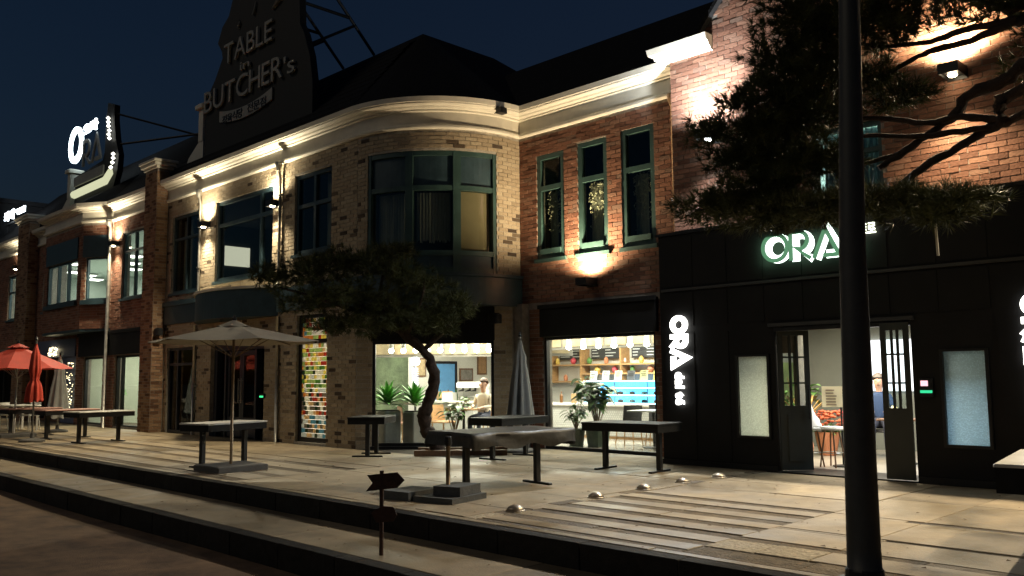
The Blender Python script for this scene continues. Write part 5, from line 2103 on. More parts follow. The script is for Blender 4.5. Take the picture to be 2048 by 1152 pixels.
for i, (x, y, c, lab) in enumerate(((-7.1, 14.9, (0.55, 0.12, 0.05), 'round pot of orange flowers below the menu sign'), (-6.75, 15.3, (0.5, 0.05, 0.06), 'round pot of red flowers behind the menu sign'))):
    fp = thing('flower_pot', (x, y, 0.26), lab, 'plant')
    b = MB()
    b.lathe([(0.14, 0), (0.2, 0.3), (0.21, 0.4), (0.17, 0.4), (0.15, 0.36), (0, 0.36)], (x, y, 0.26), 14)
    b.build('pot', MATS['terracotta_pot'], fp)
    b = MB()
    for k_ in range(70):
        a, rr_ = RND.random() * 2 * PI, 0.3 * math.sqrt(RND.random())
        b.lathe([(0, -.02), (0.045, 0.01), (0.02, .03), (0, .02)], (x + rr_ * math.cos(a), y + rr_ * math.sin(a), 0.72 + 0.3 * RND.random()), 6)
    b.build('blossom', mat('blossom_%d' % i, c, 0.6, var=0.2), fp)
    b = MB()
    for k_ in range(26):
        a = RND.random() * 2 * PI
        blade(b, (x, y, 0.62), (math.cos(a), math.sin(a), RND.uniform(.3, 1.4)), 0.4, 0.07, 0.3, 3)
    b.build('foliage', LEAF2, fp)
cafe_table((-5.55, 14.2, 0.26), 'small dark table with a lamp in the back of the black shop', mat('walnut_wood', (0.16, 0.08, 0.04), 0.5), 0.55, 0.7)
tl = thing('table_lamp', (-5.6, 14.1, 0.96), 'tiny glowing lamp on the small dark table', 'lamp')
b = MB()
b.lathe([(0.05, 0.06), (0.06, 0.14), (0.035, 0.2)], (-5.6, 14.1, 0.96), 10)
b.build('lamp_shade', emit_mat('yellow_lamp', (1.0, 0.8, 0.35), 2.2), tl)
b = MB()
b.lathe([(0.05, 0), (0.05, 0.012), (0.01, 0.02), (0.01, 0.058)], (-5.6, 14.1, 0.96), 10)
b.build('base', BLACKM, tl)
chair('shop_chair', (-6.22, 15.1, 0.26), 0.2, 'dark chair under the person at the back of the black shop', CH, 'dark shop chairs')
person('person', (-6.22, 15.05, 0.26), 'person in a dark blue top seated at the back of the black shop', mat('navy_sweater', (0.03, 0.06, 0.14), 0.85), JEAN,
       mat('grey_brown_hair', (0.12, 0.1, 0.09), 0.5), 0.35, 0.5)
leafy((-7.35, 14.4, 0.26), 1.0, 12, 0.35, None, 'bushy green plant against the moss-green wall of the black shop', LEAF2, 0.2, 0.18, 0.4)
leafy((-6.8, 12.4, 0.26), 0.28, 12, 0.16, None, 'low plant in silhouette behind the left frosted window', LEAF2, 0.14, 0.1, 0.35)
leafy((-3.8, 12.4, 0.26), 0.2, 8, 0.2, None, 'low plant in silhouette behind the right frosted window', LEAF2, 0.1, 0.1, 0.28)


# ---- lettering helpers
def ring(mb, c, ro, ri, d, n=40, sx=1.0):
    vs = []
    for rr_ in (ro, ri):
        for y in (0, d):
            for k_ in range(n):
                a = 2 * PI * k_ / n
                vs.append((c[0] + rr_ * sx * math.cos(a), y, c[1] + rr_ * math.sin(a)))
    fs = []
    for k_ in range(n):
        q = (k_ + 1) % n
        fs += [(k_, q, 2 * n + q, 2 * n + k_), (n + k_, 3 * n + k_, 3 * n + q, n + q), (k_, n + k_, n + q, q), (2 * n + k_, 2 * n + q, 3 * n + q, 3 * n + k_)]
    mb.add(vs, fs)


def stroke(mb, pts, w_, d):
    n = len(pts)
    P_ = [Vector(p) for p in pts]
    L_, R_ = [], []
    for i in range(n):
        if i == 0:
            t_ = (P_[1] - P_[0]).normalized()
            nn = Vector((-t_.y, t_.x))
            k_ = 1
        elif i == n - 1:
            t_ = (P_[-1] - P_[-2]).normalized()
            nn = Vector((-t_.y, t_.x))
            k_ = 1
        else:
            t1, t2 = (P_[i] - P_[i - 1]).normalized(), (P_[i + 1] - P_[i]).normalized()
            n1, n2 = Vector((-t1.y, t1.x)), Vector((-t2.y, t2.x))
            nn = (n1 + n2)
            nn.normalize()
            k_ = min(2.2, 1 / max(0.3, nn.dot(n1)))
        L_.append(P_[i] + nn * w_ / 2 * k_)
        R_.append(P_[i] - nn * w_ / 2 * k_)
    vs = [(q.x, 0, q.y) for q in L_] + [(q.x, 0, q.y) for q in R_] + [(q.x, d, q.y) for q in L_] + [(q.x, d, q.y) for q in R_]
    fs = []
    for i in range(n - 1):
        fs += [(i, n + i, n + i + 1, i + 1), (2 * n + i, 2 * n + i + 1, 3 * n + i + 1, 3 * n + i), (i, i + 1, 2 * n + i + 1, 2 * n + i), (n + i, 3 * n + i, 3 * n + i + 1, n + i + 1)]
    fs += [(0, 2 * n, 3 * n, n), (n - 1, 2 * n - 1, 4 * n - 1, 3 * n - 1)]
    mb.add(vs, fs)


def ora_letters(w_, d):
    """letters O R A, unit cap height, as three builders"""
    out = []
    a = MB()
    ring(a, (0.5, 0.5), 0.5, 0.5 - w_, d)
    out.append((a, 1.0))
    a = MB()
    h = w_ / 2
    pts = [(h, 0.0), (h, 1 - h), (0.36, 1 - h)] + [(0.36 + 0.29 * math.sin(t_), 0.71 - h + 0.29 * math.cos(t_)) for t_ in np.linspace(0.2, PI * 0.93, 10)] + [(0.24, 0.42 - h * 0.2), (0.74, 0.03)]
    stroke(a, pts, w_, d)
    out.append((a, 0.82))
    a = MB()
    stroke(a, [(0.04, 0.0), (0.45, 0.93), (0.88, h), (0.36, h)], w_, d)
    out.append((a, 0.95))
    return out


def text_mesh(s_, size, depth, bold=0.0):
    cu = bpy.data.curves.new('txt', 'FONT')
    cu.body = s_
    cu.size = size
    cu.extrude = depth / 2
    cu.offset = bold
    cu.resolution_u = 3
    o = bpy.data.objects.new('txt_tmp', cu)
    C.objects.link(o)
    bpy.context.view_layer.update()
    dg = bpy.context.evaluated_depsgraph_get()
    me = bpy.data.meshes.new_from_object(o.evaluated_get(dg))
    bpy.data.objects.remove(o)
    return me


def extent(me):
    xs_ = [v.co.x for v in me.vertices] or [0, 0]
    ys_ = [v.co.y for v in me.vertices] or [0, 0]
    return min(xs_), max(xs_), min(ys_), max(ys_)


def put_text(parent, s_, x0, x1, Y, z0, z1, mt, depth=0.04, bold=0.0, slope=0.0):
    """each character a part named letter, the word stretched to x0..x1, z0..z1 on plane Y"""
    x = 0
    glyphs = []
    for ch in s_:
        if ch == ' ':
            x += 0.28
            continue
        me = text_mesh(ch, 1.0, depth, bold)
        a, b_, c, d = extent(me)
        glyphs.append((me, x - a, b_ - a, c, d))
        x += (b_ - a) + 0.07
    tot = x - 0.07
    zt = max(g_[4] for g_ in glyphs)
    zb = min(0, min(g_[3] for g_ in glyphs)) if slope is None else 0
    kx, kz = (x1 - x0) / tot, (z1 - z0) / (zt - zb)
    for me, xo, wd, c, d in glyphs:
        for v in me.vertices:
            X, Yv, Zv = v.co
            v.co = (x0 + (X + xo) * kx, Y - depth / 2 + Zv * 1.0 if True else 0, z0 + (Yv - zb) * kz)
        me.materials.clear()
        me.materials.append(mt)
        me.update()
        place('letter', me, parent)


# back-lit ORA sign on the fascia
GLOW = emit_mat('white_green_halo', (0.80, 1.0, 0.86), 2.6)
GLOW2 = emit_mat('halo_green', (0.05, 0.22, 0.08), 0.5)
sg_ = thing('backlit_shop_sign', (-5.6, YO - 0.1, 3.3), 'dark ORA letters with white-green halo on the black fascia', 'sign')
LET = mat('letter_black_green', (0.012, 0.03, 0.02), 0.4)
x = -6.52
for (a, wd), (a2, _) in zip(ora_letters(0.13, 0.03), ora_letters(0.27, 0.008)):
    q = MB()
    q.add([(x + v[0] * 0.44, YO - 0.115 + v[1], 3.31 + v[2] * 0.44) for v in a.v], a.f)
    lo = q.build('letter', LET, sg_)
    q = MB()
    q.add([(x + v[0] * 0.44 + 0.01, YO - 0.022 + v[1], 3.31 + v[2] * 0.44 - 0.005) for v in a2.v], a2.f)
    q.build('halo', GLOW, lo)
    x += wd * 0.44
put_text(sg_, '비스트로', -5.27, -4.83, YO - 0.03, 3.58, 3.74, emit_mat('korean_glow', (0.95, 1.0, 0.75), 2.6), 0.03, 0.012)
light('sign_halo_light', 'AREA', (-5.85, YO - 0.13, 3.5), 4, (0.5, 1.0, 0.6), shape='RECTANGLE', size=1.5, size_y=0.4, aim=(0, 1, 0))

# two vertical ORA signs: letters turned a quarter clockwise, reading downwards
LITW = emit_mat('white_sign_face', (1.0, 0.99, 0.93), 3.2)
for (xc, lab) in ((-8.07, 'white lit vertical ORA sign at the left corner of the black shopfront'), (-2.97, 'white lit vertical ORA sign cut off by the right edge of the picture')):
    vsn = thing('vertical_shop_sign', (xc, YO - 0.05, 1.9), lab, 'sign', 'vertical lit signs')
    zt = 2.63
    for (a, wd) in ora_letters(0.27, 0.03):
        q = MB()
        q.add([(xc - 0.16 + v[2] * 0.33, YO - 0.06 + v[1], zt - v[0] * 0.30) for v in a.v], a.f)
        q.build('letter', LITW, vsn)
        zt -= wd * 0.30
    # small second line, turned the same way
    s_ = 'dal té'
    zt = 1.72
    for ch in s_:
        if ch == ' ':
            zt -= 0.05
            continue
        me = text_mesh(ch, 0.2, 0.03, 0.012)
        a, b_, c, d = extent(me)
        for v in me.vertices:
            X, Yv, Zv = v.co
            v.co = (xc - 0.07 + Yv, YO - 0.05 + Zv, zt - (X - a))
        me.materials.clear()
        me.materials.append(LITW)
        place('letter', me, vsn)
        zt -= (b_ - a) + 0.006

# ================================================================== ROOF SIGNS
YB = 10.8
tb = thing('roof_sign_board', (-20.0, YB, 7.7), 'tall black unlit roof sign reading TABLE in BUTCHER\'s', 'sign')
ol = [(-22.85, 7.75), (-17.35, 7.75), (-17.35, 8.6), (-17.5, 9.3), (-17.75, 9.9), (-17.95, 10.2), (-18.0, 10.9), (-18.2, 11.4), (-18.7, 11.9), (-19.6, 12.5), (-20.6, 12.6), (-21.3, 12.1),
      (-21.6, 11.5), (-21.95, 11.3), (-22.2, 10.9), (-21.95, 10.6), (-21.9, 10.4), (-22.3, 9.9), (-22.75, 9.5)]
b = MB()
b.xzprism(ol, YB, YB + 0.18)
b.build('board', mat('black_sign_board', (0.005, 0.005, 0.005), 0.7), tb)
LETG = mat('grey_letter', (0.30, 0.30, 0.28), 0.6, var=0.15, vscale=6)
put_text(tb, 'TABLE', -21.68, -19.15, YB - 0.02, 10.13, 10.68, LETG, 0.06)
put_text(tb, 'in', -20.76, -20.26, YB - 0.02, 9.74, 9.95, LETG, 0.06)
put_text(tb, 'BUTCHER', -22.78, -18.62, YB - 0.02, 9.03, 9.62, LETG, 0.06)
put_text(tb, "'s", -18.55, -18.05, YB - 0.02, 9.03, 9.5, LETG, 0.06)
# banner ribbon, bowed, with dark characters
b = MB()
n = 16
vs, fs = [], []
for i in range(n + 1):
    f_ = i / n
    xx = -21.9 + 2.78 * f_
    dz = -0.16 * (1 - (2 * f_ - 1) ** 2)
    vs += [(xx, YB - 0.05, 8.60 + dz), (xx, YB - 0.05, 8.90 + dz), (xx, YB - 0.01, 8.60 + dz), (xx, YB - 0.01, 8.90 + dz)]
for i in range(n):
    q = 4 * i
    fs += [(q, q + 4, q + 5, q + 1), (q + 2, q + 3, q + 7, q + 6), (q + 1, q + 5, q + 7, q + 3), (q, q + 2, q + 6, q + 4)]
b.add(vs, fs)
b.build('ribbon', LETG, tb)
put_text(tb, '정육식당', -21.7, -20.6, YB - 0.056, 8.50, 8.72, BLACKM, 0.01)
put_text(tb, '전문점', -20.35, -19.4, YB - 0.056, 8.52, 8.74, BLACKM, 0.01)
# cow-head crest: two ears and horns hinted in relief
b = MB()
b.tube([(-21.0, YB - 0.03, 10.98), (-20.92, YB - 0.03, 11.1), (-20.95, YB - 0.03, 11.2)], [0.05, 0.04, 0.015], 6)
b.tube([(-20.2, YB - 0.03, 11.1), (-20.1, YB - 0.03, 11.25), (-20.08, YB - 0.03, 11.42)], [0.05, 0.04, 0.015], 6)
b.tube([(-19.2, YB - 0.03, 10.95), (-18.9, YB - 0.03, 11.1), (-18.7, YB - 0.03, 11.15)], [0.04, 0.08, 0.03], 6)
b.build('relief_mark', mat('dim_relief', (0.16, 0.16, 0.15), 0.7), tb)
# truss behind the board down to the ridge
for x in (-18.1, -19.5, -21.4):
    for (p0, p1) in (((x, 10.98, 12.2), (x, 13.1, 10.05)), ((x, 10.98, 10.83), (x, 12.35, 10.83)), ((x, 10.98, 9.7), (x, 12.5, 10.68))):
        b = MB()
        b.tube([p0, p1], 0.04, 6)
        b.build('truss_bar', BLACKM, tb)
# white capped parapet post at the left of the sign
for (x0, lab) in ((-23.05, 'cream capped parapet post left of the black roof sign'), (-33.6, 'cream capped parapet post left of the lit round roof sign')):
    pp = thing('parapet_post', (x0, YB, 7.5), lab, 'parapet', 'parapet posts')
    b = MB()
    b.rbox(x0 - 0.1, x0 + 0.18, YB - 0.05, YB + 0.35, 8.3, 9.22, 0.01)
    b.build('shaft', CREAM, pp)
    b = MB()
    b.rbox(x0 - 0.2, x0 + 0.26, YB - 0.13, YB + 0.43, 9.223, 9.36, 0.03)
    b.build('cap', CREAM, pp)
    b = MB()
    b.xzprism([(x0 - 1.0, 7.55), (x0 + 0.18, 7.55), (x0 + 0.18, 8.298), (x0 - 0.1, 8.298), (x0 - 0.35, 8.15), (x0 - 0.7, 7.95)], YB - 0.03, YB + 0.25)
    b.build('shoulder', CREAM, pp)

# lit O sign
os_ = thing('round_letter_roof_sign', (-31.5, YB, 7.8), 'dark roof sign with one glowing white letter O and bulb-lit right edge', 'sign')
ol = [(-33.1, 7.9), (-29.55, 7.9), (-29.15, 8.6), (-29.1, 9.1), (-29.4, 9.7), (-29.6, 10.4), (-29.6, 10.9), (-30.2, 11.1), (-30.3, 10.6), (-30.35, 9.4), (-30.5, 9.15), (-33.1, 9.0)]
b = MB()
b.xzprism(ol, YB + 0.02, YB + 0.2)
b.build('board', MATS['black_sign_board'], os_)
b = MB()
ring(b, (0, 0), 0.66, 0.46, 0.08, 36)
q = MB()
q.add([(-32.87 + v[0], YB - 0.12 + v[1], 10.13 + v[2]) for v in b.v], b.f)
q.build('letter', emit_mat('cyan_white_sign', (0.80, 0.97, 1.0), 5.0), os_)
for (a, wd), (xo, sc_) in zip(ora_letters(0.13, 0.06)[1:], ((-32.15, 0.95), (-31.3, 0.95))):
    q = MB()
    q.add([(xo + v[0] * sc_, YB - 0.1 + v[1], 9.2 + v[2] * sc_) for v in a.v], a.f)
    q.build('letter', LETG, os_)
put_text(os_, '오라', -32.0, -30.68, YB - 0.1, 10.32, 10.66, emit_mat('blue_white_sign', (0.82, 0.93, 1.0), 5.5), 0.06, 0.03)
b = MB()
b.box(-33.0, -30.25, YB - 0.06, YB + 0.0, 8.62, 8.95)
b.build('name_bar', mat('grey_letter', (0.3, 0.3, 0.28), 0.6), os_)
b = MB()
b.tube([(-33.0, YB - 0.03, 8.33), (-30.0, YB - 0.03, 8.36), (-29.55, YB - 0.03, 8.6)], [0.14, 0.14, 0.12], 8)
b.build('lit_trough', emit_mat('olive_white_trough', (0.85, 0.86, 0.55), 0.42), os_)
b = MB()
for (bx, bz) in ((-29.5, 8.72), (-29.38, 8.86), (-29.32, 9.0), (-29.33, 9.14), (-29.75, 10.02), (-29.8, 9.9), (-29.85, 10.2), (-29.87, 10.34), (-29.9, 10.48), (-29.72, 9.75)):
    b.lathe([(0, -.07), (0.07, 0), (0, .07)], (bx, YB - 0.07, bz), 8)
b.build('bulb', emit_mat('edge_bulb', (1.0, 0.98, 0.85), 2.2), os_)
b = MB()
b.tube([(-29.6, YB + 0.1, 10.6), (-27.2, 12.6, 9.7)], 0.035, 6)
b.tube([(-29.4, YB + 0.1, 9.5), (-27.0, 12.6, 9.7)], 0.035, 6)
b.build('brace', BLACKM, os_)
fs_ = thing('distant_lit_sign', (-41, 11.0, 8.4), 'small glowing blue-white script sign at the far left roof edge', 'sign')
put_text(fs_, '카페', -42.2, -40.9, 11.0, 8.62, 9.0, emit_mat('blue_white_sign', (0.82, 0.93, 1.0), 5.5), 0.05, 0.02)
put_text(fs_, '집', -40.6, -39.4, 11.0, 8.7, 8.92, emit_mat('blue_white_sign', (0.82, 0.93, 1.0), 5.5), 0.05, 0.02)
b = MB()
b.box(-42.4, -39.2, 11.06, 11.12, 8.45, 8.52)
for x in (-42.0, -39.6):
    b.box(x, x + 0.06, 11.06, 11.12, 7.6, 8.45)
b.build('rail', BLACKM, fs_)
dk = thing('dark_far_building', (-50, 12, 0), 'black silhouette of a taller building at the far left edge', 'building')
b = MB()
b.box(-56, -43.2, 9.2, 20, -0.1, 9.6)
b.build('wall', mat('unlit_wall', (0.04, 0.04, 0.042), 0.9, var=0.2), dk)
b = MB()
b.box(-56.2, -43.0, 9.0, 20.2, 9.603, 9.8)
b.build('parapet', mat('unlit_wall', (0.04, 0.04, 0.042), 0.9), dk)
b = MB()
b.tube([(-43.2, 12, 9.2), (-36, 12.6, 8.95), (-30, 13.0, 9.6)], 0.012, 5)
tag(b.build('overhead_cable', BLACKM), 'thin black overhead cable against the sky at the far left', 'cable')


# ================================================================== WALL LAMPS
def wall_lamp(x, yw, z, lab, up, down, col, both=True, wide=0.26, spot_up=2.75, out=0.26):
    t_ = thing('wall_lamp', (x, yw, z), lab, 'wall lamp', 'up and down wall lamps')
    b_ = MB()
    b_.box(x - wide / 2, x + wide / 2, yw - 0.03, yw - 0.002, z - 0.09, z + 0.09)
    b_.build('back_plate', BLACKM, t_)
    h_ = MB()
    y0, y1 = yw - out, yw - 0.032
    for (xa, xb, ya, yb) in ((x - wide / 2, x - wide / 2 + .012, y0, y1), (x + wide / 2 - .012, x + wide / 2, y0, y1), (x - wide / 2 + .012, x + wide / 2 - .012, y0, y0 + .012)):
        h_.box(xa, xb, ya, yb, z - 0.07, z + 0.07)
    h_.box(x - wide / 2 + .012, x + wide / 2 - .012, y0 + .012, y1, z - 0.04, z + 0.02)
    h_.build('housing', BLACKM, t_)
    l_ = MB()
    E_ = emit_mat('lamp_lens_%.2f' % col[2], col, 22)
    yc = (y0 + y1) / 2
    l_.lathe([(0.0, 0.0), (0.055, 0.0), (0.055, 0.012), (0.0, 0.014)], (x, yc, z + 0.05), 12)
    if both:
        l_.lathe([(0.0, 0.0), (0.04, 0.008), (0.062, 0.03), (0.055, 0.045)], (x, yc, z - 0.095), 12)
    l_.build('lens', E_, t_)
    a = light('wall_lamp_uplight', 'SPOT', (x, yw - (out * 0.8 if both else 0.32), z + (0.09 if both else 0.1)), up, col, spot_size=spot_up, spot_blend=0.9, shadow_soft_size=0.06, aim=(0, 0.02, 1))
    if both:
        light('wall_lamp_downlight', 'SPOT', (x, yw - out * 0.72, z - 0.12), down, col, spot_size=2.35, spot_blend=1.0, shadow_soft_size=0.05, aim=(0, -0.62, -1))


LC = (1.0, 0.85, 0.58)
wall_lamp(-21.62, YF, 5.70, 'lit wall lamp at the left of the large upstairs entrance window', 170, 560, LC)
wall_lamp(-18.12, YF, 5.74, 'lit wall lamp at the right of the large upstairs entrance window', 185, 560, LC)
wall_lamp(-27.72, YF, 5.90, 'lit wall lamp on the left wing beside the bay window', 170, 520, LC)
wall_lamp(-10.71, YR, 3.46, 'lit uplight glowing below the three narrow windows', 480, 0, (1.0, 0.76, 0.46), both=False, spot_up=2.9, out=0.36)
wall_lamp(-7.73, YG, 5.62, 'white wall lamp half hidden by the pine at the gable corner', 560, 640, (0.90, 0.97, 1.0), spot_up=2.7, out=0.46)
wall_lamp(-3.90, YG, 5.75, 'bright wall lamp behind the pine branches at the upper right', 800, 800, (1.0, 0.80, 0.50), spot_up=2.7, out=0.40)
wall_lamp(-37.6, YF, 6.1, 'wall lamp near the far left pilaster', 60, 200, LC)
wall_lamp(0.2, YG, 5.75, 'bright wall lamp on the brick gable beyond the right picture edge', 160, 800, (1.0, 0.82, 0.54))

# black floodlight on the cornice and black speakers
for (x, y, z, s_, name, lab, cat) in ((-12.47, 12.15, 7.02, 0.13, 'cctv_camera', 'small black camera box fixed to the cream cornice of the bay', 'camera'),):
    t_ = thing(name, (x, y, z), lab, cat)
    b = MB()
    b.rbox(x - 0.02, x + 0.14, y - 0.09, y + 0.09, z - 0.01, z + 0.11, 0.01)
    b.build('body', BLACKM, t_)
    b = MB()
    b.tube([(x - 0.15, y, z + 0.05), (x - 0.01, y, z + 0.05)], 0.02, 6)
    b.build('bracket', BLACKM, t_)
for (x, y, z, lab) in ((-12.75, 12.28, 2.85, 'black outdoor speaker high on the pier right of the corner window'), (-24.0, 10.2, 3.0, 'black outdoor speaker beside the brick pilaster at the entrance')):
    t_ = thing('outdoor_speaker', (x, y, z), lab, 'speaker', 'outdoor speakers')
    b = MB()
    b.rbox(x - 0.14, x + 0.14, y - 0.12, y + 0.06, z - 0.1, z + 0.1, 0.03)
    b.build('cabinet', BLACKM, t_)
    b = MB()
    b.lathe([(0.08, 0), (0.08, 0.01), (0.03, 0.012)], (x, y - 0.02, z + 0.101), 14)
    b.build('mount', BLACKM, t_)

# ================================================================== OUTDOOR FURNITURE
TTOP = mat('dark_table_cover', (0.011, 0.0105, 0.01), 0.6, var=0.3, vscale=5, bump=0.15, bscale=20, spec=0.2)
TTOPW = mat('worn_white_and_sheen_top', (0.55, 0.53, 0.48), 0.35, var=0.15, vscale=5)
TTOPR = mat('pink_table_top', (0.45, 0.25, 0.2), 0.45, var=0.15, vscale=5)
TLEG = mat('dark_steel_leg', (0.03, 0.029, 0.028), 0.5, 0.4, var=0.2)


def plaza_table(loc, rz, lab, top, L=1.35, W_=0.74, skirt=0.13, H=0.72):
    t_ = thing('plaza_table', loc, lab, 'table', 'tables standing on the plaza', rz)
    b = MB()
    b.rbox(-W_ / 2, W_ / 2, -L / 2, L / 2, H - 0.025, H, 0.008)
    b.build('table_top', top, t_, local=True)
    b = MB()
    b.box(-W_ / 2 + 0.012, W_ / 2 - 0.012, -L / 2 + 0.012, -L / 2 + 0.03, H - skirt, H - 0.027)
    b.box(-W_ / 2 + 0.012, W_ / 2 - 0.012, L / 2 - 0.03, L / 2 - 0.012, H - skirt, H - 0.027)
    b.box(-W_ / 2 + 0.012, -W_ / 2 + 0.03, -L / 2 + 0.03, L / 2 - 0.03, H - skirt, H - 0.027)
    b.box(W_ / 2 - 0.03, W_ / 2 - 0.012, -L / 2 + 0.03, L / 2 - 0.03, H - skirt, H - 0.027)
    b.build('apron', TTOP, t_, local=True)
    for s_ in (-1, 1):
        b = MB()
        b.box(-0.035, 0.035, s_ * L * 0.35 - 0.035, s_ * L * 0.35 + 0.035, 0.03, H - 0.03)
        b.build('leg', TLEG, t_, local=True)
        b = MB()
        b.rbox(-0.28, 0.28, s_ * L * 0.35 - 0.03, s_ * L * 0.35 + 0.03, 0.0, 0.028, 0.006)
        b.build('foot', TLEG, t_, local=True)
    return t_


plaza_table((-8.22, 10.75, ZP), PI / 2 + 0.1, 'dark table in front of the display window', TTOP)
plaza_table((-11.15, 11.05, ZP), 0.15, 'dark table in front of the closed grey umbrella', TTOP, L=1.4)
plaza_table((-13.45, 9.75, ZP), 0.7, 'dark table just left of the pine trunk', TTOP, L=0.95, W_=0.7)
plaza_table((-13.75, 6.98, ZP), 0.25, 'table under the open beige umbrella, top painted pale for its reflection', TTOPW, L=1.25, W_=0.7)  # pale top colour stands in for a glossy reflection of light
plaza_table((-21.4, 7.75, ZP), 0.15, 'grey-topped table nearest to the left wing shop windows', mat('grey_table_top', (0.35, 0.34, 0.3), 0.4, var=0.1))
plaza_table((-23.6, 7.75, ZP), 0.1, 'pink-topped table beside the closed red umbrella', TTOPR)
plaza_table((-25.6, 7.5, ZP), 0.1, 'pink-topped table half behind the closed red umbrella', TTOPR)
plaza_table((-1.9, 8.2, ZP), 0.15, 'white-topped table at the right edge of the picture', TTOPW, L=1.6, W_=0.85, skirt=0.22)

# tarpaulin-covered table: cover draped over the same table frame
tt = plaza_table((-8.25, 8.05, ZP), -0.12, 'table shrouded in a crumpled dark tarpaulin in the middle of the plaza', TTOP, L=1.65, W_=0.95)
TARP = mat('dark_tarpaulin', (0.03, 0.029, 0.026), 0.5, var=0.3, vscale=3, bump=0.5, bscale=9)
tv = MB()
nu, nv = 40, 26
Lx, Wx, Hh = 1.65, 0.95, 0.735
vs, fs = [], []
for i in range(nu + 1):
    for j in range(nv + 1):
        u, v = -1 + 2 * i / nu, -1 + 2 * j / nv
        yy_, xx_ = u * (Lx / 2 + 0.22), v * (Wx / 2 + 0.22)
        ox = max(0, abs(xx_) - Wx / 2 - 0.01)
        oy = max(0, abs(yy_) - Lx / 2 - 0.01)
        drop = max(ox, oy)
        fold = 0.02 * math.sin(9 * yy_ + 3 * xx_) + 0.015 * math.sin(17 * xx_ - 6 * yy_)
        z = Hh - drop * (1.0 - 0.25 * math.sin(5 * yy_ + 1) ** 2) + 0.004 * math.sin(13 * yy_) * math.cos(9 * xx_)
        px = math.copysign(min(abs(xx_), Wx / 2 + 0.015 + (fold * 0.8 if drop > 0.03 else 0)), xx_)
        py = math.copysign(min(abs(yy_), Lx / 2 + 0.015 + (fold * 0.8 if drop > 0.03 else 0)), yy_)
        vs.append((px, py, z))
for i in range(nu):
    for j in range(nv):
        a = i * (nv + 1) + j
        fs.append((a, a + 1, a + nv + 2, a + nv + 1))
tv.add(vs, fs)
tv = tv.build('tarpaulin', TARP, smooth=True)
tv.location = tt.location
tv.rotation_euler = tt.rotation_euler
tag(tv, 'crumpled dark tarpaulin draped over the middle plaza table', 'tarpaulin')


def hex_umbrella(loc, r, zr, za, lab, cm, pole_m, n=6, rot=0.0, base=True):
    x, y, z = loc
    t_ = thing('open_umbrella', loc, lab, 'umbrella')
    for k_ in range(n):
        a0, a1 = rot + 2 * PI * k_ / n, rot + 2 * PI * (k_ + 1) / n
        b_ = MB()
        m_ = 8
        vs, fs = [], []
        for i in range(m_ + 1):
            f_ = i / m_
            for j in range(m_ + 1):
                g_ = j / m_
                p0 = Vector((math.cos(a0), math.sin(a0))) * r * f_
                p1 = Vector((math.cos(a1), math.sin(a1))) * r * f_
                q = p0.lerp(p1, g_)
                sag = 0.05 * f_ * math.sin(PI * g_)
                vs.append((x + q.x, y + q.y, z + za + (zr - za) * (f_ ** 1.05) - sag * 0.6))
        for i in range(m_):
            for j in range(m_):
                q = i * (m_ + 1) + j
                fs.append((q, q + 1, q + m_ + 2, q + m_ + 1))
        b_.add(vs, fs)
        b_.build('canopy_panel', cm, t_, smooth=True)
        rb_ = MB()
        rb_.tube([(x + 0.02 * math.cos(a0), y + 0.02 * math.sin(a0), z + za - 0.03), (x + r * 0.98 * math.cos(a0), y + r * 0.98 * math.sin(a0), z + zr - 0.02)], 0.010, 5)
        rb_.tube([(x + 0.03 * math.cos(a0), y + 0.03 * math.sin(a0), z + zr - 0.25), (x + r * 0.5 * math.cos(a0), y + r * 0.5 * math.sin(a0), z + (za + zr) / 2 - 0.04)], 0.008, 5)
        rb_.build('rib', pole_m, t_)
    # vent cap
    b_ = MB()
    m_ = n * 2
    vs = [(x, y, z + za + 0.07)] + [(x + r * 0.2 * math.cos(rot + 2 * PI * i / m_), y + r * 0.2 * math.sin(rot + 2 * PI * i / m_), z + za - 0.055 + (0.012 if i % 2 else 0)) for i in range(m_)]
    b_.add(vs, [(0, 1 + i, 1 + (i + 1) % m_) for i in range(m_)])
    b_.build('vent_cap', cm, t_)
    b_ = MB()
    b_.lathe([(0.03, 0), (0.035, 0.04), (0.01, 0.1)], (x, y, z + za + 0.05), 8)
    b_.build('finial', BLACKM, t_)
    b_ = MB()
    b_.tube([(x, y, z + 0.05), (x, y, z + za + 0.1)], 0.024, 10)
    b_.build('pole', pole_m, t_, smooth=True)
    if base:
        b_ = MB()
        b_.rbox(x - 0.42, x + 0.42, y - 0.42, y + 0.42, z, z + 0.09, 0.015)
        b_.build('base', mat('concrete_base', (0.10, 0.095, 0.088), 0.85, var=0.25, bump=0.3), t_)
    return t_


BEIGE = mat('beige_canvas', (0.36, 0.31, 0.23), 0.85, var=0.1, vscale=4, bump=0.15, bscale=30)
REDC = mat('red_canvas', (0.52, 0.055, 0.03), 0.75, var=0.12, vscale=4, bump=0.15, bscale=30)
WHITC = mat('grey_white_canvas', (0.42, 0.44, 0.43), 0.85, var=0.12, vscale=4, bump=0.2, bscale=30)
POLEM = mat('bronze_pole', (0.16, 0.11, 0.06), 0.4, 0.5, var=0.15)
hex_umbrella((-13.05, 6.75, ZP), 1.36, 2.02, 2.30, 'open beige hexagonal umbrella in front of the entrance', BEIGE, POLEM, rot=math.radians(48))
hex_umbrella((-25.3, 7.05, ZP), 1.32, 1.76, 2.35, 'open red umbrella at the left edge of the picture', REDC, STEEL, n=8, rot=math.radians(20))
for (a) in (-1, 1):
    pass


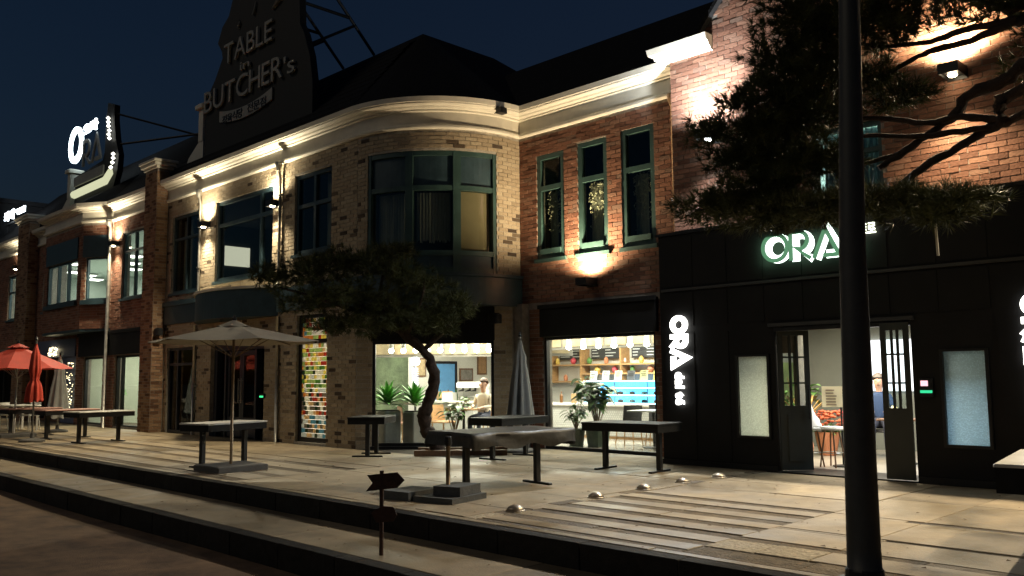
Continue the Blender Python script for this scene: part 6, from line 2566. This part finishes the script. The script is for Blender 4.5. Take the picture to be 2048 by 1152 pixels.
def closed_umbrella(loc, ztop, zbot, r, lab, cm, tied=False):
    x, y, z = loc
    t_ = thing('closed_umbrella', loc, lab, 'umbrella')
    b_ = MB()
    seg, nz = 40, 14
    vs, fs = [], []
    for j in range(nz + 1):
        f_ = j / nz
        zz = ztop - (ztop - zbot) * f_
        if tied:
            rr_ = r * (0.35 + 0.5 * f_) * (1.0 - 0.45 * math.exp(-((f_ - 0.62) / 0.08) ** 2)) * (0.15 + 0.85 * min(1, f_ * 5))
        else:
            rr_ = r * (0.12 + 0.88 * f_ ** 0.8)
            if 0.18 < f_ < 0.24:
                rr_ *= 1.25
        for k_ in range(seg):
            a = 2 * PI * k_ / seg
            q = rr_ * (1 + 0.22 * math.sin(8 * a + 1.2 * f_) * min(1, f_ * 2))
            vs.append((x + q * math.cos(a), y + q * math.sin(a), z + zz - (0.03 * math.sin(8 * a) if j == nz else 0)))
    for j in range(nz):
        for k_ in range(seg):
            fs.append((j * seg + k_, j * seg + (k_ + 1) % seg, (j + 1) * seg + (k_ + 1) % seg, (j + 1) * seg + k_))
    fs.append(tuple(range(seg)))
    b_.add(vs, fs)
    b_.build('canopy', cm, t_, smooth=True)
    b_ = MB()
    b_.tube([(x, y, z + 0.05), (x, y, z + ztop + 0.08)], 0.022, 8)
    b_.build('pole', STEEL, t_)
    b_ = MB()
    b_.lathe([(0.02, 0), (0.035, 0.04), (0.01, 0.1)], (x, y, z + ztop + 0.03), 8)
    b_.build('finial', BLACKM, t_)
    b_ = MB()
    b_.lathe([(0.28, 0), (0.28, 0.04), (0.26, 0.06), (0.05, 0.09), (0.04, 0.2), (0.03, 0.2)], (x, y, z), 18)
    b_.build('base', MATS['concrete_base'], t_)
    if tied:
        b_ = MB()
        zs_ = ztop - (ztop - zbot) * 0.62
        b_.lathe([(r * 0.36, -0.02), (r * 0.4, 0), (r * 0.36, 0.02)], (x, y, z + zs_), 16)
        b_.build('strap', cm, t_)


closed_umbrella((-11.75, 11.95, ZP), 2.15, 0.55, 0.24, 'closed grey umbrella standing beside the display window', mat('grey_canvas', (0.20, 0.20, 0.185), 0.85, var=0.15, vscale=4, bump=0.2, bscale=30))
closed_umbrella((-22.8, 6.74, ZP), 2.35, 0.95, 0.21, 'closed dark red umbrella tied with a strap at the far left', REDC, tied=True)
closed_umbrella((-26.6, 8.5, ZP), 2.1, 0.4, 0.28, 'closed white umbrella behind the pink-topped tables', WHITC)

# umbrella stand with a bare pole stub and loose weight slabs in front
us_ = thing('umbrella_stand', (-7.86, 6.78, ZP), 'empty umbrella stand with short bronze pole and slab weights', 'umbrella stand')
SLATE = mat('slate_weight', (0.06, 0.062, 0.062), 0.75, var=0.3, vscale=8, bump=0.3)
b = MB()
b.tube([(-7.86, 6.78, ZP + 0.12), (-7.86, 6.78, ZP + 0.68)], 0.026, 10)
b.build('pole', POLEM, us_, smooth=True)
b = MB()
b.lathe([(0.04, 0), (0.05, 0.03), (0.045, 0.1), (0.03, 0.11)], (-7.86, 6.78, ZP + 0.62), 10)
b.build('collar', BLACKM, us_)
b = MB()
b.cbox((-7.82, 6.78, ZP + 0.034), 0.56, 0.66, 0.066, rz=0.2)
b.build('base_plate', SLATE, us_)
b = MB()
b.cbox((-7.78, 6.85, ZP + 0.122), 0.36, 0.46, 0.105, rz=0.3)
b.build('weight', SLATE, us_)
b = MB()
b.tube([(-7.83, 6.75, ZP + 0.45), (-7.75, 6.68, ZP + 0.45)], 0.012, 6)
b.build('knob', BLACKM, us_)
lw_ = MB()
lw_.cbox((-8.33, 6.60, ZP + 0.052), 0.42, 0.52, 0.10, rz=0.15)
tag(lw_.build('weight_slab', SLATE), 'loose dark slab weight on the ground left of the umbrella stand', 'slab')

# rusty two-arrow signpost
RUST = mat('rusty_dark_steel', (0.055, 0.026, 0.017), 0.8, 0.1, var=0.45, vscale=14, bump=0.4)
sp = thing('arrow_signpost', (-6.74, 5.0, ZS), 'low rusty signpost with two arrow boards at the kerb', 'signpost')
b = MB()
b.tube([(-6.74, 5.0, ZS), (-6.74, 5.0, 0.80)], 0.02, 8)
b.build('post', RUST, sp)
for (zc, ln, hh_, flip) in ((0.70, 0.34, 0.15, 1), (0.40, 0.24, 0.14, 1)):
    b = MB()
    ax = Vector((0.72, 0.69, 0)).normalized()
    ny_v = Vector((ax.y, -ax.x, 0))
    prof = [(-ln / 2, -hh_ / 2 - .01), (ln * 0.36, -hh_ / 2 + .02), (ln / 2 + 0.02, 0.015), (ln * 0.36, hh_ / 2 + .012), (-ln / 2 + 0.01, hh_ / 2 - 0.012), (-ln / 2 + 0.06, -0.01)]
    if zc < 0.5:
        prof = [(-ln / 2, 0.02), (-ln * 0.3, -hh_ / 2), (ln * 0.36, -hh_ / 2 + .01), (ln / 2, 0.0), (ln * 0.36, hh_ / 2), (0.0, hh_ / 2 + .01), (-ln * 0.3, hh_ / 2 - 0.015)]
    c_ = Vector((-6.72, 5.02, zc)) + ny_v * 0.028
    n = len(prof)
    vs = [c_ + ax * p_[0] + Vector((0, 0, p_[1])) + ny_v * s_ for s_ in (0.006, -0.006) for p_ in prof]
    b.add(vs, [tuple(range(n)), tuple(range(2 * n - 1, n - 1, -1))] + [(i, n + i, n + (i + 1) % n, (i + 1) % n) for i in range(n)])
    b.build('arrow_board', RUST, sp)

# domed metal studs in a line
STUD = mat('worn_metal_stud', (0.36, 0.31, 0.25), 0.35, 0.8, var=0.25, vscale=20, bump=0.2)
for i, (x, y) in enumerate(((-6.68, 6.70), (-6.70, 8.06), (-6.74, 9.05), (-6.76, 9.93), (-6.72, 10.75))):
    sd = thing('ground_stud', (x, y, ZP), 'domed metal ground stud, %s of the row counted from the kerb' % ['first', 'second', 'third', 'fourth', 'fifth'][i], 'stud', 'row of domed studs')
    b = MB()
    b.lathe([(0.105, 0.0), (0.105, 0.008), (0.098, 0.014)], (x, y, ZP), 20)
    b.build('rim', STUD, sd)
    b = MB()
    b.lathe([(0.095, 0.012), (0.085, 0.035), (0.06, 0.055), (0.03, 0.066), (0.0, 0.07)], (x, y, ZP), 20)
    b.build('dome', STUD, sd, smooth=True)

# white metal table and chairs far left
for i, (x, y, rz_) in enumerate(((-28.4, 8.3, 0.4), (-29.3, 7.7, -1.2))):
    chair('garden_chair', (x, y, ZP), rz_, ['white garden chair right of the white table at the far left', 'white garden chair left of the white table at the far left'][i], WHITE, 'white garden chairs', legm=WHITE)
wtb = thing('garden_table', (-28.9, 8.1, ZP), 'white square garden table at the far left edge', 'table')
b = MB()
b.rbox(-29.6, -28.0, 7.7, 8.5, ZP + 0.70, ZP + 0.74, 0.01)
b.build('table_top', TTOPW, wtb)
for x in (-29.5, -28.15):
    for y in (7.78, 8.4):
        b = MB()
        b.box(x, x + 0.05, y, y + 0.05, ZP, ZP + 0.698)
        b.build('leg', WHITE, wtb)

# dark street pole in the foreground
pole = thing('street_pole', (-2.62, 5.98, ZP), 'dark round street pole close to the camera on the right', 'pole')
b = MB()
b.tube([(-2.63, 5.985, ZP), (-2.63, 5.985, 0.5), (-2.615, 6.0, 2.5), (-2.55, 6.06, 5.0), (-2.5, 6.1, 8.6)], [0.115, 0.110, 0.09, 0.066, 0.045], 28)
b.build('shaft', mat('dark_grey_pole_paint', (0.045, 0.045, 0.042), 0.55, 0.1, var=0.2, vscale=6, bump=0.08), pole, smooth=True)
b = MB()
b.lathe([(0.19, 0), (0.19, 0.02), (0.13, 0.03), (0.125, 0.09), (0.118, 0.1)], (-2.63, 5.985, ZP), 24)
b.build('base_collar', BLACKM, pole)
b = MB()
b.tube([(-2.5, 6.1, 8.55), (-2.45, 6.6, 8.9), (-2.4, 7.4, 9.0)], [0.04, 0.035, 0.03], 8)
b.build('arm', BLACKM, pole)
b = MB()
b.rbox(-2.55, -2.25, 7.3, 8.0, 8.93, 9.05, 0.03)
b.build('lamp_head', BLACKM, pole)
# litter
for i, (px_, py_) in enumerate(((-8.4, 3.55), (-6.1, 3.7))):
    b = MB()
    vs = [(px_ + RND.uniform(-.06, .06), py_ + RND.uniform(-.06, .06), ZR + 0.02 + RND.uniform(0, .03)) for _ in range(6)]
    b.add(vs, [(0, 1, 2), (1, 2, 3), (2, 3, 4), (3, 4, 5)])
    tag(b.build('paper_scrap', WHITE), ['crumpled pale paper scrap lying on the road', 'small pale paper scrap near the kerb on the road'][i], 'litter')
lt = MB()
for i in range(420):
    x, y = RND.uniform(-16, -0.5), RND.uniform(4.7, 11.6)
    z = (ZP if y > YK2 + 0.02 else ZS) + 0.007
    q, an = RND.uniform(0.006, 0.022), RND.random() * 6.3
    lt.add([(x + q * math.cos(an), y + q * math.sin(an), z), (x + q * math.cos(an + 1.9), y + q * math.sin(an + 1.9), z + q * 0.4), (x + q * 1.6 * math.cos(an + 3.6), y + q * 1.6 * math.sin(an + 3.6), z)], [(0, 1, 2)])
tag(lt.build('fallen_leaves', mat('dry_leaf', (0.12, 0.075, 0.035), 0.9, var=0.4, vscale=3)), 'dry leaf bits and needles scattered over the paving', 'leaves', kind='stuff')
# black trestle foot cut off at the lower right corner
tf = thing('trestle_foot', (-1.15, 6.35, ZP), 'black metal trestle foot poking into the lower right corner', 'trestle')
b = MB()
b.cbox((-1.05, 6.45, ZP + 0.09), 0.6, 0.08, 0.03, rz=0.1)
b.build('bar', BLACKM, tf)
b = MB()
b.cbox((-1.2, 6.43, ZP + 0.038), 0.05, 0.05, 0.073)
b.build('leg', BLACKM, tf)

# ================================================================== PINES
NEED = mat('pine_needle', (0.062, 0.072, 0.022), 0.6, var=0.45, vscale=3, spec=0.3)
BARK = mat('pine_bark', (0.042, 0.026, 0.018), 0.9, var=0.5, vscale=9, bump=1.0, bscale=22)


def needles(parent, pads, per, seed, nl=0.13, wd=0.010, nn=13):
    """pads: (centre, (rx,ry,rz), tufts). every tuft is a brush of thin needle blades"""
    g_ = np.random.default_rng(seed)
    V = []
    for (c, r, cnt) in pads:
        u = g_.normal(size=(cnt, 3))
        u /= np.linalg.norm(u, axis=1)[:, None]
        rad_ = g_.random(cnt) ** 0.45
        lump = 1 + 0.38 * np.sin(5 * u[:, 0] + seed) * np.cos(4 * u[:, 1] - seed) + 0.15 * np.sin(11 * u[:, 0] + 7 * u[:, 2])
        P_ = np.array(c) + u * (rad_ * lump)[:, None] * np.array(r)
        D = u * np.array([1, 1, .6]) + np.array([0, 0, 0.55]) + g_.normal(size=(cnt, 3)) * 0.35
        D /= np.linalg.norm(D, axis=1)[:, None]
        for k_ in range(nn):
            d_ = D + g_.normal(size=(cnt, 3)) * 0.62
            d_ /= np.linalg.norm(d_, axis=1)[:, None]
            L = nl * g_.uniform(0.7, 1.25, size=(cnt, 1))
            s_ = np.cross(d_, g_.normal(size=(cnt, 3)))
            s_ /= np.linalg.norm(s_, axis=1)[:, None] + 1e-9
            b0 = P_ - s_ * wd
            b1 = P_ + s_ * wd
            tip = P_ + d_ * L
            V.append(np.stack([b0, b1, tip], axis=1))
    V = np.concatenate(V).reshape(-1, 3)
    n = len(V) // 3
    me = bpy.data.meshes.new('crown')
    me.vertices.add(len(V))
    me.vertices.foreach_set('co', V.astype(np.float32).ravel())
    me.loops.add(len(V))
    me.loops.foreach_set('vertex_index', np.arange(len(V), dtype=np.int32))
    me.polygons.add(n)
    me.polygons.foreach_set('loop_start', np.arange(0, len(V), 3, dtype=np.int32))
    me.polygons.foreach_set('loop_total', np.full(n, 3, dtype=np.int32))
    me.materials.append(NEED)
    me.update(calc_edges=True)
    return place('crown', me, parent)


def limb(mb, pts, r0, r1, seg=8):
    n = len(pts)
    P_ = [Vector(p_) for p_ in pts]
    dense, rr_ = [], []
    for i in range(n - 1):
        for k_ in range(4):
            f_ = k_ / 4
            p0, p1, p2, p3 = P_[max(0, i - 1)], P_[i], P_[i + 1], P_[min(n - 1, i + 2)]
            q = 0.5 * ((2 * p1) + (p2 - p0) * f_ + (2 * p0 - 5 * p1 + 4 * p2 - p3) * f_ ** 2 + (3 * p1 - p0 - 3 * p2 + p3) * f_ ** 3)
            dense.append(q + Vector((RND.uniform(-1, 1), RND.uniform(-1, 1), RND.uniform(-1, 1))) * r0 * 0.16)
            rr_.append((r0 + (r1 - r0) * (i + f_) / (n - 1)) * RND.uniform(0.84, 1.15))
    dense.append(P_[-1])
    rr_.append(r1)
    mb.tube(dense, rr_, seg)


# small leaning pine in front of the corner window
tr1 = thing('leaning_pine_tree', tuple(Vector((-12.69, 10.75, 0.25))), 'small leaning pine with curved trunk in front of the corner window', 'tree')
b = MB()
limb(b, [Vector((-12.67, 10.78, 0.21)), Vector((-12.73, 10.61, 0.51)), Vector((-12.78, 10.44, 0.81)), Vector((-12.69, 10.41, 1.12)), Vector((-12.52, 10.46, 1.49)), Vector((-12.47, 10.39, 1.85)), Vector((-12.53, 10.21, 2.16)), Vector((-12.69, 9.94, 2.43)), Vector((-12.90, 9.62, 2.72)), Vector((-13.16, 9.25, 2.98))], 0.14, 0.065, 10)
tk = b.build('trunk', BARK, tr1, smooth=True)
b = MB()
for pts, r0 in (([Vector((-12.53, 10.21, 2.16)), Vector((-12.25, 10.38, 2.44)), Vector((-11.93, 10.52, 2.71))], 0.06), ([Vector((-12.90, 9.62, 2.72)), Vector((-13.35, 8.63, 3.06)), Vector((-13.81, 7.99, 3.28))], 0.06),
                ([Vector((-12.90, 9.62, 2.72)), Vector((-13.04, 9.61, 3.28)), Vector((-13.02, 9.70, 3.75))], 0.05), ([Vector((-13.16, 9.25, 2.98)), Vector((-13.72, 9.19, 3.49)), Vector((-14.04, 8.96, 3.79))], 0.05),
                ([Vector((-12.69, 9.94, 2.43)), Vector((-12.16, 9.83, 2.96)), Vector((-11.98, 9.80, 3.39))], 0.05)):
    limb(b, pts, r0, 0.015, 6)
b.build('branch', BARK, tr1, smooth=True)
pads = [(Vector((-11.97, 10.44, 2.96)), (0.45, 0.5, 0.22), 260), (Vector((-12.16, 10.30, 2.62)), (0.5, 0.45, 0.18), 220), (Vector((-12.25, 9.97, 3.29)), (0.5, 0.5, 0.22), 260), (Vector((-12.74, 9.72, 3.59)), (0.6, 0.6, 0.25), 320),
        (Vector((-13.13, 9.44, 3.83)), (0.7, 0.6, 0.22), 330), (Vector((-13.51, 8.94, 3.73)), (0.6, 0.6, 0.24), 330), (Vector((-13.73, 8.45, 3.58)), (0.55, 0.5, 0.22), 280), (Vector((-13.96, 7.96, 3.42)), (0.4, 0.4, 0.2), 170),
        (Vector((-14.06, 7.84, 3.56)), (0.22, 0.25, 0.14), 70), (Vector((-13.25, 8.99, 3.17)), (0.8, 0.7, 0.25), 420), (Vector((-12.76, 9.51, 2.98)), (0.7, 0.6, 0.24), 360), (Vector((-13.62, 8.50, 3.03)), (0.6, 0.5, 0.2), 260),
        (Vector((-13.11, 9.22, 2.63)), (0.7, 0.6, 0.18), 300), (Vector((-12.38, 9.79, 2.70)), (0.5, 0.5, 0.2), 230), (Vector((-13.49, 8.84, 2.59)), (0.4, 0.4, 0.12), 110), (Vector((-12.81, 9.88, 3.98)), (0.4, 0.4, 0.14), 140)]
needles(tr1, [(tuple(c), r, int(n_ * 0.5)) for c, r, n_ in pads], 0, 3, 0.17, 0.0065, 17)
pl_ = MB()
pc = Vector((-12.49, 10.89, 0.25))
for (a0, b0) in (((-1.0, -0.35), (1.0, -0.35)), ((-1.0, 0.35), (1.0, 0.35))):
    pl_.cbox((pc.x + 0.12 + b0[1] * -0.7, pc.y + 0.12 + b0[1] * 0.7, ZP + 0.05), 1.7, 0.08, 0.1, rz=PI / 4)
plo = thing('timber_edging', (pc.x + .12, pc.y + .12, ZP), 'low timber edging with cobbles round the foot of the leaning pine', 'planter')
pl_.build('edge_beam', WOODD, plo)
b = MB()
for i in range(60):
    u, v = RND.uniform(-0.8, 0.8), RND.uniform(-0.3, 0.3)
    px_, py_ = pc.x + 0.12 + (u + -v) * 0.707, pc.y + 0.12 + (u + v) * 0.707
    s_ = RND.uniform(0.03, 0.07)
    b.lathe([(0, -s_ * .4), (s_, 0), (s_ * .7, s_ * .5), (0, s_ * .7)], (px_, py_, ZP + 0.03), 7)
b.build('cobble', SLABD, plo)['kind'] = 'stuff'

# big pine on the right: trunk beyond the picture edge, limbs reaching in from the right
tr2 = thing('large_pine_tree', (-0.75, 9.4, ZP), 'large dark pine reaching in from the right over the black shopfront', 'tree')
b = MB()
limb(b, [(-0.75, 9.4, ZP), (-0.8, 9.3, 1.5), (-0.95, 9.35, 3.0), (-1.2, 9.4, 4.6), (-1.3, 9.5, 6.2), (-1.7, 9.5, 7.6)], 0.24, 0.12, 12)
b.build('trunk', BARK, tr2, smooth=True)
D2 = 9.3
T_ = lambda z: (-1.0 - 0.05 * z, 9.4, z)
big = [([T_(5.2), Vector((-2.19, 9.72, 4.82)), Vector((-2.35, 9.58, 4.71)), Vector((-2.53, 9.55, 4.58)), Vector((-2.81, 9.43, 4.49)), Vector((-2.93, 9.40, 4.33)), Vector((-3.12, 9.31, 4.16)), Vector((-3.40, 9.20, 3.97)), Vector((-3.65, 9.12, 3.81))], 0.085, 0.03),
       ([T_(4.9), Vector((-2.37, 9.59, 4.46)), Vector((-2.57, 9.55, 4.39)), Vector((-2.59, 9.55, 4.16)), Vector((-2.78, 9.51, 4.08)), Vector((-2.96, 9.43, 3.95)), Vector((-3.25, 9.23, 3.76)), Vector((-3.51, 9.15, 3.56))], 0.075, 0.03),
       ([Vector((-2.60, 9.54, 4.19)), Vector((-2.89, 9.38, 4.25)), Vector((-3.19, 9.23, 4.22)), Vector((-3.55, 9.14, 4.33)), Vector((-4.06, 8.91, 4.38))], 0.045, 0.018),
       ([T_(4.6), Vector((-2.39, 9.61, 4.22)), Vector((-2.60, 9.55, 4.14)), Vector((-2.90, 9.39, 4.11)), Vector((-3.24, 9.20, 4.08)), Vector((-3.75, 8.97, 4.14)), Vector((-4.37, 8.81, 3.92))], 0.05, 0.018),
       ([T_(5.9), Vector((-2.29, 9.69, 5.26)), Vector((-2.42, 9.58, 5.16)), Vector((-2.79, 9.51, 5.07)), Vector((-3.12, 9.46, 5.04)), Vector((-3.37, 9.37, 4.97)), Vector((-3.83, 9.23, 4.71))], 0.055, 0.02),
       ([Vector((-2.40, 9.59, 5.19)), Vector((-2.86, 9.43, 5.16)), Vector((-3.16, 9.41, 5.13)), Vector((-3.60, 9.26, 5.16)), Vector((-3.92, 9.06, 5.27))], 0.04, 0.018),
       ([Vector((-3.44, 9.16, 3.94)), Vector((-3.87, 9.17, 3.89)), Vector((-4.38, 8.82, 3.79)), Vector((-4.91, 8.46, 3.57))], 0.028, 0.015),
       ([T_(6.1), Vector((-2.36, 9.76, 5.38)), Vector((-2.69, 9.53, 5.58)), Vector((-3.15, 9.33, 5.72)), Vector((-3.80, 8.98, 5.66))], 0.07, 0.03)]
b = MB()
for pts, r0, r1 in big:
    limb(b, pts, r0, r1, 8)
b.build('branch', BARK, tr2, smooth=True)
pads = [(Vector((-4.26, 8.55, 5.45)), (0.35, 0.4, 0.35), 340), (Vector((-4.02, 8.81, 5.34)), (0.35, 0.4, 0.35), 340), (Vector((-4.40, 8.62, 5.00)), (0.42, 0.42, 0.28), 330), (Vector((-4.09, 8.80, 4.86)), (0.4, 0.4, 0.3), 330),
        (Vector((-4.54, 8.53, 4.68)), (0.4, 0.4, 0.2), 260), (Vector((-4.78, 8.30, 4.60)), (0.24, 0.25, 0.1), 90), (Vector((-4.29, 8.81, 4.46)), (0.5, 0.45, 0.25), 380), (Vector((-4.77, 8.49, 4.32)), (0.5, 0.4, 0.16), 300),
        (Vector((-5.08, 8.18, 4.33)), (0.24, 0.25, 0.10), 90), (Vector((-4.51, 8.65, 4.03)), (0.55, 0.45, 0.22), 400), (Vector((-4.93, 8.37, 4.02)), (0.35, 0.3, 0.10), 150), (Vector((-4.17, 8.86, 3.95)), (0.4, 0.4, 0.22), 260),
        (Vector((-4.69, 8.52, 3.68)), (0.55, 0.45, 0.18), 380), (Vector((-5.11, 8.27, 3.49)), (0.45, 0.4, 0.15), 300), (Vector((-4.59, 8.52, 3.39)), (0.6, 0.5, 0.16), 400), (Vector((-4.21, 8.90, 3.42)), (0.5, 0.45, 0.15), 320),
        (Vector((-3.68, 9.15, 5.28)), (0.4, 0.4, 0.22), 260), (Vector((-3.40, 9.27, 5.40)), (0.4, 0.4, 0.2), 220), (Vector((-3.72, 9.18, 4.83)), (0.32, 0.3, 0.12), 120), (Vector((-3.51, 9.29, 4.58)), (0.4, 0.35, 0.12), 170),
        (Vector((-3.67, 9.15, 3.48)), (0.5, 0.45, 0.13), 300), (Vector((-3.22, 9.32, 3.41)), (0.5, 0.45, 0.13), 300), (Vector((-2.90, 9.50, 3.42)), (0.35, 0.3, 0.08), 110), (Vector((-3.13, 9.29, 3.26)), (0.4, 0.4, 0.08), 150),
        (Vector((-3.81, 8.98, 5.55)), (0.5, 0.5, 0.3), 300), (Vector((-2.98, 9.53, 5.52)), (0.5, 0.4, 0.12), 200), (Vector((-2.52, 9.73, 5.42)), (0.4, 0.4, 0.15), 200),
        (Vector((-3.77, 8.94, 6.14)), (1.0, 0.9, 0.4), 500), (Vector((-2.94, 9.50, 6.09)), (0.9, 0.9, 0.4), 400), (Vector((-2.04, 10.26, 5.06)), (0.7, 0.7, 0.5), 400)]
needles(tr2, [(tuple(c), r, int(n_ * 0.62)) for c, r, n_ in pads], 0, 9, 0.16, 0.0048, 20)
# support prop (thin white cane) under the pine
b = MB()
b.tube([Vector((-3.27, 9.56, 3.34)), Vector((-3.28, 9.62, 2.89))], 0.014, 6)
b.build('support_cane', WHITE, tr2)
